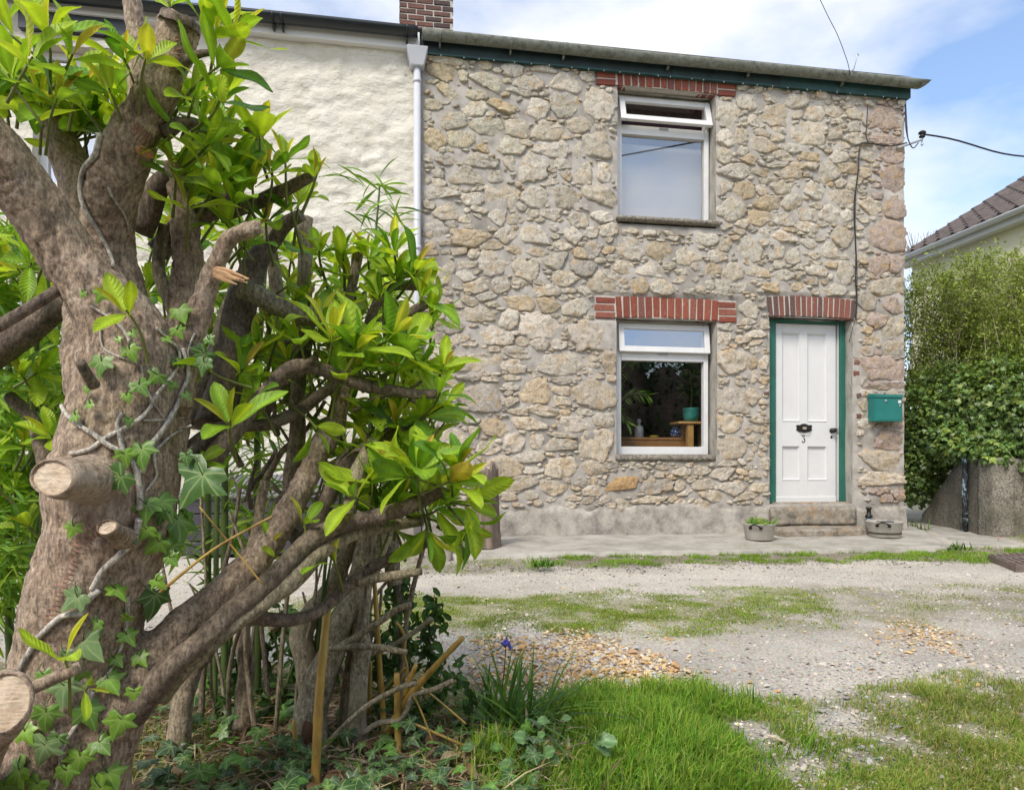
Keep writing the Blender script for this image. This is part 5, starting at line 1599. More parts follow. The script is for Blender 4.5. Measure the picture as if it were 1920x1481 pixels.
def leafy(name, label, cat, origin, dirs, ln, tint, proto, stalk=True, mat=None, stem=None):
    e = empty(name, tuple(origin))
    tag(e, label, cat)
    D = np.array([d for d, _ in dirs]); T = np.array([p for _, p in dirs])
    R = frames(D, np.tile([0, -.5, 1.0], (len(D), 1)) + rs.randn(len(D), 3) * 0.3)
    batch('leaves', proto, R, T, ln * rs.uniform(0.7, 1.2, len(D)), np.array(tint) * rs.uniform(.7, 1.3, (len(D), 1)), mat or M['hedge_leaf'], e)['kind'] = 'stuff'
    if stem: stem.build('stem', M['green_cane'], e, smooth=True)
    return e
dirs = []
stm = MB()
for k in range(16):
    a = k * 2.4; h = 0.12 + 0.30 * (k / 16)
    top = Vector((pc[0] + 0.03 * math.cos(a), pc[1] + 0.03 * math.sin(a), pc[2] + 0.15 + h))
    for j in range(7):
        b = j * 0.9 + a
        dirs.append(((math.cos(b), math.sin(b), rs.uniform(-.1, .6)), tuple(top + Vector((0.05 * math.cos(b), 0.05 * math.sin(b), rs.uniform(-.03, .03))))))
stm.tube([(pc[0], pc[1], pc[2] + 0.14), (pc[0] + .01, pc[1], pc[2] + 0.35), (pc[0] - .01, pc[1], pc[2] + 0.6)], 0.009, 7)
leafy('house_plant', 'bushy green house plant growing from the teal pot indoors', 'plant', (pc[0], pc[1], pc[2] + 0.14), dirs, 0.10, (0.07, 0.17, 0.03), small_proto(0.3), stem=stm)
# palm at the left of the window
pl = MB(); dirs = []
po = Vector((wx(1130, 760, YF + 0.5), YF + 0.5, 1.15))
for tip in (on_y(1216, 742, YF + 0.42), on_y(1187, 672, YF + 0.42), on_y(1178, 795, YF + 0.42), on_y(1150, 640, YF + 0.5)):
    mid = (po + tip) / 2 + Vector((0, 0, 0.22))
    C = catmull(np.array([tuple(po), tuple(mid), tuple(tip)]), 0.02)
    pl.tube(C, 0.005, 6)
    for i in range(len(C) // 3, len(C)):
        tg = C[min(i + 1, len(C) - 1)] - C[i - 1]; tg = tg / np.linalg.norm(tg)
        for sgn in (-1, 1):
            dirs.append((tuple(tg * 0.7 + np.array([0.1, -0.1, sgn * 0.7 - 0.35])), tuple(C[i])))
leafy('palm_plant', 'feathery palm fronds indoors at the left of the lower window', 'plant', tuple(po), dirs, 0.13, (0.15, 0.30, 0.035), small_proto(0.16), stem=pl)
def jar(name, label, cat, px, py, w, prof, mat, Y):
    p = on_y(px, py, Y); e = MB().lathe([(r * w, z * w) for r, z in prof], (p.x, Y, tz), 22).build(name, mat, None, smooth=True)
    return tag(e, label, cat)
jar('glass_decanter', 'clear cut glass decanter with round stopper on the indoor table', 'decanter', 1198, 800, 0.055, [(0, 0), (0.95, 0), (1, .1), (1, 2.0), (.75, 2.4), (.35, 2.6), (.3, 2.9), (.5, 2.95), (.3, 3.0), (.55, 3.3), (.5, 3.7), (.2, 3.95), (0, 4.0)], simple('cut_glass', (0.22, 0.24, 0.25), 0.15, 0.4, 60, 0.6, 90), YI + 0.08)
jar('patterned_vase', 'round blue and white vase on the indoor table by the plant stand', 'vase', 1268, 806, 0.075, [(0, 0), (.5, 0), (.95, .5), (1, .9), (.8, 1.4), (.4, 1.75), (.45, 1.9), (.35, 1.9), (.3, 1.7), (0, 1.2)], None or (lambda: (lambda k: (k.color(k.ramp(k.voro(45).outputs['Distance'], [(0.25, (0.6, 0.65, 0.7)), (0.4, (0.03, 0.07, 0.22))])).set(Roughness=0.2), k.m)[1])(NT('blue_white_glaze')))(), YI + 0.1)
jar('yellow_dish', 'small yellow dish on the indoor table', 'dish', 1226, 816, 0.055, [(0, 0), (.5, 0), (1, .35), (.95, .4), (.5, .12), (0, .1)], simple('yellow_glaze', (0.55, 0.48, 0.06), 0.3, 0.1, 9, 0), YI + 0.06)
# upstairs: two white pots on the inner sill, maroon blind
zu = OPEN['upper'][2] + 0.0
MB().box(WU[0], WU[1], YF + RD + 0.072, YF + RD + 0.22, zu - 0.05, zu).build('inner_sill', M['white_plastic'], cottage)
for px, label, prof in ((1239, 'white plastic bottle standing on the upstairs window sill', [(0, 0), (.9, 0), (1, .2), (1, 2.2), (.8, 2.6), (.45, 2.8), (.45, 3.3), (.35, 3.4), (0, 3.4)]),
                        (1178, 'white cup standing at the left of the upstairs window sill', [(0, 0), (.7, 0), (.85, 1.0), (1.3, 1.6), (1.35, 2.3), (1.25, 2.3), (.8, 1.2), (0, .6)])):
    x = wx(px, 410, YF + RD + 0.13)
    o = MB().lathe([(r * 0.034, z * 0.034) for r, z in prof], (x, YF + RD + 0.13, zu + 0.001), 18).build('white_bottle' if 'bottle' in label else 'white_cup', M['white_plastic'], None, smooth=True)
    tag(o, label, 'bottle' if 'bottle' in label else 'cup')
o = MB().box(WU[0] - 0.05, WU[1] + 0.05, YF + 0.29, YF + 0.33, WU[5] - 0.05, WU[3] + 0.1).build('window_blind', M['maroon'])
tag(o, 'rolled maroon blind seen through the upstairs vent', 'blind')

mb = MB()
vs, fs = [], []; n_ = 60
for k_ in range(n_ + 1):
    x = WU[0] - 0.03 + (WU[1] - WU[0] + 0.06) * k_ / n_
    y = YF + 0.345 + 0.002 * math.sin(k_ * 0.37)
    vs += [(x, y, zu - 0.15), (x, y + 0.004, WU[4] - 0.01)]
fs = [(2 * k_, 2 * k_ + 2, 2 * k_ + 3, 2 * k_ + 1) for k_ in range(n_)]
o = mb.add(vs, fs).build('roller_blind', simple('grey_blind', (0.50, 0.51, 0.53), 0.9, 0.05, 3, 0.15, 30), None, smooth=True)
tag(o, 'pale grey blind drawn down behind the large upstairs window pane', 'blind')
ow = MB()
ow.tube([(5.7 + (u - 0.5) * 26, -3.0, 8.95 + (u - 0.5) * 26 * 0.24 + 0.6 * (2 * u - 1) ** 2) for u in np.linspace(0, 1, 30)], 0.022, 6)
tag(ow.build('overhead_line', M['cable'], None, smooth=True), 'overhead line across the lane, mirrored as a thin dark stroke in the upstairs pane', 'cable')
# ================================================================ NEIGHBOUR ON THE RIGHT
nb = empty('neighbour_house', (9.5, 9.0, 0.0))
tag(nb, 'pale yellow neighbouring house with brown tiled roof behind the hedge', 'house')
EX, EZ, YV = 8.95, 4.56, 11.4
PIT = math.tan(math.radians(31.8))
yw = simple('yellow_render', (0.76, 0.73, 0.52), 0.8, 0.06, 3, 0.2, 50)
MB().box(9.15, 14, 2.0, YV - 0.15, 0.0, EZ + 0.05).build('wall', yw, nb)
mb = MB(); mb.add([(9.15, YV - 0.152, EZ + 0.04), (14, YV - 0.152, EZ + 0.04), (14, YV - 0.152, EZ + 0.04 + 4.85 * PIT)], [(0, 1, 2)]); mb.build('gable', yw, nb)
MB().box(8.98, 9.15, 2.0, YV, EZ - 0.14, EZ - 0.03).build('soffit_board', M['white_plastic'], nb, bevel=0.004)
def long_gutter():
    n = 12; r = 0.065; vs, fs = [], []
    prof = [(r * math.cos(a), -r * math.sin(a)) for a in np.linspace(0, math.pi, n)] + [((r - .006) * math.cos(a), -(r - .006) * math.sin(a)) for a in np.linspace(math.pi, 0, n)]
    m = len(prof)
    for y in (2.0, YV + 0.02):
        for x, z in prof: vs.append((EX - 0.03 + x, y, EZ + 0.01 + z))
    fs = [(k, (k + 1) % m, m + (k + 1) % m, m + k) for k in range(m)] + [tuple(range(m)), tuple(range(2 * m - 1, m - 1, -1))]
    return MB().add(vs, fs)
long_gutter().build('gutter', M['white_plastic'], nb, smooth=True)
# roof deck and tiles laid in courses; tile = curved pantile-like plate with thickness
mb = MB(); mb.add([(EX + 0.03, 2, EZ), (14.2, 2, EZ + (14.2 - EX - 0.03) * PIT), (14.2, YV, EZ + (14.2 - EX - 0.03) * PIT), (EX + 0.03, YV, EZ)], [(0, 1, 2, 3)])
deck = mb.build('roof', M['tile'], nb)
def tile_proto():
    prof = [(0, 0.012), (0.04, 0.0), (0.11, 0.0), (0.15, 0.012), (0.165, 0.036), (0.195, 0.046), (0.225, 0.036), (0.24, 0.012), (0.30, 0.006)]
    vs = []
    for x in (0.0, 0.36):
        for y, z in prof: vs.append((x, y, z + (0.024 if x == 0 else 0.0)))
    for y, z in prof: vs.append((0.0, y, z - 0.004))
    n = len(prof)
    fs = [(k, k + 1, n + k + 1, n + k) for k in range(n - 1)] + [(2 * n + k, 2 * n + k + 1, k + 1, k) for k in range(n - 1)]
    return np.array(vs), np.array(fs)
TV, TFc = tile_proto()
tile_me = np_mesh('tile', TV, TFc, False); tile_me.materials.append(M['tile'])
ca, sa = math.cos(math.atan(PIT)), math.sin(math.atan(PIT))
rest_v, rest_f, n0 = [], [], 0
GA = 0.29
for r in range(19):
    for c in range(30):
        y = YV - 0.30 - c * 0.30
        if y < 2.2: continue
        s = r * GA + 0.01
        o = Vector((EX + 0.0 + s * ca, y, EZ + 0.025 + s * sa))
        m = Matrix(((ca, 0, -sa, o.x), (0, 1, 0, o.y), (sa, 0, ca, o.z), (0, 0, 0, 1))) @ Matrix.Rotation(random.uniform(-.012, .012), 4, 'Y')
        q = (o - Vector((0, 0, CZ))); t = q.dot(Vector((SN, CS, 0))); pxx = 960 + F * q.dot(Vector((CS, -SN, 0))) / t
        if pxx < 2010 and r < 17:
            link('tile', tile_me, None, deck, m)
        else:
            R3 = np.array(m.to_3x3()); rest_v.append(TV @ R3.T + np.array(o)); rest_f.append(TFc + n0); n0 += len(TV)
if rest_v:
    o = link('roof_tiles', np_mesh('roof_tiles', np.vstack(rest_v), np.vstack(rest_f), False), M['tile'], deck); o['kind'] = 'stuff'
mb = MB()
vx = [(EX - 0.02 + s * ca, EZ - 0.01 + s * sa) for s in (0, 6.0)]
mb.add([(vx[0][0], YV + .004, vx[0][1] - .06), (vx[1][0], YV + .004, vx[1][1] - .06), (vx[1][0], YV + .004, vx[1][1] + .06), (vx[0][0], YV + .004, vx[0][1] + .06)] + [(vx[0][0], YV + .03, vx[0][1] - .06), (vx[1][0], YV + .03, vx[1][1] - .06), (vx[1][0], YV + .03, vx[1][1] + .06), (vx[0][0], YV + .03, vx[0][1] + .06)],
       [(0, 1, 2, 3), (7, 6, 5, 4), (3, 2, 6, 7)])
mb.build('verge_board', M['tile'], nb)

# low roughcast wall with a sloping start
A_, B_ = np.array((7.10, 8.55)), np.array((6.46, 6.72))
def wall_prism(line, prof, th, name, parent, mat):
    """line: two plan points; prof: list of (u, z) of the top; thickness to the right of the line"""
    d = line[1] - line[0]; L = np.linalg.norm(d); d = d / L; nrm = np.array((-d[1], d[0])) * th
    vs, fs = [], []
    k = len(prof)
    for off in (0, 1):
        for u, z in prof:
            p = line[0] + d * L * u + nrm * off
            vs += [(p[0], p[1], -0.05), (p[0], p[1], z)]
    for i in range(k - 1):
        a = 2 * i; b = 2 * k + 2 * i
        fs += [(a, a + 2, a + 3, a + 1), (b + 1, b + 3, b + 2, b), (a + 1, a + 3, b + 3, b + 1)]
    e = 2 * (k - 1)
    fs += [(0, 1, 2 * k + 1, 2 * k), (e, 2 * k + e, 2 * k + e + 1, e + 1)]
    bm = bmesh.new(); vv = [bm.verts.new(v) for v in vs]
    for f in fs: bm.faces.new([vv[i] for i in f])
    bmesh.ops.recalc_face_normals(bm, faces=bm.faces)
    bmesh.ops.subdivide_edges(bm, edges=bm.edges, cuts=6, use_grid_fill=True)
    bm.normal_update()
    P = np.array([v.co[:] for v in bm.verts]); nz_ = fbm(P, 4, 4, 33)
    for v, q in zip(bm.verts, nz_): v.co += v.normal * float(q) * 0.02
    for f in bm.faces: f.smooth = True
    me = bpy.data.meshes.new(name); bm.to_mesh(me); bm.free()
    return link(name, me, mat, parent)
lw = empty('garden_wall', (6.5, 7.0, 0))
tag(lw, 'low grey roughcast garden wall with sloping top, under the ivy at right', 'wall')
wall_prism((A_, B_), [(0, 0.16), (0.12, 0.30), (0.5, 0.80), (0.62, 0.90), (1.0, 0.90)], 0.22, 'side_wall', lw, M['roughcast'])
wall_prism((B_ + np.array((0.004, 0.0)), np.array((10.5, 6.60))), [(0, 0.895), (0.5, 0.90), (1, 0.90)], 0.22, 'front_wall', lw, M['roughcast'])
# flaking pipe in front of it
q0 = B_ * 0.685 + A_ * 0.315; dn = np.array((-0.06, -0.03))
fp = empty('drain_pipe', (q0[0] + dn[0], q0[1] + dn[1], 0.04))
tag(fp, 'upright black pipe with flaking pale blue paint against the roughcast wall', 'pipe')
x, y = q0 + dn
MB().tube([(x, y, 0.03), (x, y, 0.5), (x + 0.004, y, 1.02)], 0.032, 14).build('pipe', M['flaking'], fp, smooth=True)
MB().lathe([(0.032, -.03), (0.042, -.03), (0.042, .03), (0.032, .03)], (x, y, 0.18), 14).build('collar', M['flaking'], fp, smooth=True)

# ---- ivy mass and loose shrub over the wall
def volume_points(ells, n, shell=0.6):
    out = []
    vol = np.array([e[3] * e[4] * e[5] for e in ells]); vol = vol ** 0.67; vol /= vol.sum()
    for e, w in zip(ells, vol):
        k = int(n * w)
        d = rs.randn(k, 3); d /= np.linalg.norm(d, axis=1, keepdims=True)
        r = np.where(rs.rand(k) < shell, rs.uniform(0.82, 1.06, k), rs.rand(k) ** 0.5)
        out.append(np.c_[np.array(e[:3]) + d * r[:, None] * np.array(e[3:6]), d])
    return np.vstack(out)
iv = empty('ivy_hedge', (7.4, 7.4, 0.85))
tag(iv, 'dense dark ivy and privet mass covering the low roughcast wall at right', 'hedge')
E = [(7.15, 8.2, 1.45, .42, .6, .75), (7.3, 7.5, 1.55, .62, .7, .62), (7.5, 7.05, 1.35, .75, .5, .55), (8.4, 7.2, 1.5, .9, .7, .75), (9.3, 7.2, 1.6, .8, .7, .8), (7.25, 8.9, 1.2, .45, .5, .95), (7.0, 8.45, 0.85, .22, .35, .55), (7.75, 6.78, 0.95, .5, .22, .28), (7.35, 6.66, 1.05, .6, .2, .24), (8.2, 6.58, .92, .75, .2, .42), (6.85, 7.5, 1.12, .35, .55, .3), (6.62, 6.95, 1.02, .22, .3, .18), (7.05, 6.62, .88, .34, .13, .20), (7.7, 6.58, .80, .5, .13, .28), (8.6, 6.56, .78, .6, .13, .30), (6.60, 6.80, .95, .2, .16, .16)]
Q = volume_points(E, 21000)
D = Q[:, 3:] * 0.6 + rs.randn(len(Q), 3) * 0.55 + np.array([0, -.1, -.25])
U = Q[:, 3:] + rs.randn(len(Q), 3) * 0.4 + np.array([-.1, -.3, .6])
tt = np.array([0.095, 0.185, 0.036]) * rs.uniform(.55, 1.5, (len(Q), 1))
lite = rs.rand(len(Q)) < 0.24; tt[lite] = np.array([0.24, 0.33, 0.05]) * rs.uniform(.7, 1.2, (lite.sum(), 1))
nn = fbm(Q[:, :3], 2.5, 3, 90)[:, None]; tt *= (1 + 0.5 * nn)
batch('leaves', ivy_proto(3), frames(D, U), Q[:, :3], rs.uniform(.035, .075, len(Q)), tt, M['ivy'], iv)['kind'] = 'stuff'
E2 = [(7.1, 8.3, 1.6, .35, .6, .6), (7.4, 7.4, 1.85, .6, .7, .5), (8.3, 7.3, 1.9, .8, .6, .5), (6.95, 8.6, 1.1, .25, .4, .8)]
Q = volume_points(E2, 16000, 0.75)
D = Q[:, 3:] * 0.5 + rs.randn(len(Q), 3) * 0.6 + np.array([0, 0, .1])
tt = np.array([0.18, 0.275, 0.04]) * rs.uniform(.5, 1.4, (len(Q), 1))
batch('privet_leaves', small_proto(0.5), frames(D, rs.randn(len(Q), 3) * .5 + np.array([-.1, -.3, .8])), Q[:, :3], rs.uniform(.022, .042, len(Q)), tt, M['hedge_leaf'], iv)['kind'] = 'stuff'
mb = MB()
for k in range(16):
    b = Vector((rs.uniform(7.0, 9), rs.uniform(7.2, 8.6), 0.3)); mb.tube([tuple(b), tuple(b + Vector((rs.uniform(-.2, .2), rs.uniform(-.2, .2), 0.8))), tuple(b + Vector((rs.uniform(-.4, .4), rs.uniform(-.3, .3), 1.5)))], [0.02, 0.014, 0.006], 6)
mb.build('stem', M['bark_dark'], iv, smooth=True)

sb2 = empty('loose_shrub', (8.0, 8.4, 0.3))
tag(sb2, 'tall loose green shrub with thin arching twigs in front of the yellow house wall', 'shrub')
tw = MB(); LP, LD = [], []
for k in range(620):
    b = np.array((rs.uniform(6.95, 9.1), rs.uniform(7.3, 9.3), rs.uniform(1.6, 2.9)))
    az = rs.uniform(0, 2 * math.pi); ln = rs.uniform(0.5, 1.35)
    hmax = 3.34 + 0.66 * np.clip((b[0] - 6.9) / 1.6, 0, 1)
    up = min(ln * rs.uniform(0.7, 1.25), max(0.3, hmax - b[2] + rs.uniform(-.2, .2)))
    dxy = np.array((math.cos(az), math.sin(az))) * ln * 0.55
    c1_ = b + np.array((dxy[0] * .35, dxy[1] * .35, up * .75)); c2_ = b + np.array((dxy[0], dxy[1], up * rs.uniform(.75, 1.0)))
    C = catmull(np.array([b, c1_, c2_]), 0.05)
    if C[:, 0].min() < 6.55: continue
    if k % 2 == 0: tw.tube(C[::3] if len(C) > 8 else C, np.linspace(0.006, 0.002, len(C[::3] if len(C) > 8 else C)), 4, False)
    m_ = rs.randint(75, 125)
    idx = rs.randint(0, len(C), m_)
    LP.append(C[idx] + rs.randn(m_, 3) * 0.035); LD.append(rs.randn(m_, 3) * 0.7 + (c2_ - b) * 0.5)
LP = np.vstack(LP); LD = np.vstack(LD)
tt = np.array([0.28, 0.36, 0.07]) * rs.uniform(.5, 1.35, (len(LP), 1))
batch('leaves', small_proto(0.42), frames(LD, rs.randn(len(LP), 3) * .6 + np.array([-.1, -.3, .8])), LP, rs.uniform(.030, .062, len(LP)), tt, M['hedge_leaf'], sb2)['kind'] = 'stuff'
o = tw.build('twigs', M['bark_pale'], sb2, smooth=True); o['kind'] = 'stuff'

# ---- far bare tree
rs = np.random.RandomState(77)
bt = MB()
def grow(p, d, l, r, n):
    q = p + d * l
    bt.tube([tuple(p), tuple((p + q) / 2 + Vector((rs.uniform(-1, 1), rs.uniform(-1, 1), 0)) * l * 0.05), tuple(q)], [r, r * .85, r * .7], 5, False)
    if n == 0: return
    for _ in range(3 if n > 1 else 4):
        dd = (d + Vector((rs.uniform(-.55, .55), rs.uniform(-.3, .3), rs.uniform(-.05, .45)))).normalized()
        grow(q, dd, l * rs.uniform(.62, .85), r * .62, n - 1)
tp = at(1700, 900, 48); tp.z = 0
grow(tp, Vector((0, 0, 1)), 4.9, 0.22, 5)
o = bt.build('bare_tree', simple('grey_twig', (0.24, 0.22, 0.20), 0.9, 0.1, 5, 0), None, smooth=True)
tag(o, 'distant leafless tree behind the roofline beside the cottage corner', 'tree')

# ---- tall evergreen hedge across the lane behind the viewpoint: what the window panes mirror
E = [(x, -5.2 + rs.uniform(-.4, .4), 2.0 + rs.uniform(-.2, .3), 1.1, 0.9, 2.4 + rs.uniform(-.3, .4)) for x in np.arange(-9, 12, 1.2)]
Q = volume_points(E, 30000, 0.5)
D = Q[:, 3:] * 0.6 + rs.randn(len(Q), 3) * 0.6
o = batch('evergreen_hedge', small_proto(0.5), frames(D, Q[:, 3:] + rs.randn(len(Q), 3) * .5), Q[:, :3], rs.uniform(.14, .26, len(Q)), np.array([0.06, 0.12, 0.03]) * rs.uniform(.4, 1.6, (len(Q), 1)), M['hedge_leaf'])
core = MB()
for e in E: core.lathe([(0.02, -0.80 * e[5])] + [(0.78 * e[3] * math.cos(a), 0.78 * e[5] * math.sin(a)) for a in np.linspace(-1.35, 1.35, 9)] + [(0.02, 0.80 * e[5])], e[:3], 12)
o2 = core.build('solid_core', M['bark_dark'], o, smooth=True); o2['kind'] = 'stuff'  # solid dark cores added so no sky shows through the mirrored hedge
tag(o, 'tall dark evergreen hedge on the far side of the lane, mirrored in the window', 'hedge')
# ================================================================ THE BIG LAUREL
from mathutils.bvhtree import BVHTree
RIGHT = np.array((CS, -SN, 0.0)); UP = np.array((0, 0, 1.0)); FWD = np.array((SN, CS, 0.0))

def path(rows, step=0.02):
    """rows of (px, py, distance, radius in px) -> resampled centre line and radii in metres"""
    P = []
    for px, py, t, r in rows:
        v = at(px, py, t); P.append((v.x, v.y, v.z, r * t / F))
    C = catmull(np.array(P), step)
    return C[:, :3], np.maximum(C[:, 3], 0.0012)

lb = at(130, 1640, 1.36); lb.z = 0.0
laurel = empty('laurel_tree', tuple(lb))
tag(laurel, 'big pollarded laurel with thick twisted trunk and bright green leaves in the left foreground', 'tree')

TR = [
 [(60, 1760, 1.36, 135), (110, 1560, 1.36, 118), (122, 1420, 1.36, 112), (135, 1280, 1.36, 106), (165, 1130, 1.36, 104), (203, 1000, 1.36, 110), (213, 900, 1.36, 114), (228, 800, 1.36, 99), (240, 700, 1.36, 90), (231, 625, 1.35, 78), (190, 560, 1.33, 63), (120, 468, 1.30, 54), (50, 362, 1.26, 55), (-10, 290, 1.22, 58), (-130, 190, 1.15, 62)],
 [(200, 780, 1.42, 60), (172, 700, 1.43, 48), (163, 600, 1.47, 42), (158, 450, 1.54, 38), (146, 345, 1.54, 36), (122, 285, 1.54, 32), (98, 232, 1.54, 27)],
 [(262, 700, 1.40, 62), (240, 600, 1.44, 50), (218, 510, 1.45, 43), (204, 430, 1.43, 45), (216, 340, 1.39, 50), (244, 265, 1.37, 45), (284, 190, 1.36, 40), (318, 110, 1.36, 38), (334, 58, 1.36, 38), (340, 36, 1.36, 37)],
 [(300, 790, 1.45, 50), (330, 680, 1.49, 38), (347, 570, 1.52, 32), (350, 470, 1.53, 29), (340, 380, 1.53, 26), (326, 300, 1.52, 22)],
 [(318, 760, 1.40, 46), (352, 640, 1.41, 32), (378, 575, 1.41, 25), (402, 508, 1.40, 20), (432, 448, 1.39, 16), (488, 425, 1.38, 12)],
 [(140, 1480, 1.36, 95), (205, 1350, 1.35, 64), (275, 1245, 1.38, 45), (345, 1172, 1.42, 36), (430, 1100, 1.47, 29), (505, 1018, 1.52, 25.5), (553, 935, 1.57, 24), (596, 850, 1.62, 22), (638, 768, 1.66, 18), (655, 690, 1.70, 13)],
 [(260, 1000, 1.38, 54), (290, 920, 1.39, 44), (312, 830, 1.41, 38), (330, 740, 1.45, 30)],
 [(-90, 1620, 1.26, 70), (-70, 1480, 1.20, 52), (-45, 1400, 1.15, 40)],
 [(262, 200, 1.42, 22), (258, 80, 1.42, 20), (240, -30, 1.42, 16)],
]
bm = bmesh.new()
for rows in TR:
    C, R = path(rows, 0.016)
    v, f = tube_np(C, R, 18, True)
    vv = [bm.verts.new(p) for p in v]
    for q in f: bm.faces.new([vv[i] for i in q])
bmesh.ops.recalc_face_normals(bm, faces=bm.faces)
me = bpy.data.meshes.new('rough_trunk'); bm.to_mesh(me); bm.free()
tmp = bpy.data.objects.new('rough_trunk', me); COL.objects.link(tmp)
md = tmp.modifiers.new('r', 'REMESH'); md.mode = 'VOXEL'; md.voxel_size = 0.0058
sm = tmp.modifiers.new('s', 'SMOOTH'); sm.factor = 0.5; sm.iterations = 7
dg = bpy.context.evaluated_depsgraph_get()
te = bpy.data.meshes.new_from_object(tmp.evaluated_get(dg))
bpy.data.objects.remove(tmp)
n = len(te.vertices)
co = np.empty(n * 3, dtype=np.float32); te.vertices.foreach_get('co', co); co = co.reshape(-1, 3).astype(np.float64)
no = np.empty(n * 3, dtype=np.float32); te.vertex_normals.foreach_get('vector', no); no = no.reshape(-1, 3)
d = 0.010 * fbm(co, 7, 3, 201) + 0.0045 * fbm(co * np.array((1, 1, 1.6)), 26, 4, 202)
# ring wrinkles and pitted lines that laurel bark carries
d += 0.0022 * fbm(co * np.array((1, 1, .45)), 75, 3, 203) - 0.0028 * np.clip(1 - np.abs(fbm(co * np.array((1, 1, 1.8)), 20, 3, 206)) * 9, 0, 1)
rg = np.clip(1 - np.abs(fbm(co, 9, 3, 205)) * 7, 0, 1); d -= 0.0035 * rg
co += no * d[:, None]
te.vertices.foreach_set('co', co.astype(np.float32).ravel())
te.polygons.foreach_set('use_smooth', np.ones(len(te.polygons), dtype=bool))
te.name = 'trunk'; te.materials.clear()
trunk = link('trunk', te, M['bark'], laurel)
te.update()
bvh = BVHTree.FromPolygons([tuple(c) for c in co], [tuple(p.vertices) for p in te.polygons])
print('trunk verts', n)

def on_trunk(px, py, lift=0.004, t0=1.25):
    r = ray(px, py); dv = Vector(r).normalized()
    h, nn, _, dist = bvh.ray_cast(Vector((0, 0, CZ)), dv)
    if h is None: return at(px, py, t0), Vector(-FWD), False
    if nn.dot(dv) > 0: nn = -nn
    return h + nn * lift, nn, True

def cut_disc(c, nrm, rx, ry, name='cut_face', mat=None, seed=0, roll=0.0):
    nrm = Vector(nrm).normalized()
    u = nrm.cross(Vector((0, 0, 1))).normalized(); w = u.cross(nrm)
    u2 = u * math.cos(roll) + w * math.sin(roll); w2 = w * math.cos(roll) - u * math.sin(roll)
    rr = np.random.RandomState(seed); K = 28
    wob = 1 + 0.04 * np.sin(np.arange(K) * 2 * math.pi / K * 2 + seed) + 0.02 * rr.randn(K)
    vs, fs = [], []
    for q, dz in ((1.06, -0.012), (1.02, 0.001), (0.93, 0.004), (0.6, 0.003), (0.3, 0.005)):
        for k in range(K):
            a = 2 * math.pi * k / K
            vs.append(tuple(c + u2 * (rx * q * wob[k] * math.cos(a)) + w2 * (ry * q * wob[k] * math.sin(a)) + nrm * (dz + 0.0015 * rr.randn())))
    for j in range(4):
        for k in range(K): fs.append((j * K + k, j * K + (k + 1) % K, (j + 1) * K + (k + 1) % K, (j + 1) * K + k))
    vs.append(tuple(c + nrm * 0.004)); fs += [(4 * K + k, 4 * K + (k + 1) % K, 5 * K) for k in range(K)]
    mb = MB().add(vs, fs)
    return mb.build(name, mat or M['cut'], trunk, smooth=True)
toC = -FWD
def stub(c_end, nrm, rx, ry, base, br, seed, roll=0.0):
    """sawn stub: a lofted piece of bark with a flat cut and a rim"""
    nrm = Vector(nrm).normalized(); c = Vector(c_end); b = Vector(base)
    u = nrm.cross(Vector((0, 0, 1))).normalized(); w = u.cross(nrm)
    u2 = u * math.cos(roll) + w * math.sin(roll); w2 = w * math.cos(roll) - u * math.sin(roll)
    K, J = 40, 16; V = []
    for j in range(J):
        q = j / (J - 1); e = q * q * (3 - 2 * q)
        ctr = b.lerp(c, q); fl = 1 + 0.10 * math.exp(-((q - 0.9) / 0.08) ** 2) + 0.35 * (1 - q) ** 3
        for k in range(K):
            a = 2 * math.pi * k / K
            V.append(ctr + u2 * ((br * (1 - e) + rx * 1.10 * e) * fl * math.cos(a)) + w2 * ((br * (1 - e) + ry * 1.12 * e) * fl * math.sin(a)))
    for q, dz in ((1.05, 0.006), (0.99, 0.005), (0.96, -0.004)):
        for k in range(K):
            a = 2 * math.pi * k / K; V.append(c + nrm * dz + u2 * (rx * q * math.cos(a)) + w2 * (ry * q * math.sin(a)))
    V = np.array([tuple(v) for v in V]); J2 = J + 3
    nz = fbm(V, 30, 3, seed + 300); nzz = fbm(V * np.array((1, 1, 1)), 12, 3, seed + 310)
    rad = V - np.repeat(np.array([tuple(b.lerp(c, min(1, j / (J - 1)))) for j in range(J2)]), K, axis=0)
    V = V + rad * (0.07 * nz + 0.09 * nzz)[:, None] * np.repeat(np.r_[np.ones(J), 0.3, 0.15, 0.1], K)[:, None]
    f = np.array([(j * K + k, j * K + (k + 1) % K, (j + 1) * K + (k + 1) % K, (j + 1) * K + k) for j in range(J2 - 1) for k in range(K)])
    o = link('stub', np_mesh('stub', V, f), M['bark'], laurel)
    # cut face
    rr = np.random.RandomState(seed); vs, fs = [], []
    for q in (1.0, 0.85, 0.65, 0.45, 0.25):
        for k in range(K):
            a = 2 * math.pi * k / K; vs.append(tuple(c + nrm * (0.0005 + 0.0007 * rr.randn()) + u2 * (rx * q * math.cos(a)) + w2 * (ry * q * math.sin(a))))
    for j in range(4):
        for k in range(K): fs.append((j * K + k, j * K + (k + 1) % K, (j + 1) * K + (k + 1) % K, (j + 1) * K + k))
    vs.append(tuple(c)); fs += [(4 * K + k, 4 * K + (k + 1) % K, 5 * K) for k in range(K)]
    MB().add(vs, fs).build('cut_face', M['cut'], o, smooth=True)
stub(at(101, 896, 1.165), toC * 0.95 - RIGHT * 0.30 + UP * 0.12, 0.0455, 0.0285, at(215, 905, 1.33), 0.055, 1, 0.08)
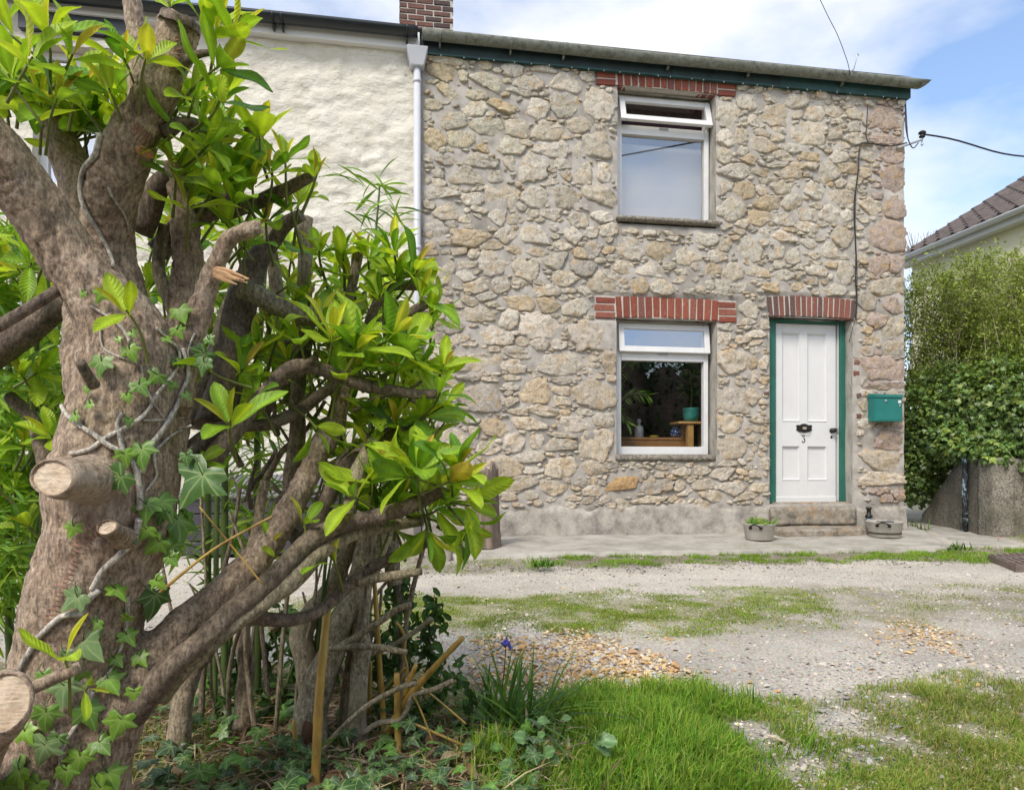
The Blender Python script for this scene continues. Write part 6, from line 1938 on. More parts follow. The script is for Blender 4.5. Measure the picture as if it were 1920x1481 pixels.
stub(at(203, 990, 1.195), toC * 0.85 - RIGHT * 0.12 + UP * 0.5, 0.0175, 0.0135, at(240, 1015, 1.30), 0.020, 2, 0.1)
stub(at(9, 1316, 1.02), toC * 0.9 + RIGHT * 0.10 + UP * 0.25, 0.036, 0.040, at(-60, 1430, 1.17), 0.040, 3)
cut_disc(at(338, 38, 1.345), toC * 0.2 + RIGHT * 0.3 + UP * 0.9, 0.037, 0.036, seed=4, mat=M['bark_dark'])
pp, nn_, _ = on_trunk(272, 285, 0.004)
cut_disc(pp - nn_ * 0.003, nn_ * 1.0 + Vector(UP) * 0.25, 0.020, 0.009, seed=5, mat=simple('fresh_cut', (0.55, 0.30, 0.14), 0.8, 0.35, 60, 0.3))

scar = simple('red_bark_scar', (0.30, 0.155, 0.105), 0.9, 0.3, 40, 0.4, 90)
def ladder(pts, w, step, name='bark_scar'):
    mb = MB(); C = catmull(np.array([(x, y, 0.0) for x, y in pts]), step)
    for a, b in zip(C[:-1], C[1:]):
        d = b - a; d = d / (np.linalg.norm(d) + 1e-9); nrm = np.array((-d[1], d[0])); ww = w * rs.uniform(.7, 1.1)
        q = []
        for u in (-1, 0, 1):
            p, _, ok = on_trunk(a[0] + nrm[0] * ww * u + rs.uniform(-1, 1), a[1] + nrm[1] * ww * u + rs.uniform(-1, 1), -0.0012)
            if ok: q.append(tuple(p))
        if len(q) == 3: mb.tube(q, [0.0016, 0.0024, 0.0014], 6)
    mb.build(name, scar, trunk, smooth=True)['kind'] = 'stuff'
ladder([(212, 982), (165, 1005), (140, 1050), (115, 1100), (95, 1160), (82, 1215)], 15, 8.5)
ladder([(250, 240), (275, 262), (300, 270)], 14, 6)
ladder([(330, 70), (335, 110), (325, 140)], 16, 7)
ladder([(255, 950), (250, 985)], 12, 8)

def branch(rows, mat, name='branch', seg=12, wob=0.10, parent=None, step=0.014, knots=True):
    C, R = path(rows, step)
    if knots:
        kn = fbm(np.c_[np.cumsum(np.r_[0, np.linalg.norm(np.diff(C, axis=0), axis=1)]), np.full(len(C), rows[0][0]), np.zeros(len(C))], 9, 3, 7)
        R = R * (1 + 0.18 * np.clip(kn, 0, 1) + 0.06 * kn)
        C = C + np.c_[fbm(C, 11, 2, 5), fbm(C, 11, 2, 6), fbm(C, 11, 2, 8)] * np.minimum(0.012, R * 0.5)[:, None]
    return link(name, tube_mesh(name, C, R, seg, wob, int(rows[0][0]) % 97), mat, parent or laurel)
BD, BO = M['bark_dark'], M['bark_olive']
BRANCHES = [
 ([(190, 1440, 1.42, 40), (232, 1352, 1.37, 34), (285, 1290, 1.34, 27), (355, 1218, 1.345, 21), (430, 1152, 1.37, 19), (500, 1095, 1.41, 18.5), (560, 1030, 1.44, 18), (620, 988, 1.47, 17), (700, 966, 1.50, 15.5), (770, 945, 1.52, 14), (826, 922, 1.54, 11)], BD),
 ([(300, 1300, 1.38, 20), (390, 1205, 1.37, 18), (470, 1150, 1.395, 16), (545, 1090, 1.43, 17), (600, 1032, 1.46, 15), (660, 1002, 1.51, 14), (740, 982, 1.56, 12), (792, 976, 1.59, 10)], BO),
 ([(440, 1150, 1.42, 16), (480, 1160, 1.43, 13), (545, 1163, 1.47, 12), (602, 1144, 1.51, 12), (650, 1100, 1.55, 12), (700, 1062, 1.58, 11), (760, 1035, 1.60, 10), (818, 1010, 1.62, 8)], BD),
 ([(672, 1090, 1.56, 9), (735, 1079, 1.55, 9), (789, 1071, 1.54, 7)], BO),
 ([(350, 850, 1.44, 20), (420, 802, 1.50, 14), (500, 796, 1.55, 11), (560, 770, 1.60, 11), (632, 722, 1.65, 9)], BD),
 ([(365, 900, 1.43, 24), (438, 812, 1.46, 17), (485, 755, 1.50, 15), (540, 695, 1.51, 14), (600, 692, 1.52, 13), (680, 720, 1.55, 12), (760, 738, 1.55, 11), (818, 738, 1.55, 10)], BD),
 ([(725, 622, 1.70, 8), (768, 590, 1.70, 9), (806, 565, 1.70, 8)], BD),
 ([(684, 640, 1.80, 11), (715, 550, 1.80, 9), (740, 535, 1.80, 9), (785, 535, 1.80, 8)], BD),
 ([(560, 1060, 1.60, 19), (628, 905, 1.62, 15), (660, 860, 1.62, 14), (720, 815, 1.65, 12), (790, 808, 1.65, 9)], BD),
 ([(455, 540, 1.60, 18), (540, 580, 1.62, 17), (600, 598, 1.62, 16), (648, 612, 1.62, 15)], BO),
 ([(400, 800, 1.58, 36), (432, 690, 1.62, 31), (455, 590, 1.65, 29), (472, 520, 1.68, 24), (492, 465, 1.70, 18)], BD),
 ([(372, 800, 1.62, 28), (405, 690, 1.66, 25), (436, 590, 1.70, 22), (462, 520, 1.72, 16)], BO),
 ([(300, 470, 1.62, 22), (360, 410, 1.62, 20), (420, 380, 1.62, 18), (470, 300, 1.62, 17), (478, 240, 1.62, 16)], BD),
 ([(430, 395, 1.60, 14), (490, 375, 1.58, 13), (545, 350, 1.56, 12), (588, 332, 1.55, 10)], BD),
 ([(500, 470, 1.72, 14), (530, 425, 1.70, 13), (566, 404, 1.68, 11)], BD),
 ([(330, 130, 1.34, 12), (365, 105, 1.33, 8), (402, 98, 1.32, 5)], BD),
 ([(300, 250, 1.36, 15), (335, 232, 1.38, 12), (372, 236, 1.40, 8)], BD),
 ([(260, 430, 1.55, 26), (285, 370, 1.55, 22), (320, 330, 1.52, 16)], BD),
 ([(-40, 632, 1.22, 12), (30, 592, 1.25, 11), (108, 545, 1.29, 10)], BD),
 ([(-70, 690, 1.75, 36), (50, 618, 1.78, 28), (128, 570, 1.82, 20)], BD),
 ([(20, 1298, 1.07, 20), (60, 1290, 1.08, 13), (104, 1270, 1.10, 12), (152, 1250, 1.12, 11)], M['bark']),
 ([(176, 724, 1.22, 10), (162, 702, 1.20, 9), (148, 680, 1.18, 9)], BD),
 ([(520, 930, 1.60, 8), (540, 990, 1.60, 10), (560, 1020, 1.58, 12)], BD),
 ([(640, 1030, 1.50, 10), (655, 960, 1.52, 12), (670, 880, 1.56, 13), (700, 830, 1.60, 12)], BO),
 ([(820, 985, 1.57, 5), (850, 1000, 1.57, 6), (884, 1012, 1.57, 5)], BD),
 ([(560, 700, 1.52, 9), (580, 680, 1.50, 7), (592, 672, 1.49, 5)], BD),
 ([(90, 880, 1.8, 14), (60, 780, 1.85, 12), (20, 740, 1.85, 10)], BD),
 ([(330, 600, 1.6, 14), (300, 500, 1.6, 12), (310, 420, 1.58, 10)], BO),
]
for rows, m_ in BRANCHES: branch(rows, m_)
rr = np.random.RandomState(19)
for i in range(26):      # crooked bare side shoots
    x0, y0 = rr.uniform(440, 760), rr.uniform(600, 1010); t_ = rr.uniform(1.6, 1.95); a_ = math.radians(rr.normal(48, 34)); l_ = rr.uniform(70, 190); r_ = rr.uniform(3.0, 7.5)
    pts = [(x0, y0, t_, r_)]
    for q in (.35, .7, 1.0):
        a_ += rr.uniform(-.45, .45); pts.append((pts[-1][0] + math.cos(a_) * l_ * .35, pts[-1][1] - math.sin(a_) * l_ * .35, t_ + rr.uniform(-.04, .04), r_ * (1 - .45 * q)))
    branch(pts, [BD, BO, M['bark_pale']][i % 3], 'branch', 8, 0.12)
# torn pale stub
mb = MB()
rr = np.random.RandomState(5)
for q in range(11):       # splinters of the torn limb
    dy = rr.uniform(-9, 9); l_ = rr.uniform(.55, 1.05)
    C, R_ = path([(402, 510 + dy * .6, 1.385 + rr.uniform(-.006, .006), 5), (402 + 32 * l_, 517 + dy, 1.365, 4.2), (402 + 66 * l_, 526 + dy * 1.1 + rr.uniform(-3, 3), 1.345, .8)], 0.008)
    v, f = tube_np(C, R_, 5, True, 0.3, q); mb.add(v, [tuple(x) for x in f])
mb.build('torn_stub', simple('torn_wood', (0.50, 0.31, 0.17), 0.85, 0.3, 60, 0.4, 120), laurel, smooth=False)

# ---- leaves in rosettes
PROTO = [laurel_proto(0.30, 0.20, 0.36, 9, 0.02, 1), laurel_proto(0.20, 0.35, 0.40, 9, 0.03, 2), laurel_proto(0.45, 0.12, 0.36, 9, 0.02, 3), laurel_proto(0.9, 0.08, 0.25, 9, 0.01, 4), laurel_proto(0.12, -0.18, 0.43, 9, 0.03, 5)]
LT = {0: (0.14, 0.295, 0.028), 1: (0.235, 0.41, 0.03), 2: (0.36, 0.51, 0.036), 3: (0.53, 0.56, 0.055), 4: (0.52, 0.42, 0.07)}
leaves = []          # (size in px, position, rotation, scale, proto, tone)
twig_m = MB()
def rosette(px, py, L, ang, n, tone, t=1.45, toward=0.35, stem=0.07):
    c = np.array(at(px, py, t))
    a = RIGHT * math.cos(math.radians(ang)) + UP * math.sin(math.radians(ang)) - FWD * (toward + 0.15)
    a += rs.randn(3) * 0.12; a /= np.linalg.norm(a)
    e1 = np.cross(a, [0.3, 0.1, 0.9]); e1 /= np.linalg.norm(e1); e2 = np.cross(a, e1)
    Lm = L * t / F
    base = c - a * stem
    C = catmull(np.array([base - a * 0.02 + rs.randn(3) * 0.006, c - a * stem * .4 + rs.randn(3) * .004, c + a * Lm * 0.10]), 0.015)
    v, f = tube_np(C, np.linspace(0.0038, 0.0022, len(C)) * (t / 1.45), 6, False)
    twig_m.add(v, [tuple(q) for q in f])
    ph = rs.uniform(0, 6.28)
    for i in range(n):
        u = (i + 0.5) / n                 # 0 inner and young, 1 outer and old
        az = ph + i * 2.4
        phi = math.radians(10 + 62 * u ** 0.9 + rs.uniform(-12, 12))
        dv = a * math.cos(phi) + (e1 * math.cos(az) + e2 * math.sin(az)) * math.sin(phi)
        dv = dv + np.array([0, 0, -0.16 * u])
        U = a * 1.0 + UP * 0.35 + rs.randn(3) * 0.15
        R = frames(dv[None], U[None], np.array([rs.uniform(-.35, .35)]))[0]
        s = Lm * (0.55 + 0.50 * u) * rs.uniform(0.85, 1.18)
        p = c + a * Lm * (0.10 * (1 - u)) + (e1 * math.cos(az) + e2 * math.sin(az)) * 0.006
        r_ = rs.rand()
        if u < 0.34 and r_ < 0.30 + tone: k = 3 if r_ < 0.24 + tone * 0.6 else 4
        elif r_ < 0.36 + tone * 0.55: k = 2
        elif r_ < 0.84: k = 1
        else: k = 0
        pr = 3 if u < 0.3 else [0, 1, 2, 4][rs.randint(4)]
        leaves.append((s * F / t, p, R, s, pr, k))
ROS = """88,70,118,85,6,.4,1.2 55,118,128,25,5,.1,1.15 22,150,110,120,6,.1,1.2 105,195,118,60,6,.2,1.25 25,70,100,150,5,.1,1.25 130,110,110,30,4,.5,1.22
235,120,95,88,7,.5,1.3 275,118,92,80,5,.8,1.28 208,175,85,105,7,.4,1.3 160,205,95,125,7,.2,1.35 150,170,100,60,5,.6,1.35 318,12,62,100,8,.4,1.33
398,68,96,75,6,.5,1.32 438,70,105,55,6,.2,1.32 405,130,112,25,5,.1,1.32 362,190,90,40,6,.2,1.36 410,190,112,35,5,.1,1.34 375,235,95,60,6,.1,1.38 335,245,105,200,4,0,1.38 385,275,95,15,6,.1,1.40 330,335,92,60,6,.1,1.42 352,392,95,60,6,.1,1.42 400,350,105,40,6,.1,1.42 440,385,92,70,6,.1,1.45
488,262,82,92,8,.9,1.55 508,325,90,80,8,.5,1.52 534,300,72,80,6,.7,1.5 592,332,66,65,5,.7,1.5 445,335,98,105,7,.2,1.5 472,352,96,65,6,.2,1.5 428,425,88,120,6,.1,1.52 548,398,80,100,7,.5,1.6 462,465,88,80,5,.1,1.5 500,420,80,90,6,.2,1.6 560,380,70,75,6,.7,1.62
600,478,72,90,7,.5,1.75 642,482,72,80,7,.5,1.75 690,488,80,92,8,.4,1.75 738,478,84,88,9,.4,1.72 778,512,82,40,7,.2,1.7 742,528,80,60,8,.2,1.75 660,528,72,90,7,.3,1.8 788,562,90,40,6,.1,1.68 712,562,80,70,7,.1,1.7 805,590,80,20,5,.2,1.7
622,640,112,85,8,.4,1.5 665,658,118,62,8,.4,1.5 725,640,108,30,8,.2,1.55 760,655,100,55,7,.2,1.6 690,690,92,45,7,.1,1.6 780,690,92,30,6,.1,1.6 742,700,90,70,7,.1,1.6 565,648,92,105,5,.2,1.55 600,600,80,80,6,.3,1.6 640,590,80,60,5,.2,1.65
432,800,112,78,6,.3,1.38 392,692,108,150,6,.1,1.42 452,702,100,60,6,.2,1.5 480,660,85,80,6,.2,1.6 520,640,80,60,5,.2,1.65 742,802,92,60,8,.1,1.65 790,782,98,40,7,.1,1.62 700,782,80,90,6,.1,1.65 822,742,78,55,4,.3,1.56 835,760,70,20,4,.2,1.6
690,842,82,85,6,.2,1.6 760,852,92,60,7,.1,1.62 782,888,122,88,9,.3,1.48 842,905,122,25,8,.4,1.5 852,885,100,80,7,.7,1.52 765,895,108,160,7,.1,1.5 668,935,112,140,5,.2,1.5 700,905,90,80,5,.2,1.55 818,955,92,5,8,.1,1.55 872,945,92,-15,6,.4,1.52 872,985,80,-40,6,.2,1.54 800,992,88,-60,6,.1,1.56 850,1000,80,-30,5,.1,1.58
570,985,72,75,3,.2,1.46 628,1058,92,95,3,.2,1.5 590,800,80,-40,3,0,1.55 118,1238,112,92,3,.8,1.1 160,1290,60,0,3,.5,1.12 240,590,88,90,4,.9,1.22 505,1020,60,60,3,.2,1.5 370,870,70,10,4,.1,1.4 480,745,80,100,5,.2,1.5 640,720,90,60,7,.3,1.55 830,690,72,70,4,.3,1.62 745,945,80,90,5,.2,1.56"""
for w_ in ROS.split():
    a = [float(x) for x in w_.split(',')]
    rosette(a[0], a[1], a[2], a[3], int(a[4]), a[5], a[6])
def fill(poly, n, L, t, tone, seed):
    rr = np.random.RandomState(seed)
    poly = np.array(poly, float); lo, hi = poly.min(0), poly.max(0); k = 0
    while k < n:
        x, y = rr.uniform(lo[0], hi[0]), rr.uniform(lo[1], hi[1])
        if inside_poly(np.array([x]), np.array([y]), poly)[0] < 0: continue
        k += 1
        tt_ = rr.uniform(*t)
        rosette(x, y, rr.uniform(*L) * 1.55 / tt_, rr.normal(70, 40), rr.randint(6, 9), tone, tt_, rr.uniform(0, .6))
fill([(250, 400), (330, 330), (460, 400), (590, 470), (800, 520), (800, 620), (640, 720), (470, 800), (330, 780), (260, 600)], 150, (60, 86), (1.72, 2.2), .18, 1)
fill([(600, 640), (810, 600), (830, 800), (800, 940), (700, 960), (610, 860)], 62, (62, 88), (1.66, 2.05), .16, 2)
fill([(-60, 430), (90, 480), (130, 560), (130, 860), (60, 1000), (-60, 1000)], 44, (75, 105), (1.75, 2.2), .15, 3)
fill([(-40, 40), (70, 150), (100, 260), (-20, 200)], 9, (85, 110), (1.3, 1.5), .3, 4)
fill([(280, 180), (420, 200), (440, 340), (330, 420), (290, 330)], 14, (80, 100), (1.5, 1.65), .15, 5)
fill([(560, 860), (720, 880), (860, 900), (880, 990), (780, 1010), (640, 960)], 9, (80, 100), (1.55, 1.75), .2, 7)
fill([(100, 160), (250, 150), (240, 260), (110, 290)], 16, (70, 95), (1.5, 1.6), .4, 6)
twig_m.build('twigs', simple('green_twig', (0.14, 0.16, 0.03), 0.5, 0.25, 30, 0), laurel, smooth=True)['kind'] = 'stuff'

def place_leaves(leaves, protos, tones, mat, parent, name, limit=300, stuff='foliage'):
    def shown(l):
        q = np.array(l[1]) - np.array((0, 0, CZ)); t = q.dot(FWD)
        return -20 < 960 + F * q.dot(RIGHT) / t < 1940 and -20 < HORIZON - F * q[2] / t < 1500
    order = sorted(range(len(leaves)), key=lambda i: -(leaves[i][0] if shown(leaves[i]) else 0))
    meshes = {}
    for i in order[:limit]:
        _, p, R, s, pr, k = leaves[i]
        if (pr, k) not in meshes:
            m_ = proto_mesh(name, protos[pr], tones[k]); m_.materials.append(mat); meshes[(pr, k)] = m_
        link(name, meshes[(pr, k)], None, parent, M4(R, p, s))
    rest = order[limit:]
    sets = {}
    for i in rest: sets.setdefault(leaves[i][4], []).append(i)
    for pr, idx in sets.items():
        o = batch(stuff, protos[pr], np.array([leaves[i][2] for i in idx]), np.array([leaves[i][1] for i in idx]), np.array([leaves[i][3] for i in idx]),
                  np.array([tones[leaves[i][5]] for i in idx]) * rs.uniform(.8, 1.2, (len(idx), 1)), mat, parent)
        o['kind'] = 'stuff'
place_leaves(leaves, PROTO, LT, M['leaf'], laurel, 'leaf')
print('laurel leaves', len(leaves))

# ================================================================ IVY ON THE TRUNK
b0_, _, _ = on_trunk(150, 1480)
ivy = empty('ivy_vine', tuple(b0_))
tag(ivy, 'pale stemmed ivy with lobed leaves climbing the laurel trunk', 'ivy')
def c2(s): return [(x / 2.9625, 450 + y / 2.9625) for x, y in s]
def c3(s): return [(x / 2.79, 950 + y / 2.79) for x, y in s]
def c1_(s): return [(x / 2.9625, y / 2.9625) for x, y in s]
VINES = [
 (c2([(770, 1490), (765, 1330), (730, 1230), (690, 1190), (600, 1140), (540, 1090), (450, 1030), (380, 970), (360, 920)]), 5.5),
 (c2([(690, 1190), (660, 1090), (650, 1000), (680, 960)]), 4),
 (c2([(400, 1190), (500, 1170), (590, 1100), (700, 1040), (810, 960), (870, 850), (960, 740), (1000, 660), (985, 600), (930, 560), (860, 490)]), 4),
 (c2([(780, 1290), (830, 1150), (920, 1010), (990, 880), (1030, 780), (1040, 700), (1010, 600)]), 5),
 (c2([(850, 1180), (950, 1080), (1060, 1030)]), 2.6), (c2([(850, 1170), (850, 1250), (870, 1310), (800, 1400)]), 3),
 (c2([(720, 580), (690, 500), (590, 420), (500, 365)]), 3), (c2([(790, 1000), (900, 1000), (1020, 985)]), 2.2), (c2([(780, 700), (820, 850), (900, 980)]), 1.8),
 (c3([(720, 60), (700, 150), (600, 260), (520, 350), (480, 430)]), 7), (c3([(520, 430), (440, 500), (430, 560), (340, 560), (230, 660), (150, 780), (90, 890)]), 6),
 (c3([(480, 960), (430, 1080), (330, 1250), (310, 1400), (280, 1490)]), 4), (c3([(660, 470), (650, 640), (600, 800), (520, 920)]), 4), (c3([(380, 860), (470, 980), (380, 1080)]), 2.5),
 (c1_([(570, 760), (540, 880), (480, 940), (460, 1080), (500, 1200), (560, 1290), (610, 1420), (620, 1490)]), 5), (c1_([(600, 1040), (640, 1120), (690, 1190), (710, 1280)]), 2.5),
 (c2([(560, 500), (570, 600), (640, 640), (760, 690)]), 1.6), (c2([(1080, 520), (1040, 620), (1060, 700)]), 2),
]
for pts, r in VINES:
    r *= 1.22
    P = catmull(np.array([(x, y, 0.0) for x, y in pts]), 6.0)
    W = []
    for x, y, _ in P:
        p, nn, ok = on_trunk(x, y, r * 1.25 / F * 0.9)
        W.append((*p, ))
    W = np.array(W)
    # smooth away jumps in depth
    for _ in range(4): W[1:-1] = (W[:-2] + 2 * W[1:-1] + W[2:]) / 4
    R = np.full(len(W), r * 1.25 / F) * np.linspace(1.0, 0.6, len(W))
    link('stem', tube_mesh('stem', W, R, 8, 0.12, int(r * 7)), M['vine_bark'], ivy)
IVP = [ivy_proto(s) for s in range(4)]
ITONE = {0: (0.21, 0.40, 0.04), 1: (0.14, 0.29, 0.04), 2: (0.085, 0.185, 0.04), 3: (0.20, 0.32, 0.13)}
IL = """163,562,18,0 190,562,30,0 250,662,38,0 196,696,48,1 280,712,36,1 262,735,38,1 235,755,24,0 178,762,22,0 150,787,26,0 232,868,36,0 262,858,58,1 208,905,66,2 352,598,42,0 340,627,28,0 362,672,48,2 380,690,38,2 350,862,32,2 362,915,100,2 300,955,62,1 262,965,55,1 145,986,34,0 262,1002,36,0 275,1018,48,0 318,995,84,1 324,1052,34,1 213,1112,44,0 270,1130,72,2 140,1125,54,3 168,1205,80,3 232,1196,38,0 211,1232,30,0 272,1237,36,0 205,1282,52,0 118,1302,60,3 92,1342,56,1 158,1348,60,1 214,1358,56,0 84,1408,62,3 145,1422,52,0 124,1452,44,0 200,1452,60,0 38,1452,62,0 72,1476,52,0 26,1478,60,1 250,630,20,0 395,640,22,1 300,1095,34,0 180,1165,30,1 225,1150,26,0 305,640,20,0 240,790,22,1 330,690,26,1 190,1395,46,1 172,1478,54,0 110,1385,40,2 60,1370,44,0 250,1310,36,0 148,1262,34,1 90,1270,36,1 130,1230,30,2 240,1010,30,2 300,1030,40,1 285,975,36,2 330,960,40,1 175,740,18,0 310,730,22,1 342,745,22,1 225,640,16,0""".split()
for i, w_ in enumerate(IL):
    x, y, L, k = [float(v) for v in w_.split(',')]
    p, nn, ok = on_trunk(x, y, 0.018)
    t = (np.array(p) - np.array((0, 0, CZ))).dot(FWD)
    ang = rs.uniform(215, 325)
    D = RIGHT * math.cos(math.radians(ang)) + UP * math.sin(math.radians(ang)) - FWD * rs.uniform(-.1, .35)
    U = np.array(nn) * 0.8 - FWD * 0.5 + UP * 0.35 + rs.randn(3) * 0.22
    R = frames(D[None], U[None])[0]
    s = L * t / F * 0.92
    o0 = np.array(p) - R[:, 1] * s * 0.40
    pr = IVP[i % 4]
    m_ = proto_mesh('leaf', pr, ITONE[int(k)]); 
    link('leaf', m_, M['ivy'], ivy, M4(R, o0, s * 0.9))
    pt2, _, _ = on_trunk(x + rs.uniform(-12, 12), y - L * 0.5 - 8, 0.003)
    mid = (np.array(pt2) + o0) / 2 - FWD * 0.008
    C = catmull(np.array([np.array(pt2), mid, o0 + R[:, 1] * s * 0.08]), 0.006)
    link('leaf_stalk', tube_mesh('leaf_stalk', C, np.full(len(C), 0.0011), 5, 0), M['green_cane'], ivy)

# ================================================================ PRUNED GREY-STEMMED SHRUB
sh0 = on_z(640, 1460, 0.03)
shrub = empty('pruned_shrub', tuple(sh0))
tag(shrub, 'hard pruned grey stemmed shrub with bare forked stems right of the laurel trunk', 'shrub')
def lastc(s): return [(560 + x / 3.436, 1050 + y / 3.436) for x, y in s]
STEMS = [
 ([(590, 1520, 1.80, 40), (582, 1440, 1.84, 34), (580, 1362, 1.87, 28), (600, 1272, 1.90, 26), (631, 1201, 1.92, 23), (664, 1122, 1.94, 21), (680, 1060, 1.96, 20), (690, 1000, 1.98, 18), (688, 930, 2.0, 15)], BO),
 ([(590, 1330, 1.90, 24), (574, 1235, 1.93, 21), (564, 1183, 1.95, 19), (610, 1118, 1.97, 17), (650, 1043, 2.0, 15), (668, 980, 2.02, 12)], BO),
 ([(664, 1540, 1.86, 22), (668, 1440, 1.88, 21), (671, 1344, 1.90, 18), (681, 1165, 1.94, 17), (690, 1080, 1.96, 16), (725, 1000, 2.0, 14)], BO),
 ([(642, 1520, 1.90, 9), (650, 1340, 1.93, 8), (656, 1237, 1.95, 8), (650, 1180, 1.96, 7)], BO),
 ([(442, 1520, 1.95, 20), (442, 1416, 1.97, 17), (462, 1273, 2.0, 15), (456, 1180, 2.03, 14), (470, 1050, 2.06, 11), (500, 900, 2.1, 9)], M['bark_pale']),
 ([(330, 1540, 1.80, 24), (338, 1380, 1.83, 21), (358, 1255, 1.86, 18), (388, 1215, 1.88, 16), (400, 1120, 1.9, 13)], M['bark_pale']),
 ([(352, 1300, 1.85, 14), (330, 1290, 1.86, 12), (312, 1268, 1.87, 10)], M['bark_pale']),
 ([(566, 1190, 1.95, 12), (535, 1160, 1.96, 11), (512, 1176, 1.97, 9)], BO),
 ([(738, 1100, 2.05, 15), (735, 1030, 2.06, 14), (725, 960, 2.08, 13), (745, 880, 2.1, 10)], BO),
 ([(545, 1010, 1.9, 16), (552, 900, 1.9, 15), (555, 780, 1.9, 14), (535, 620, 1.9, 13), (512, 510, 1.9, 12), (500, 415, 1.9, 10)], M['bark_pale']),
 ([(560, 760, 1.85, 13), (562, 640, 1.85, 13), (572, 560, 1.84, 13), (570, 480, 1.84, 13), (578, 408, 1.83, 13)], M['bark_pale']),
 ([(630, 640, 1.75, 8), (655, 560, 1.75, 9), (672, 470, 1.75, 9)], M['bark_pale']),
]
for rows, m_ in STEMS: branch(rows, m_, 'stem', 12, 0.10, shrub)
TW = [([(0, 1380), (250, 1110), (440, 940), (650, 820), (760, 790)], 5, 1.8), ([(420, 1120), (520, 1050), (660, 1015), (740, 870), (880, 820), (1000, 770)], 5, 1.85),
      ([(260, 560), (420, 460), (520, 390), (620, 320), (720, 285)], 6, 1.86), ([(200, 570), (380, 555), (560, 565), (700, 590)], 5.5, 1.84), ([(450, 610), (600, 550), (720, 480), (860, 375)], 5, 1.95),
      ([(660, 1015), (900, 1120), (1100, 1210)], 2.5, 1.86), ([(740, 870), (800, 1000), (860, 1160)], 1.8, 1.84), ([(630, 400), (680, 480), (680, 600), (700, 700), (665, 780)], 2.6, 1.96),
      ([(780, 810), (900, 900), (1080, 1055)], 2, 1.9), ([(540, 850), (600, 780), (690, 690)], 2.2, 2.0), ([(830, 1440), (950, 1340), (1110, 1230), (1180, 1170)], 2.2, 1.86)]
for pts, r, t in TW:
    branch([(x, y, t, r) for x, y in lastc(pts)], BO if r > 3 else M['cane'], 'twig', 8, 0.1, shrub, 0.012)

rr = np.random.RandomState(91)
for i in range(30):
    x0 = rr.uniform(340, 770); t_ = rr.uniform(1.9, 2.35); y0 = HORIZON + (CZ - .03) * F / t_; hgt = rr.uniform(180, 520); ln = rr.uniform(-90, 110)
    r_ = rr.uniform(2.2, 5.5)
    branch([(x0, y0, t_, r_), (x0 + ln * .25 + rr.uniform(-12, 12), y0 - hgt * .4, t_, r_ * .9), (x0 + ln * .6 + rr.uniform(-14, 14), y0 - hgt * .75, t_, r_ * .75), (x0 + ln, y0 - hgt, t_, r_ * .5)],
           [M['bark_pale'], BO, BD, M['green_cane']][i % 4], 'thin_stem', 7, 0.1, shrub, 0.02)
# dry canes, one by one
CANES = [([(590, 1500, 1.66, 9), (597, 1330, 1.70, 8.5), (606, 1220, 1.72, 8), (614, 1140, 1.74, 7)], 'thick yellow dry cane standing upright left of the grey shrub stems'),
         ([(722, 1400, 1.95, 6.5), (712, 1250, 1.96, 5), (706, 1150, 1.97, 4.5), (702, 1090, 1.98, 4)], 'thin brown dry cane leaning just right of the grey shrub stems'),
         ([(749, 1472, 1.84, 7), (746, 1370, 1.85, 6.5), (744, 1262, 1.86, 5.5)], 'short upright yellow cane cut off below the slanting cane'),
         ([(728, 1372, 1.9, 9), (772, 1300, 1.86, 7), (820, 1245, 1.82, 6), (868, 1195, 1.78, 5)], 'slanting dry cane pointing up towards the gravel lane'),
         ([(756, 1310, 1.88, 5), (770, 1270, 1.87, 5), (780, 1246, 1.86, 4)], 'short split cane beside the slanting cane'),
         ([(690, 1340, 1.98, 5), (692, 1290, 1.98, 5), (694, 1240, 1.98, 4)], 'brown snapped cane between the grey stems'),
         ([(462, 1500, 1.7, 5), (452, 1400, 1.7, 4.5)], 'brown cane stump low behind the laurel trunk'),
         ([(556, 1460, 1.8, 4.5), (552, 1350, 1.8, 4)], 'slim upright brown cane left of the thick yellow cane'),
         ([(300, 1110, 1.28, 3), (400, 1030, 1.3, 2.6), (510, 968, 1.32, 2)], 'long thin straw stalk crossing in front of the laurel limb'),
         ([(374, 950, 1.3, 1.6), (440, 1030, 1.31, 1.8), (492, 1095, 1.32, 1.6)], 'thin dry straw hanging across the thick laurel limb')]
for rows, lab in CANES:
    C, R = path(rows, 0.02)
    for j in range(2, len(C) - 1, 7): R[j] *= 1.14
    o = link('dry_cane', tube_mesh('dry_cane', C, R, 9, 0.03, 3), M['cane'])
    tag(o, lab, 'cane', 'dry canes among the shrub stems')

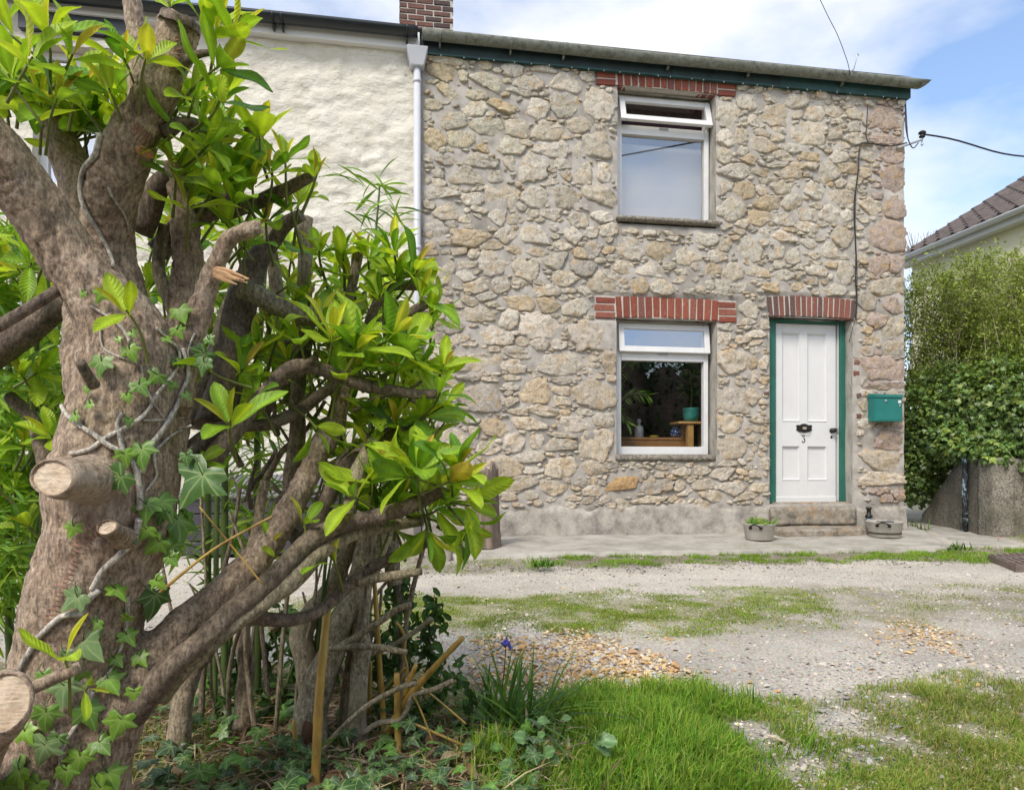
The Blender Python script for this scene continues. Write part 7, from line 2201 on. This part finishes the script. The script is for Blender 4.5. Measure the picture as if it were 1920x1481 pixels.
# ================================================================ BAMBOO behind the trunk
bb = on_z(430, 1230, 0.03)
bam = empty('bamboo_clump', tuple(bb))
tag(bam, 'thin green bamboo with narrow leaves growing behind the laurel trunk', 'bamboo')
for rows in ([(483, 1390, 2.25, 7), (483, 1000, 2.25, 7), (484, 700, 2.25, 6), (500, 470, 2.25, 4)], [(421, 1370, 2.2, 7), (421, 1000, 2.2, 7), (424, 650, 2.2, 5)], [(390, 1350, 2.3, 6), (391, 900, 2.3, 6), (400, 600, 2.3, 4)],
             [(402, 1370, 2.1, 5), (408, 900, 2.1, 5), (420, 740, 2.1, 4)], [(65, 1350, 2.0, 8), (64, 800, 2.0, 8), (70, 540, 2.0, 5)], [(20, 1350, 2.2, 7), (15, 760, 2.2, 6), (30, 420, 2.2, 4)], [(105, 1300, 2.4, 6), (100, 800, 2.4, 5), (90, 500, 2.4, 4)],
             [(684, 1275, 2.6, 4), (690, 900, 2.6, 4), (700, 620, 2.6, 3), (703, 470, 2.6, 2.5), (712, 350, 2.6, 1.5)], [(632, 1290, 2.5, 5), (640, 900, 2.5, 5), (655, 560, 2.5, 4), (625, 425, 2.5, 2)], [(738, 1275, 2.6, 4), (745, 760, 2.6, 4), (742, 560, 2.6, 3), (745, 430, 2.6, 2)]):
    C, R = path(rows, 0.03)
    for j in range(3, len(C) - 1, 8): R[j] *= 1.25
    link('cane', tube_mesh('cane', C, R, 8, 0.02, 4), M['green_cane'], bam)
BV, BF, BT, BU = laurel_proto(0.5, 0.25, 0.13, 5, 0.0, 1)
PT, DR, TN, SZ = [], [], [], []
def bamboo_leaves(poly, n, t, L, toff=0):
    poly = np.array(poly, float); lo, hi = poly.min(0), poly.max(0); k = 0
    while k < n:
        x, y = rs.uniform(lo[0], hi[0]), rs.uniform(lo[1], hi[1])
        if inside_poly(np.array([x]), np.array([y]), poly)[0] < 0: continue
        tt_ = rs.uniform(*t); c = np.array(at(x, y, tt_))
        for _ in range(4):
            a = math.radians(rs.uniform(-70, 250)); PT.append(c + rs.randn(3) * 0.012)
            DR.append(RIGHT * math.cos(a) + UP * (math.sin(a) * .7 - .25) + FWD * rs.uniform(-.6, .6)); TN.append(np.array([(0.18, 0.34, 0.04), (0.12, 0.26, 0.035), (0.27, 0.42, 0.05)][rs.randint(3)]) * rs.uniform(.8, 1.2)); SZ.append(rs.uniform(*L) * tt_ / F)
        k += 1
bamboo_leaves([(-60, 380), (60, 430), (135, 540), (135, 900), (90, 1100), (-60, 1150)], 260, (1.9, 2.5), (60, 110))
bamboo_leaves([(380, 620), (560, 650), (600, 760), (560, 960), (400, 1000)], 55, (2.1, 2.5), (45, 85))
bamboo_leaves([(680, 340), (740, 330), (760, 430), (700, 500), (670, 440)], 12, (2.5, 2.7), (40, 60))
bamboo_leaves([(340, 900), (520, 900), (520, 1120), (340, 1150)], 30, (2.2, 2.6), (45, 80))
bamboo_leaves([(-60, 1000), (30, 1000), (30, 1150), (-60, 1200)], 40, (1.9, 2.4), (60, 100))
batch('leaves', (BV, BF, BT, BU), frames(np.array(DR), np.tile(UP, (len(DR), 1)) + rs.randn(len(DR), 3) * .4), np.array(PT), np.array(SZ), np.array(TN), M['leaf'], bam)['kind'] = 'stuff'

# ================================================================ GROUND COVER
def blades(name, polyname, n, hgt, wid, tones, seed, lean=0.5, clump=0.0, zone=None, thr=0.5, soft=(0.10, 0.14)):
    rr = np.random.RandomState(seed)
    poly = np.array(POLY[polyname]); lo, hi = poly.min(0) - 0.1, poly.max(0) + 0.1
    if zone is not None: lo = np.maximum(lo, zone[:2]); hi = np.minimum(hi, zone[2:])
    X = rr.uniform(lo[0], hi[0], n * 5); Y = rr.uniform(lo[1], hi[1], n * 5)
    m_ = mask(polyname, X, Y, *soft)
    P0 = np.stack([X, Y, 0 * X], 1)
    if clump: m_ = m_ * np.clip(0.5 + fbm(P0, 7, 3, seed) * clump, 0, 1)
    keep = np.where(rr.rand(len(X)) < m_)[0][:n]
    X, Y = X[keep], Y[keep]; k = len(X)
    z = ground_z(X, Y)
    hmod = 0.75 + 0.5 * fbm(P0[keep], 5, 3, seed + 2)
    H = rr.uniform(*hgt, k) * hmod; W = rr.uniform(*wid, k)
    az = rr.uniform(0, 2 * math.pi, k); la = fbm(P0[keep], 4, 2, seed + 3) * 3 + rr.randn(k) * 1.2
    ln = np.abs(rr.randn(k)) * lean * H
    dx, dy = np.cos(la) * ln, np.sin(la) * ln
    wx_, wy_ = np.cos(az) * W / 2, np.sin(az) * W / 2
    V = np.zeros((k, 5, 3))
    b = np.stack([X, Y, z - 0.004], 1)
    V[:, 0] = b + np.stack([wx_, wy_, 0 * W], 1); V[:, 1] = b - np.stack([wx_, wy_, 0 * W], 1)
    mid = b + np.stack([dx * .35, dy * .35, H * .6], 1)
    V[:, 2] = mid - np.stack([wx_, wy_, 0 * W], 1) * .75; V[:, 3] = mid + np.stack([wx_, wy_, 0 * W], 1) * .75
    V[:, 4] = b + np.stack([dx, dy, np.sqrt(np.maximum(H * H - ln * ln * .6, (H * .3) ** 2))], 1)
    o = np.arange(k)[:, None] * 5
    T3 = np.array(tones)[rr.choice(len(tones), k)] * rr.uniform(.75, 1.25, (k, 1)) * (1 + 0.25 * fbm(P0[keep], 3, 3, seed + 5))[:, None]
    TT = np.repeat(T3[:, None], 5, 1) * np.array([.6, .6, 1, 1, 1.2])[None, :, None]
    ob = link(name, np_mesh(name, V.reshape(-1, 3), [np.array([[0, 1, 2, 3]]) + o, np.array([[3, 2, 4]]) + o], True, TT.reshape(-1, 3)), M['grass'])
    ob['kind'] = 'stuff'
    return ob
G1 = [(0.14, 0.30, 0.028), (0.20, 0.38, 0.034), (0.27, 0.42, 0.045), (0.10, 0.24, 0.024), (0.34, 0.42, 0.09)]
G2 = [(0.21, 0.32, 0.045), (0.33, 0.37, 0.08), (0.45, 0.39, 0.15), (0.15, 0.26, 0.035), (0.27, 0.36, 0.06)]
G3 = [(0.22, 0.37, 0.04), (0.31, 0.40, 0.06), (0.40, 0.38, 0.12), (0.17, 0.30, 0.03)]
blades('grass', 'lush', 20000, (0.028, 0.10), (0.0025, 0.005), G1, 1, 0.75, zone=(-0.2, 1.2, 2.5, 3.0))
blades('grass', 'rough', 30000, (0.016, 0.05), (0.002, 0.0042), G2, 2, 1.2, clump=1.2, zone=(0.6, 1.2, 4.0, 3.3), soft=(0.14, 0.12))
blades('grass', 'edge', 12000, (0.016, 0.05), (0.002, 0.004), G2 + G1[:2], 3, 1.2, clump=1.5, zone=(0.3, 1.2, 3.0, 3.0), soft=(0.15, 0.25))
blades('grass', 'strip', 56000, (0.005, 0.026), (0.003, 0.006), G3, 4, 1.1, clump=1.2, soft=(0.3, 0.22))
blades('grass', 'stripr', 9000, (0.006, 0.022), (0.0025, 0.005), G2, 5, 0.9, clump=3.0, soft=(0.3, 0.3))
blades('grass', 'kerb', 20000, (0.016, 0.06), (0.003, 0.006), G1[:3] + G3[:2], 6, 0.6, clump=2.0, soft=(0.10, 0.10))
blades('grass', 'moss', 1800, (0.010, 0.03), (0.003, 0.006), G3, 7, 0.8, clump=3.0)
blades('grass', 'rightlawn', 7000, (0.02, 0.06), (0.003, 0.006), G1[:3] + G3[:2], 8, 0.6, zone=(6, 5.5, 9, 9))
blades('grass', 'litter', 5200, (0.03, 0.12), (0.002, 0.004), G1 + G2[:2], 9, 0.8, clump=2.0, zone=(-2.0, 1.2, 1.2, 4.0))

# gravel: small solid pebbles, one object of stuff per kind
def pebbles(name, X, Y, size, tones, seed, flat=0.6, sink=0.35):
    rr = np.random.RandomState(seed)
    k = len(X)
    O = np.array([(1, 0, 0), (0, 1, 0), (-1, 0, 0), (0, -1, 0), (0, 0, 1), (0, 0, -1), (.62, .62, .42), (-.62, .62, .42), (-.62, -.62, .42), (.62, -.62, .42)], float)
    Fc = np.array([(0, 6, 9), (6, 4, 9), (1, 7, 6), (7, 4, 6), (2, 8, 7), (8, 4, 7), (3, 9, 8), (9, 4, 8), (0, 1, 6), (1, 2, 7), (2, 3, 8), (3, 0, 9)])
    s = rr.uniform(*size, k) * np.exp(rr.randn(k) * 0.25)
    sc = np.stack([s * rr.uniform(.7, 1.2, k), s * rr.uniform(.6, 1.0, k), s * flat * rr.uniform(.6, 1.1, k)], 1)
    a = rr.uniform(0, 6.28, k); ca_, sa_ = np.cos(a), np.sin(a)
    V = O[None] * (1 + 0.16 * rr.randn(k, len(O), 1)) * sc[:, None]
    tl = rr.randn(k, 2) * 0.25
    V[:, :, 2] += V[:, :, 0] * tl[:, :1] + V[:, :, 1] * tl[:, 1:]
    x = V[:, :, 0] * ca_[:, None] - V[:, :, 1] * sa_[:, None]; y = V[:, :, 0] * sa_[:, None] + V[:, :, 1] * ca_[:, None]
    z = ground_z(X, Y)
    W = np.stack([x + X[:, None], y + Y[:, None], V[:, :, 2] + (z + sc[:, 2] * (1 - sink * 2))[:, None]], 2)
    T3 = np.array(tones)[rr.choice(len(tones), k)] * rr.uniform(.75, 1.2, (k, 1))
    ob = link(name, np_mesh(name, W.reshape(-1, 3), (Fc[None] + (np.arange(k) * len(O))[:, None, None]).reshape(-1, 3), False, np.repeat(T3, len(O), 0)), M['pebble'])
    ob['kind'] = 'stuff'
k = NT('pebble'); k.color(k.mix(1.0, k.attr('tint'), k.ramp(k.noise(220, 4, 0.6), [(0.3, 0.75), (0.7, 1.15)]), 'MULTIPLY')).set(Roughness=0.85); M['pebble'] = k.m
GR = [(0.55, 0.50, 0.43), (0.63, 0.58, 0.50), (0.41, 0.38, 0.335), (0.60, 0.55, 0.48), (0.28, 0.265, 0.245), (0.58, 0.49, 0.38), (0.47, 0.46, 0.45)]
GO = [(0.66, 0.45, 0.21), (0.72, 0.54, 0.29), (0.60, 0.35, 0.13), (0.74, 0.62, 0.43), (0.64, 0.60, 0.54), (0.46, 0.29, 0.15), (0.44, 0.43, 0.42)]
def lane_points(n, seed, ylo, yhi, xlo=-1.6, xhi=6.0):
    rr = np.random.RandomState(seed)
    u = rr.rand(n)
    Y = ylo + (yhi - ylo) * u ** 1.7
    X = rr.uniform(-1, 1, n) * (0.35 + Y * 0.92) + Y * 0.17
    return X, Y
X, Y = lane_points(52000, 31, 1.5, 6.0)
P0 = np.stack([X, Y, 0 * X], 1)
w = np.clip(0.40 + 1.5 * fbm(P0, 1.6, 4, 55), 0.10, 1)
w *= 1 - 0.85 * np.clip(mask('lush', X, Y) + mask('litter', X, Y) * 0.8 + mask('rough', X, Y, .2, .2) * .75 + mask('gold', X, Y), 0, 1)
w *= 1 - 0.35 * mask('strip', X, Y, .2, .2)
keep = np.random.RandomState(2).rand(len(X)) < w
pebbles('gravel', X[keep], Y[keep], (0.0030, 0.0075), GR, 1)
rr = np.random.RandomState(6)
q = np.array(POLY['gold']); X = rr.uniform(q[:, 0].min() - .3, q[:, 0].max() + .3, 24000); Y = rr.uniform(q[:, 1].min() - .25, q[:, 1].max() + .25, 24000)
keep = rr.rand(len(X)) < mask('gold', X, Y, 0.20, 0.10) ** 1.3 * 0.9 + 0.014
pebbles('gravel', X[keep], Y[keep], (0.005, 0.0115), GO, 2, 0.65, 0.2)
q = np.array(POLY['gold2']); X = rr.uniform(q[:, 0].min() - .3, q[:, 0].max() + .3, 4200); Y = rr.uniform(q[:, 1].min() - .25, q[:, 1].max() + .25, 4200)
keep = rr.rand(len(X)) < mask('gold2', X, Y, 0.16, 0.10) * 0.7 + 0.004
pebbles('gravel', X[keep], Y[keep], (0.005, 0.009), GO, 3, 0.6, 0.25)
q = np.array(POLY['stones']); X = rr.uniform(q[:, 0].min() - .2, q[:, 0].max() + .2, 5000); Y = rr.uniform(1.3, q[:, 1].max() + .25, 5000)
keep = rr.rand(len(X)) < mask('stones', X, Y, 0.2, 0.15) * 0.4 + 0.02
pebbles('gravel', X[keep], Y[keep], (0.004, 0.0095), [tuple(0.8 * v for v in g_) for g_ in GR], 4, 0.6, 0.25)
X, Y = lane_points(900, 77, 1.6, 5.5)
keep = mask('lush', X, Y) + mask('litter', X, Y) < 0.3
pebbles('gravel', X[keep], Y[keep], (0.006, 0.012), GR + GO[:3], 5, 0.55, 0.3)
# dark crumbs along the kerb
X = rr.uniform(-1.2, 4.8, 1400); Y = rr.normal(5.35, 0.16, 1400)
pebbles('gravel', X, Y, (0.004, 0.010), [(0.10, 0.09, 0.08), (0.16, 0.14, 0.12), (0.3, 0.28, 0.25)], 6, 0.6, 0.25)

# dry litter under the shrub
def litter(n, seed):
    rr = np.random.RandomState(seed)
    q = np.array(POLY['litter']); X = rr.uniform(-1.6, 1.1, n * 3); Y = rr.uniform(1.3, 3.3, n * 3)
    keep = np.where(rr.rand(n * 3) < mask('litter', X, Y, .2, .12))[0][:n]; X, Y = X[keep], Y[keep]; k = len(X)
    a = rr.uniform(0, 6.28, k); L = rr.uniform(0.03, 0.16, k); W = rr.uniform(.0015, .004, k); z = ground_z(X, Y) + rr.uniform(.002, .03, k)
    el = rr.normal(0, .16, k)
    d = np.stack([np.cos(a), np.sin(a), el], 1) * L[:, None]; s = np.stack([-np.sin(a), np.cos(a), 0 * a], 1) * W[:, None]
    b = np.stack([X, Y, z], 1); up = np.array([0, 0, 1.0]) * (L * rr.uniform(0, .12, k))[:, None]
    V = np.stack([b - s, b + s, b + d * .5 + s + up, b + d * .5 - s + up, b + d], 1)
    o = np.arange(k)[:, None] * 5
    T3 = np.array([(0.46, 0.36, 0.22), (0.34, 0.25, 0.14), (0.58, 0.48, 0.32), (0.24, 0.16, 0.10)])[rr.choice(4, k)] * rr.uniform(.7, 1.2, (k, 1))
    ob = link('dry_litter', np_mesh('dry_litter', V.reshape(-1, 3), [np.array([[0, 1, 2, 3]]) + o, np.array([[3, 2, 4]]) + o], True, np.repeat(T3, 5, 0)), M['grass'])
    ob['kind'] = 'stuff'
litter(5200, 3)
# dead leaves
rr = np.random.RandomState(12)
n_ = 420
X = rr.uniform(-1.3, 1.0, n_ * 3); Y = rr.uniform(1.4, 3.0, n_ * 3); keep = np.where(rr.rand(n_ * 3) < 0.9 * mask('litter', X, Y, .2, .1))[0][:n_]; X, Y = X[keep], Y[keep]
D = np.c_[rr.randn(len(X), 2), rr.randn(len(X)) * .25]; U = np.c_[rr.randn(len(X), 2) * .35, np.ones(len(X))]
o = batch('dead_leaves', laurel_proto(.4, .5, .5, 5, .06, 3), frames(D, U), np.c_[X, Y, ground_z(X, Y) + rr.uniform(.006, .03, len(X))], rr.uniform(.03, .085, len(X)),
          np.array([(0.22, 0.14, 0.07), (0.30, 0.22, 0.13), (0.15, 0.085, 0.05), (0.36, 0.27, 0.17)])[rr.choice(4, len(X))], M['grass'])
o['kind'] = 'stuff'

# ivy creeping on the ground
gi = empty('ground_ivy', tuple(on_z(800, 1420, 0.05)))
tag(gi, 'dark ivy creeping over the litter at the foot of the pruned shrub', 'ivy')
gm = {}
kk = 0
while kk < 296:
    x, y = rr.uniform(260, 1010), rr.uniform(1255, 1500)
    if x > 700 and y < 1310 + (x - 700) * 0.12: continue
    p = on_z(x, y, 0.05 + rr.uniform(0.0, 0.09)); t = (np.array(p) - np.array((0, 0, CZ))).dot(FWD)
    D = np.array([rr.randn(), rr.randn() - .5, rr.randn() * .3 - .15]); U = np.array([rr.randn() * .35, -.45 + rr.randn() * .3, 1.0])
    R = frames(D[None], U[None])[0]; pr = rr.randint(4); tn = rr.choice([1, 2, 2, 2, 4, 0])
    key = (pr, tn)
    if key not in gm:
        tc = {0: (0.13, 0.32, 0.045), 1: (0.10, 0.21, 0.04), 2: (0.055, 0.13, 0.036), 4: (0.085, 0.15, 0.08)}[tn]
        m_ = proto_mesh('leaf', IVP[pr], tc); m_.materials.append(M['ivy']); gm[key] = m_
    link('leaf', gm[key], None, gi, M4(R, np.array(p), rr.uniform(0.022, 0.052))); kk += 1
mb = MB()
for _ in range(26):
    x, y = rr.uniform(300, 950), rr.uniform(1300, 1480); a = on_z(x, y, 0.055); dd = Vector((rr.uniform(-.25, .25), rr.uniform(-.2, .2), 0))
    mb.tube([tuple(a), tuple(a + dd * .5 + Vector((0, 0, .03))), tuple(a + dd + Vector((0, 0, .01)))], [.003, .0028, .002], 6)
mb.build('runners', M['bark_dark'], gi, smooth=True)['kind'] = 'stuff'

# dark holly-like sprigs by the lane
hl = empty('holly_sprigs', tuple(on_z(780, 1290, 0.05)))
tag(hl, 'dark leaved evergreen sprigs between the grey stems and the lane', 'shrub')
PT, DR = [], []
for (x0, y0), (x1, y1), t in (((800, 1290), (815, 1130), 2.15), ((770, 1260), (752, 1090), 2.25), ((730, 1240), (745, 1085), 2.3), ((820, 1310), (802, 1160), 2.1), ((720, 1290), (700, 1170), 2.2), ((560, 1290), (520, 1130), 2.3), ((500, 1300), (545, 1170), 2.3), ((430, 1200), (520, 1080), 2.4), ((620, 1290), (600, 1180), 2.3), ((770, 1330), (860, 1260), 2.0), ((640, 1330), (670, 1200), 2.35), ((580, 1340), (600, 1230), 2.3), ((480, 1330), (440, 1240), 2.3), ((520, 1400), (545, 1290), 2.1), ((400, 1420), (430, 1310), 2.05), ((740, 1420), (800, 1340), 1.95), ((690, 1400), (720, 1310), 2.0), ((860, 1380), (890, 1310), 1.95), ((420, 1330), (380, 1200), 2.2), ((700, 1270), (770, 1215), 2.2)):
    a, b = np.array(at(x0, y0, t)), np.array(at(x1, y1, t)); C = catmull(np.array([a, (a + b) / 2 + rr.randn(3) * .02, b]), .015)
    link('stem', tube_mesh('stem', C, np.linspace(.0035, .0018, len(C)), 6, 0), M['bark_dark'], hl)
    for c in C[2:]:
        for _ in range(4): PT.append(c + rr.randn(3) * .014); DR.append(rr.randn(3) + (b - a) * 1.5)
batch('leaves', laurel_proto(.5, .2, .5, 5, .08, 6), frames(np.array(DR), np.tile(UP - FWD * .5, (len(DR), 1)) + rr.randn(len(DR), 3) * .5), np.array(PT), rr.uniform(.028, .052, len(PT)), np.array((0.055, 0.12, 0.032)) * rr.uniform(.6, 1.6, (len(PT), 1)), M['leaf'], hl)['kind'] = 'stuff'

# coarse grass tufts with arching blades
def tuft(name, label, cx, cy, n, L, spread, tones, seed, group=None):
    rr = np.random.RandomState(seed)
    p = np.array(on_z(cx, cy, 0.05)); e = empty(name, tuple(p)); tag(e, label, 'grass', group)
    V, Fq, Tn, n0 = [], [], [], 0
    for i in range(n):
        a = rr.uniform(0, 6.28); l = rr.uniform(*L); b = p + np.array([rr.normal(0, spread), rr.normal(0, spread * .7), -0.01]); el = rr.uniform(.6, 1.45); w0 = rr.uniform(.004, .008)
        d = np.array([math.cos(a), math.sin(a), 0]); sd = np.array([-d[1], d[0], 0]); m = 7; tc = np.array(tones[rr.randint(len(tones))]) * rr.uniform(.8, 1.2)
        for j in range(m):
            u = j / (m - 1); c = b + d * l * u * math.cos(el) * (1 + u * .5) + np.array([0, 0, l * (math.sin(el) * u - .55 * math.cos(el) * u ** 2.2)])
            w = w0 * (1 - u ** 2) + .0004
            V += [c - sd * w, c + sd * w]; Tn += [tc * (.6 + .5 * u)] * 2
        Fq += [(n0 + 2 * j, n0 + 2 * j + 1, n0 + 2 * j + 3, n0 + 2 * j + 2) for j in range(m - 1)]; n0 += 2 * m
    link('blades', np_mesh('blades', np.array(V), np.array(Fq), True, np.array(Tn)), M['grass'], e)['kind'] = 'stuff'
    return e
TG = [(0.085, 0.20, 0.03), (0.12, 0.26, 0.035), (0.17, 0.32, 0.04), (0.09, 0.21, 0.06)]
tuft('grass_tuft', 'coarse dark green grass tuft with arching blades beside the golden gravel', 972, 1372, 80, (.12, .33), .05, TG, 1)
tuft('grass_tuft', 'smaller coarse grass tuft left of the bluebell by the slanting cane', 925, 1340, 34, (.12, .30), .05, TG, 2)
tuft('grass_tuft', 'short bright grass tuft growing against the kerb edge', 1022, 1060, 60, (.05, .13), .05, [(0.09, 0.22, 0.03), (0.12, 0.26, 0.03)], 3)
tuft('grass_tuft', 'green grass tuft between the right pan and the path', 1718, 992, 60, (.06, .2), .07, [(0.12, 0.24, 0.04), (0.09, 0.18, 0.03)], 4)
tuft('grass_tuft', 'low grass tuft at the near end of the pavement crack', 1795, 1028, 40, (.04, .11), .06, [(0.12, 0.24, 0.04), (0.09, 0.18, 0.03)], 5)

# shoots in the left pan
rr = np.random.RandomState(44)
PT, DR = [], []
for _ in range(60):
    a = rr.uniform(0, 6.28); r_ = r1 * .85 * math.sqrt(rr.rand()); PT.append((c1[0] + r_ * math.cos(a), c1[1] + r_ * math.sin(a), c1[2] + h1 * .84)); DR.append((rr.randn() * .5 + .25, rr.randn() * .5, rr.uniform(.3, 1.2)))
batch('shoots', laurel_proto(.5, .3, .22, 5, 0, 2), frames(np.array(DR), np.tile([0, -1, .4], (60, 1)) + rr.randn(60, 3) * .4), np.array(PT), rr.uniform(.04, .12, 60), np.array([(0.13, 0.27, 0.04), (0.22, 0.32, 0.06)])[rr.choice(2, 60)], M['leaf'], sh)['kind'] = 'stuff'

# bramble shoots in front
def bramble(name, label, base, tips, seed):
    rr = np.random.RandomState(seed)
    b = on_z(*base, 0.03); e = empty(name, tuple(b)); tag(e, label, 'bramble')
    for (x, y, t, L, ang) in tips:
        p = np.array(at(x, y, t)); st_ = MB(); mid = (np.array(b) + p) / 2 + np.array([0, 0, .02])
        C = catmull(np.array([np.array(b), mid, p]), .015); st_.tube(C, np.linspace(.0028, .0016, len(C)), 6); st_.build('stem', M['bark_dark'], e, smooth=True)
        for k_ in (-1, 0, 1):
            a = math.radians(ang + 62 * k_)
            D = RIGHT * math.cos(a) + UP * math.sin(a) * .55 - FWD * (.35 + .2 * math.sin(a)); U = UP * .9 - FWD * .55 + rr.randn(3) * .15
            R = frames(D[None], U[None])[0]
            m_ = proto_mesh('leaf', BRP, np.array((0.12, 0.235, 0.085)) * rr.uniform(.85, 1.2)); m_.materials.append(M['ivy'])
            link('leaf', m_, None, e, M4(R, p + R[:, 1] * .012, L * t / F * (1.0 if k_ == 0 else .8)))
def serrated(seed):
    V, Fq, TF, UV = laurel_proto(.35, .25, .60, 11, .07, seed)
    V = V.copy()
    for i in range(12):
        if i % 2: V[i * 6, 0] *= 1.22; V[i * 6 + 5, 0] *= 1.22
    return V, Fq, TF, UV
BRP = serrated(4)
bramble('bramble', 'bramble shoot with pale green toothed leaves on the left edge of the lush grass', (1035, 1440), [(1105, 1390, 1.78, 46, 20), (1000, 1392, 1.80, 44, 130), (1040, 1352, 1.85, 36, 100)], 1)
bramble('bramble', 'low bramble with broad green leaves at the bottom edge of the picture', (1010, 1490), [(1030, 1456, 1.70, 46, 250), (985, 1440, 1.72, 50, 150), (1010, 1420, 1.75, 40, 60)], 2)
bramble('bramble', 'small bramble shoot with dull brownish leaves in the dry litter', (900, 1470), [(905, 1405, 1.78, 45, 90), (880, 1450, 1.74, 50, 250)], 3)

# bluebells
def bluebell(label, head, foot, seed):
    rr = np.random.RandomState(seed)
    h, f = np.array(at(*head)), np.array(on_z(*foot, .04)); e = empty('bluebell', tuple(f)); tag(e, label, 'flower', 'bluebells')
    C = catmull(np.array([f, (f + h) / 2 + np.array([.006, 0, .01]), h + np.array([0, 0, .004]), h + RIGHT * .012]), .012)
    MB().tube(C, np.linspace(.0022, .0014, len(C)), 6).build('stem', M['bark_dark'], e, smooth=True)
    for k_ in range(5):
        c = h + RIGHT * (.003 * k_ - .004) + np.array([0, 0, -.004 * k_]) + rr.randn(3) * .003
        mb = MB().lathe([(.0012, .004), (.0042, 0), (.0048, -.008), (.0075, -.014)], (0, 0, 0), 8); rot = Matrix.Rotation(rr.uniform(-.9, .9), 4, 'X') @ Matrix.Rotation(rr.uniform(-.9, .9), 4, 'Y')
        mb.v = [tuple(Vector(c) + rot @ Vector(v)) for v in mb.v]; mb.build('flower_bell', BLUE, e, smooth=True)
BLUE = simple('bluebell_petal', (0.16, 0.14, 0.62), 0.6, 0.2, 30, 0)
bluebell('single bluebell on a dark stem in front of the golden gravel', (950, 1197, 2.1), (932, 1345), 1)
bluebell('bluebell low in the grass at the bottom edge', (1104, 1449, 1.72), (1098, 1481), 2)
# daisies and one pink bloom
def daisy(px, py, z, label, col, s, group, nm='daisy'):
    p = np.array(on_z(px, py, z)); e = empty(nm, tuple(p)); tag(e, label, 'flower', group)
    mb = MB()
    for k_ in range(9):
        a = k_ * 2 * math.pi / 9; d = np.array([math.cos(a), math.sin(a) * .8 - .2, .25]); q = np.array([-math.sin(a), math.cos(a), 0])
        mb.add([p, p + d * s * .6 + q * s * .22, p + d * s, p + d * s * .6 - q * s * .22], [(0, 1, 2, 3)])
    mb.build('petals', simple('petal_' + nm, col, 0.6, 0.05, 9, 0), e)
    MB().lathe([(0, .25 * s), (.25 * s, .2 * s), (.3 * s, 0)], tuple(p + np.array([0, -.1 * s, .05 * s])), 8).build('flower_centre', simple('pollen', (0.6, 0.42, 0.04), 0.8, 0.1, 9, 0), e)
    MB().tube([tuple(p - np.array([0, 0, z])), tuple(p)], .0015, 5).build('stem', M['green_cane'], e)
WH = (0.8, 0.8, 0.78)
for px, py, lab in ((1186, 1046, 'white daisy in the kerb grass, left one of a close pair'), (1203, 1047, 'white daisy in the kerb grass, right one of a close pair'), (1768, 1034, 'white daisy beside the near end of the pavement'), (1789, 1026, 'white daisy growing in the pavement crack'),
                    (1712, 968, 'white flower standing at the cottage corner behind the right pan'), (912, 1123, 'white daisy at the left end of the grass strip'), (1384, 1358, 'white daisy on the right edge of the lush grass')):
    daisy(px, py, .05 if py > 1000 else .12, lab, WH, .016 if py > 1000 else .03, 'small white flowers')
daisy(1872, 1008, .07, 'single pink flower in the grass at the foot of the roughcast wall', (0.75, 0.16, 0.28), .03, None, 'pink_flower')
# wood chips on the golden gravel, a stick on the grass
def chip(pts, w, lab, nm='wood_chip'):
    a, b = [np.array(on_z(x, y, .026)) for x, y in pts]
    d = (b - a); L = np.linalg.norm(d); d = d / L; s = np.array([-d[1], d[0], 0]) * w
    vs = []
    for z in (0, .006):
        for q in (a - s, a + s * .8, b + s, b - s * .9): vs.append(tuple(q + np.array([0, 0, z])))
    o = MB().add(vs, [(3, 2, 1, 0), (4, 5, 6, 7), (0, 1, 5, 4), (1, 2, 6, 5), (2, 3, 7, 6), (3, 0, 4, 7)]).build(nm, M['cut'], None, bevel=.0015)
    tag(o, lab, 'wood chip' if nm == 'wood_chip' else 'stick')
chip([(960, 1258), (966, 1275)], .007, 'pale flat wood chip on the golden gravel, left of two')
chip([(989, 1258), (998, 1276)], .007, 'pale flat wood chip on the golden gravel, right of two')
chip([(1438, 1379), (1472, 1391)], .004, 'short pale stick lying on the thin grass beside the lush patch', 'dry_stick')
chip([(1766, 1181), (1776, 1196)], .003, 'thin twig lying on the grass strip', 'dry_stick') if False else None
